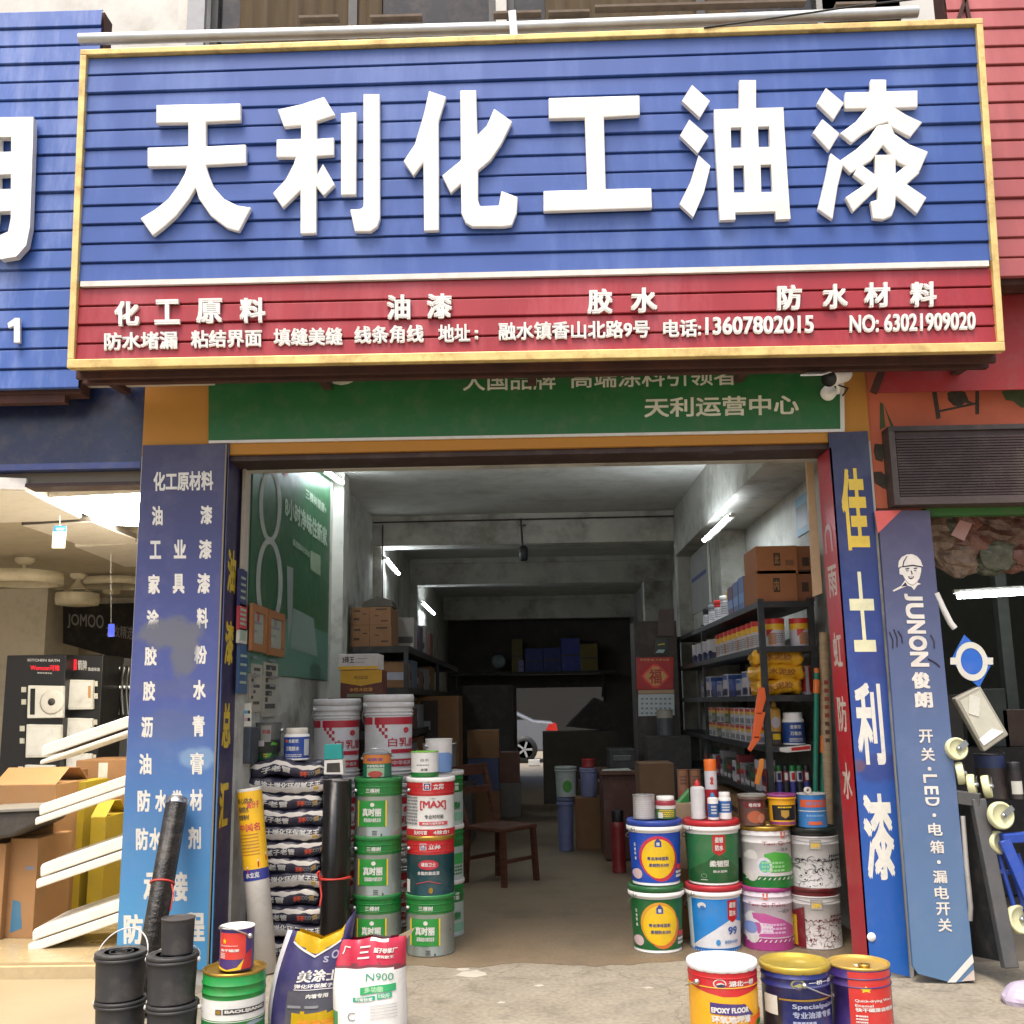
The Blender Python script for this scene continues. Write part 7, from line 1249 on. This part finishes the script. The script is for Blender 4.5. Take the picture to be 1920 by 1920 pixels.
put('paint_pot', 'yellow and black pot with purple lid on the fourth right stack', 'pot', (1439, 1494, 1490, 1552), Yr - .02, zt3 + .0, 'bucket', [(0, 1, M(226, 166, 30, .4))], M(140, 60, 120, .4), [('r', -.85, .85, .18, .66, M(30, 28, 28, .4)), ('p', [(-.3, .5), (.3, .5), (.3, .32), (0, .24), (-.3, .32)], M(176, 140, 60, .4)), ('lines', -.5, .5, .55, .63, 1, YEL), ('band', .04, .13, M(140, 60, 110, .4))], 0, None, .9)
tt = put('small_tin', 'blue tin with orange band and tape roll on top', 'tin', (1496, 1549, 1490, 1553), Yr - .01, zt4, 'small', [(0, 1, M(54, 118, 180, .35))], M(190, 190, 186, .4), [('r', -.9, .9, .62, .84, M(214, 92, 50, .4)), ('t', '快干王', -.6, .6, .67, .79, M(120, 130, 180, .4), .04), ('band', .49, .52, OFFW), ('lines', -.6, .6, .32, .42, 1, M(120, 170, 210, .4)), ('r', -.5, .4, .1, .2, M(214, 100, 60, .4))])
c_ = at(1514, 1482, Yr - .08); c_.z = TOPS[tt] + .024; b = MB(); b.lathe([(.009, -.012), (.022, -.012), (.022, .012), (.009, .012), (.009, -.012)], M(206, 200, 190, .5), c_, 24, caps=0, axis=(.2, -1, .1)); one(b, 'tape_roll', 'white seal tape roll lying on the blue and orange tin', 'tape', c_)
# tall green clamps and carton behind the right stacks
q = carton('carton', 'low beige carton between the silver tin and the red-nozzle bottle', 'carton', (1262, 1300, 1510, 1540), 7.0, .2, M(170, 146, 116, .8), zt1 - .06)
q.location.z = .42; q.scale = (1, 1, (zt1 + .06 - .42) / (TOPS[q] - zt1 + .06))
rbox('carton', 'tall carton under the beige carton behind the right stacks', 'carton', q.location.x - .1, 6.98, .003, .2, .24, .416, CARD)
b = MB(); Q = flat(7.05); b.prism([Q(1262, 1512), Q(1293, 1511), Q(1291, 1478), Q(1284, 1484)], (0, .02, 0), M(40, 130, 60, .4)); b.prism([Q(1264, 1509, .001), Q(1268, 1512, .001), Q(1292, 1484, .001), Q(1291, 1478, .001)], (0, .002, 0), M(120, 180, 120, .4)); one(b, 'green_trowel', 'green plastic trowel standing on the beige carton', 'trowel', Q(1280, 1512))
for i, (x, lab) in enumerate([(1281, 'left brown tape tube behind the green trowel'), (1304, 'right brown tape tube behind the red-nozzle bottle')]): put('tape_tube', lab, 'tube', (x - 10, x + 11, 1444, 1530), 7.25, .7, 'small', [(0, 1, M(140, 96, 66, .6))], M(120, 80, 56, .6), [('r', -.8, .8, .3, .6, M(160, 70, 60, .5)), ('lines', -.6, .6, .7, .9, 3, M(90, 60, 50, .5))])
rbox('carton', 'brown carton carrying the two brown tape tubes', 'carton', at(1264, 1500, 7.2).x, 7.12, .003, .26, .3, .695, CARD2)
# poles by the right column
GP = M(16, 122, 96, .35); OG = M(226, 112, 40, .4)
for i, (x0, y0, x1, g0, g1, lab) in enumerate([(1531, 1256, 1521, 1275, 1300, 'tallest green pole with orange ends leaning inside the right column'), (1544, 1380, 1533, 1380, 1412, 'middle green pole with orange grip beside the tallest pole'), (1551, 1410, 1546, 1411, 1443, 'shortest green pole with orange grip next to the wrapped stick')]):
    A, B = at(x1 + 4, 1740, 6.98 + .02 * i), at(x0, y0, 7.02 + .02 * i); A.z = .004; t = thing('roller_pole', lab, 'pole', A, 'green roller poles'); d_ = (B - A).normalized(); L_ = (B - A).length
    b = MB(); b.lathe([(.016, 0), (.016, L_)], GP, A, 14, axis=d_); b.build('shaft', t); b = MB(); s0 = L_ * (y0 + 540 - g1 - 0) / 540 if False else L_ - (at(x0, g0, 7.02).z - at(x0, g1, 7.02).z) - (at(x0, y0, 7.02).z - at(x0, g0, 7.02).z)
    b.lathe([(.021, s0), (.022, s0 + .01), (.022, L_ - (at(x0, y0, 7.02).z - at(x0, g0, 7.02).z)), (.018, L_ - (at(x0, y0, 7.02).z - at(x0, g0, 7.02).z) + .003)], OG, A, 14, axis=d_); b.lathe([(.017, L_ - .02), (.017, L_ + .01), (0, L_ + .015)], OG, A, 14, axis=d_); b.build('grip', t)
A, B = at(1558, 1740, 7.0), at(1544, 1186, 7.06); A.z = .004; d_ = (B - A).normalized(); L_ = (B - A).length; t = thing('wrapped_stick', 'beige paper-wrapped stick standing against the red column side', 'stick', A)
b = MB(); b.lathe([(.026, 0), (.03, .1), (.034, L_ * .4), (.036, L_ * .6), (.03, L_)], M(176, 150, 116, .7, var=.25, sc=14, stretch=(1, 1, 3)), A, 16, axis=d_, mod=lambda i, a: .003 * math.sin(3 * a + i)); b.build('paper_wrap', t)
b = MB()
for i in range(8): p_ = A + d_ * (L_ * (.82 - .028 * i)) + V((0, -.0375, 0)); b.prism([p_ + V((-.014, 0, 0)), p_ + V((.014, 0, 0)), p_ + V((.014, 0, .026)), p_ + V((-.014, 0, .026))], (0, .004, 0), M(150, 60, 50, .6) if i < 5 else M(90, 60, 50, .6))
for i in range(6): p_ = A + d_ * (L_ * (.12 + .03 * i)) + V((0, -.034, 0)); b.bar(p_ + V((-.02, 0, 0)), p_ + V((.02, 0, .006)), .006, .006, M(80, 64, 50, .7))
b.build('printing', t)
# foreground trio
Yf = 5.02
def front(nm, label, px, Y, kind, bands, lid, art, rot, hnd=None):
    zt = at((px[0] + px[1]) / 2, px[2], Y - .17).z
    return put(nm, label, 'paint can', px, Y, .003, kind, bands, lid, art, rot, hnd, 1, None, zt - .003)
front('paint_can', 'red and yellow paint can with white scalloped lid in the front right row', (1292, 1424, 1818, 1990), Yf, 'tin', [(0, .8, M(222, 158, 30, .35)), (.8, 1, M(184, 32, 36, .35))], M(232, 232, 230, .35),
    [('band', .0, .74, M(224, 162, 26, .35)), ('band', .74, .995, M(186, 32, 38, .35)), ('p', [(-1, .75), (-.6, .67), (-.2, .635), (.2, .635), (.6, .67), (1, .75), (1, .78), (-1, .78)], M(186, 32, 38, .35)), ('e', -.3, .8, .18, .06, OFFW), ('e', -.3, .8, .15, .05, M(186, 40, 46, .35)), ('e', -.28, .785, .11, .028, OFFW), ('p', [(-.4, .78), (-.25, .8), (-.12, .78), (-.2, .755), (-.36, .755)], NAVY), ('t', '湖北一桥', -.05, .72, .765, .84, OFFW, .035), ('p', [(-.58, .56), (.4, .535), (.66, .38), (-.58, .42)], M(66, 50, 110, .4)), ('t', 'EPOXY FLOOR', -.55, .5, .43, .5, OFFW, .045), ('t', '环氧地坪漆', -.55, .55, .3, .4, OFFW, .05), ('p', [(.5, .35), (1, .4), (1, .3), (.5, .25)], ORANGE), ('e', .85, .27, .1, .04, GREEN), ('lines', -.5, .4, .05, .25, 4, RED)], .06, ('side', 128, .2))
front('paint_can', 'deep blue paint can with gold scalloped lid in the front right row', (1430, 1561, 1821, 1990), Yf + .02, 'tin', [(0, 1, M(34, 42, 104, .3, .2))], M(190, 166, 70, .35, .5),
    [('r', -1, -.62, .0, .6, M(24, 22, 34, .35)), ('r', -.98, -.72, .36, .62, PAPER), ('r', -.68, 1, .575, .6, GOLD), ('e', -.15, .8, .21, .07, M(130, 124, 60, .4)), ('e', -.15, .8, .16, .05, M(34, 42, 104, .3)), ('p', [(-.3, .78), (-.1, .82), (.05, .77), (-.15, .76)], M(150, 150, 90, .4)), ('t', '一桥一居', .15, .88, .79, .85, M(200, 200, 206, .4), .03), ('t', 'YIQIAOYIJU', .15, .86, .755, .775, M(140, 140, 160, .4), .02), ('t', 'Specialpaint', -.35, .9, .46, .54, M(150, 156, 180, .4), .02), ('t', '专业油漆专家', -.35, .8, .35, .44, M(150, 156, 180, .4), .03), ('lines', -.35, .3, .26, .32, 1, M(150, 156, 180, .4)), ('lines', -.35, .5, .1, .22, 3, M(150, 156, 180, .4))], .0, ('side', 0, .25))
dr = front('paint_can', 'red and purple paint drum with flat gold top and spout in the front right row', (1561, 1673, 1824, 1990), Yf + .06, 'drum', [(0, 1, M(58, 42, 104, .32))], M(196, 164, 84, .38, .5),
    [('r', -.62, .86, .0, .97, M(190, 46, 42, .32)), ('p', [(-.3, .74), (-.16, .745), (-.1, .775), (-.04, .745), (.1, .74), (0, .71), (.03, .68), (-.1, .695), (-.23, .68), (-.2, .71)], YEL), ('t', 'Quick-drying Wood', -.46, .8, .53, .58, OFFW, .02), ('t', 'Enamel', -.46, .1, .47, .51, OFFW, .02), ('t', '快干磁漆自喷漆', -.46, .82, .4, .46, OFFW, .04), ('lines', -.46, -.1, .1, .36, 6, OFFW), ('lines', .0, .75, .1, .2, 3, OFFW)], .0)
R_ = (at(1673, 1850, Yf) - at(1561, 1850, Yf)).length / 2; p_ = V(dr.location) + V((0, 0, TOPS[dr] - dr.location.z - .006))
b = MB(); b.lathe([(.024, 0), (.024, .012), (.028, .014), (.028, .022), (0, .024)], GOLD, p_ + V((.0, -R_ * .62, 0)), 20); b.build('spout', dr)
b = MB(); b.lathe([(.05, .0002), (.05, .0015), (0, .0015)], M(206, 70, 50, .5), p_ + V((0, -.01, 0)), 24); b.prism([p_ + V((-.025, -.04, .002)), p_ + V((.04, -.04, .002)), p_ + V((.04, -.005, .002)), p_ + V((-.025, -.005, .002))], (0, 0, .001), OFFW); b.build('top_sticker', dr)
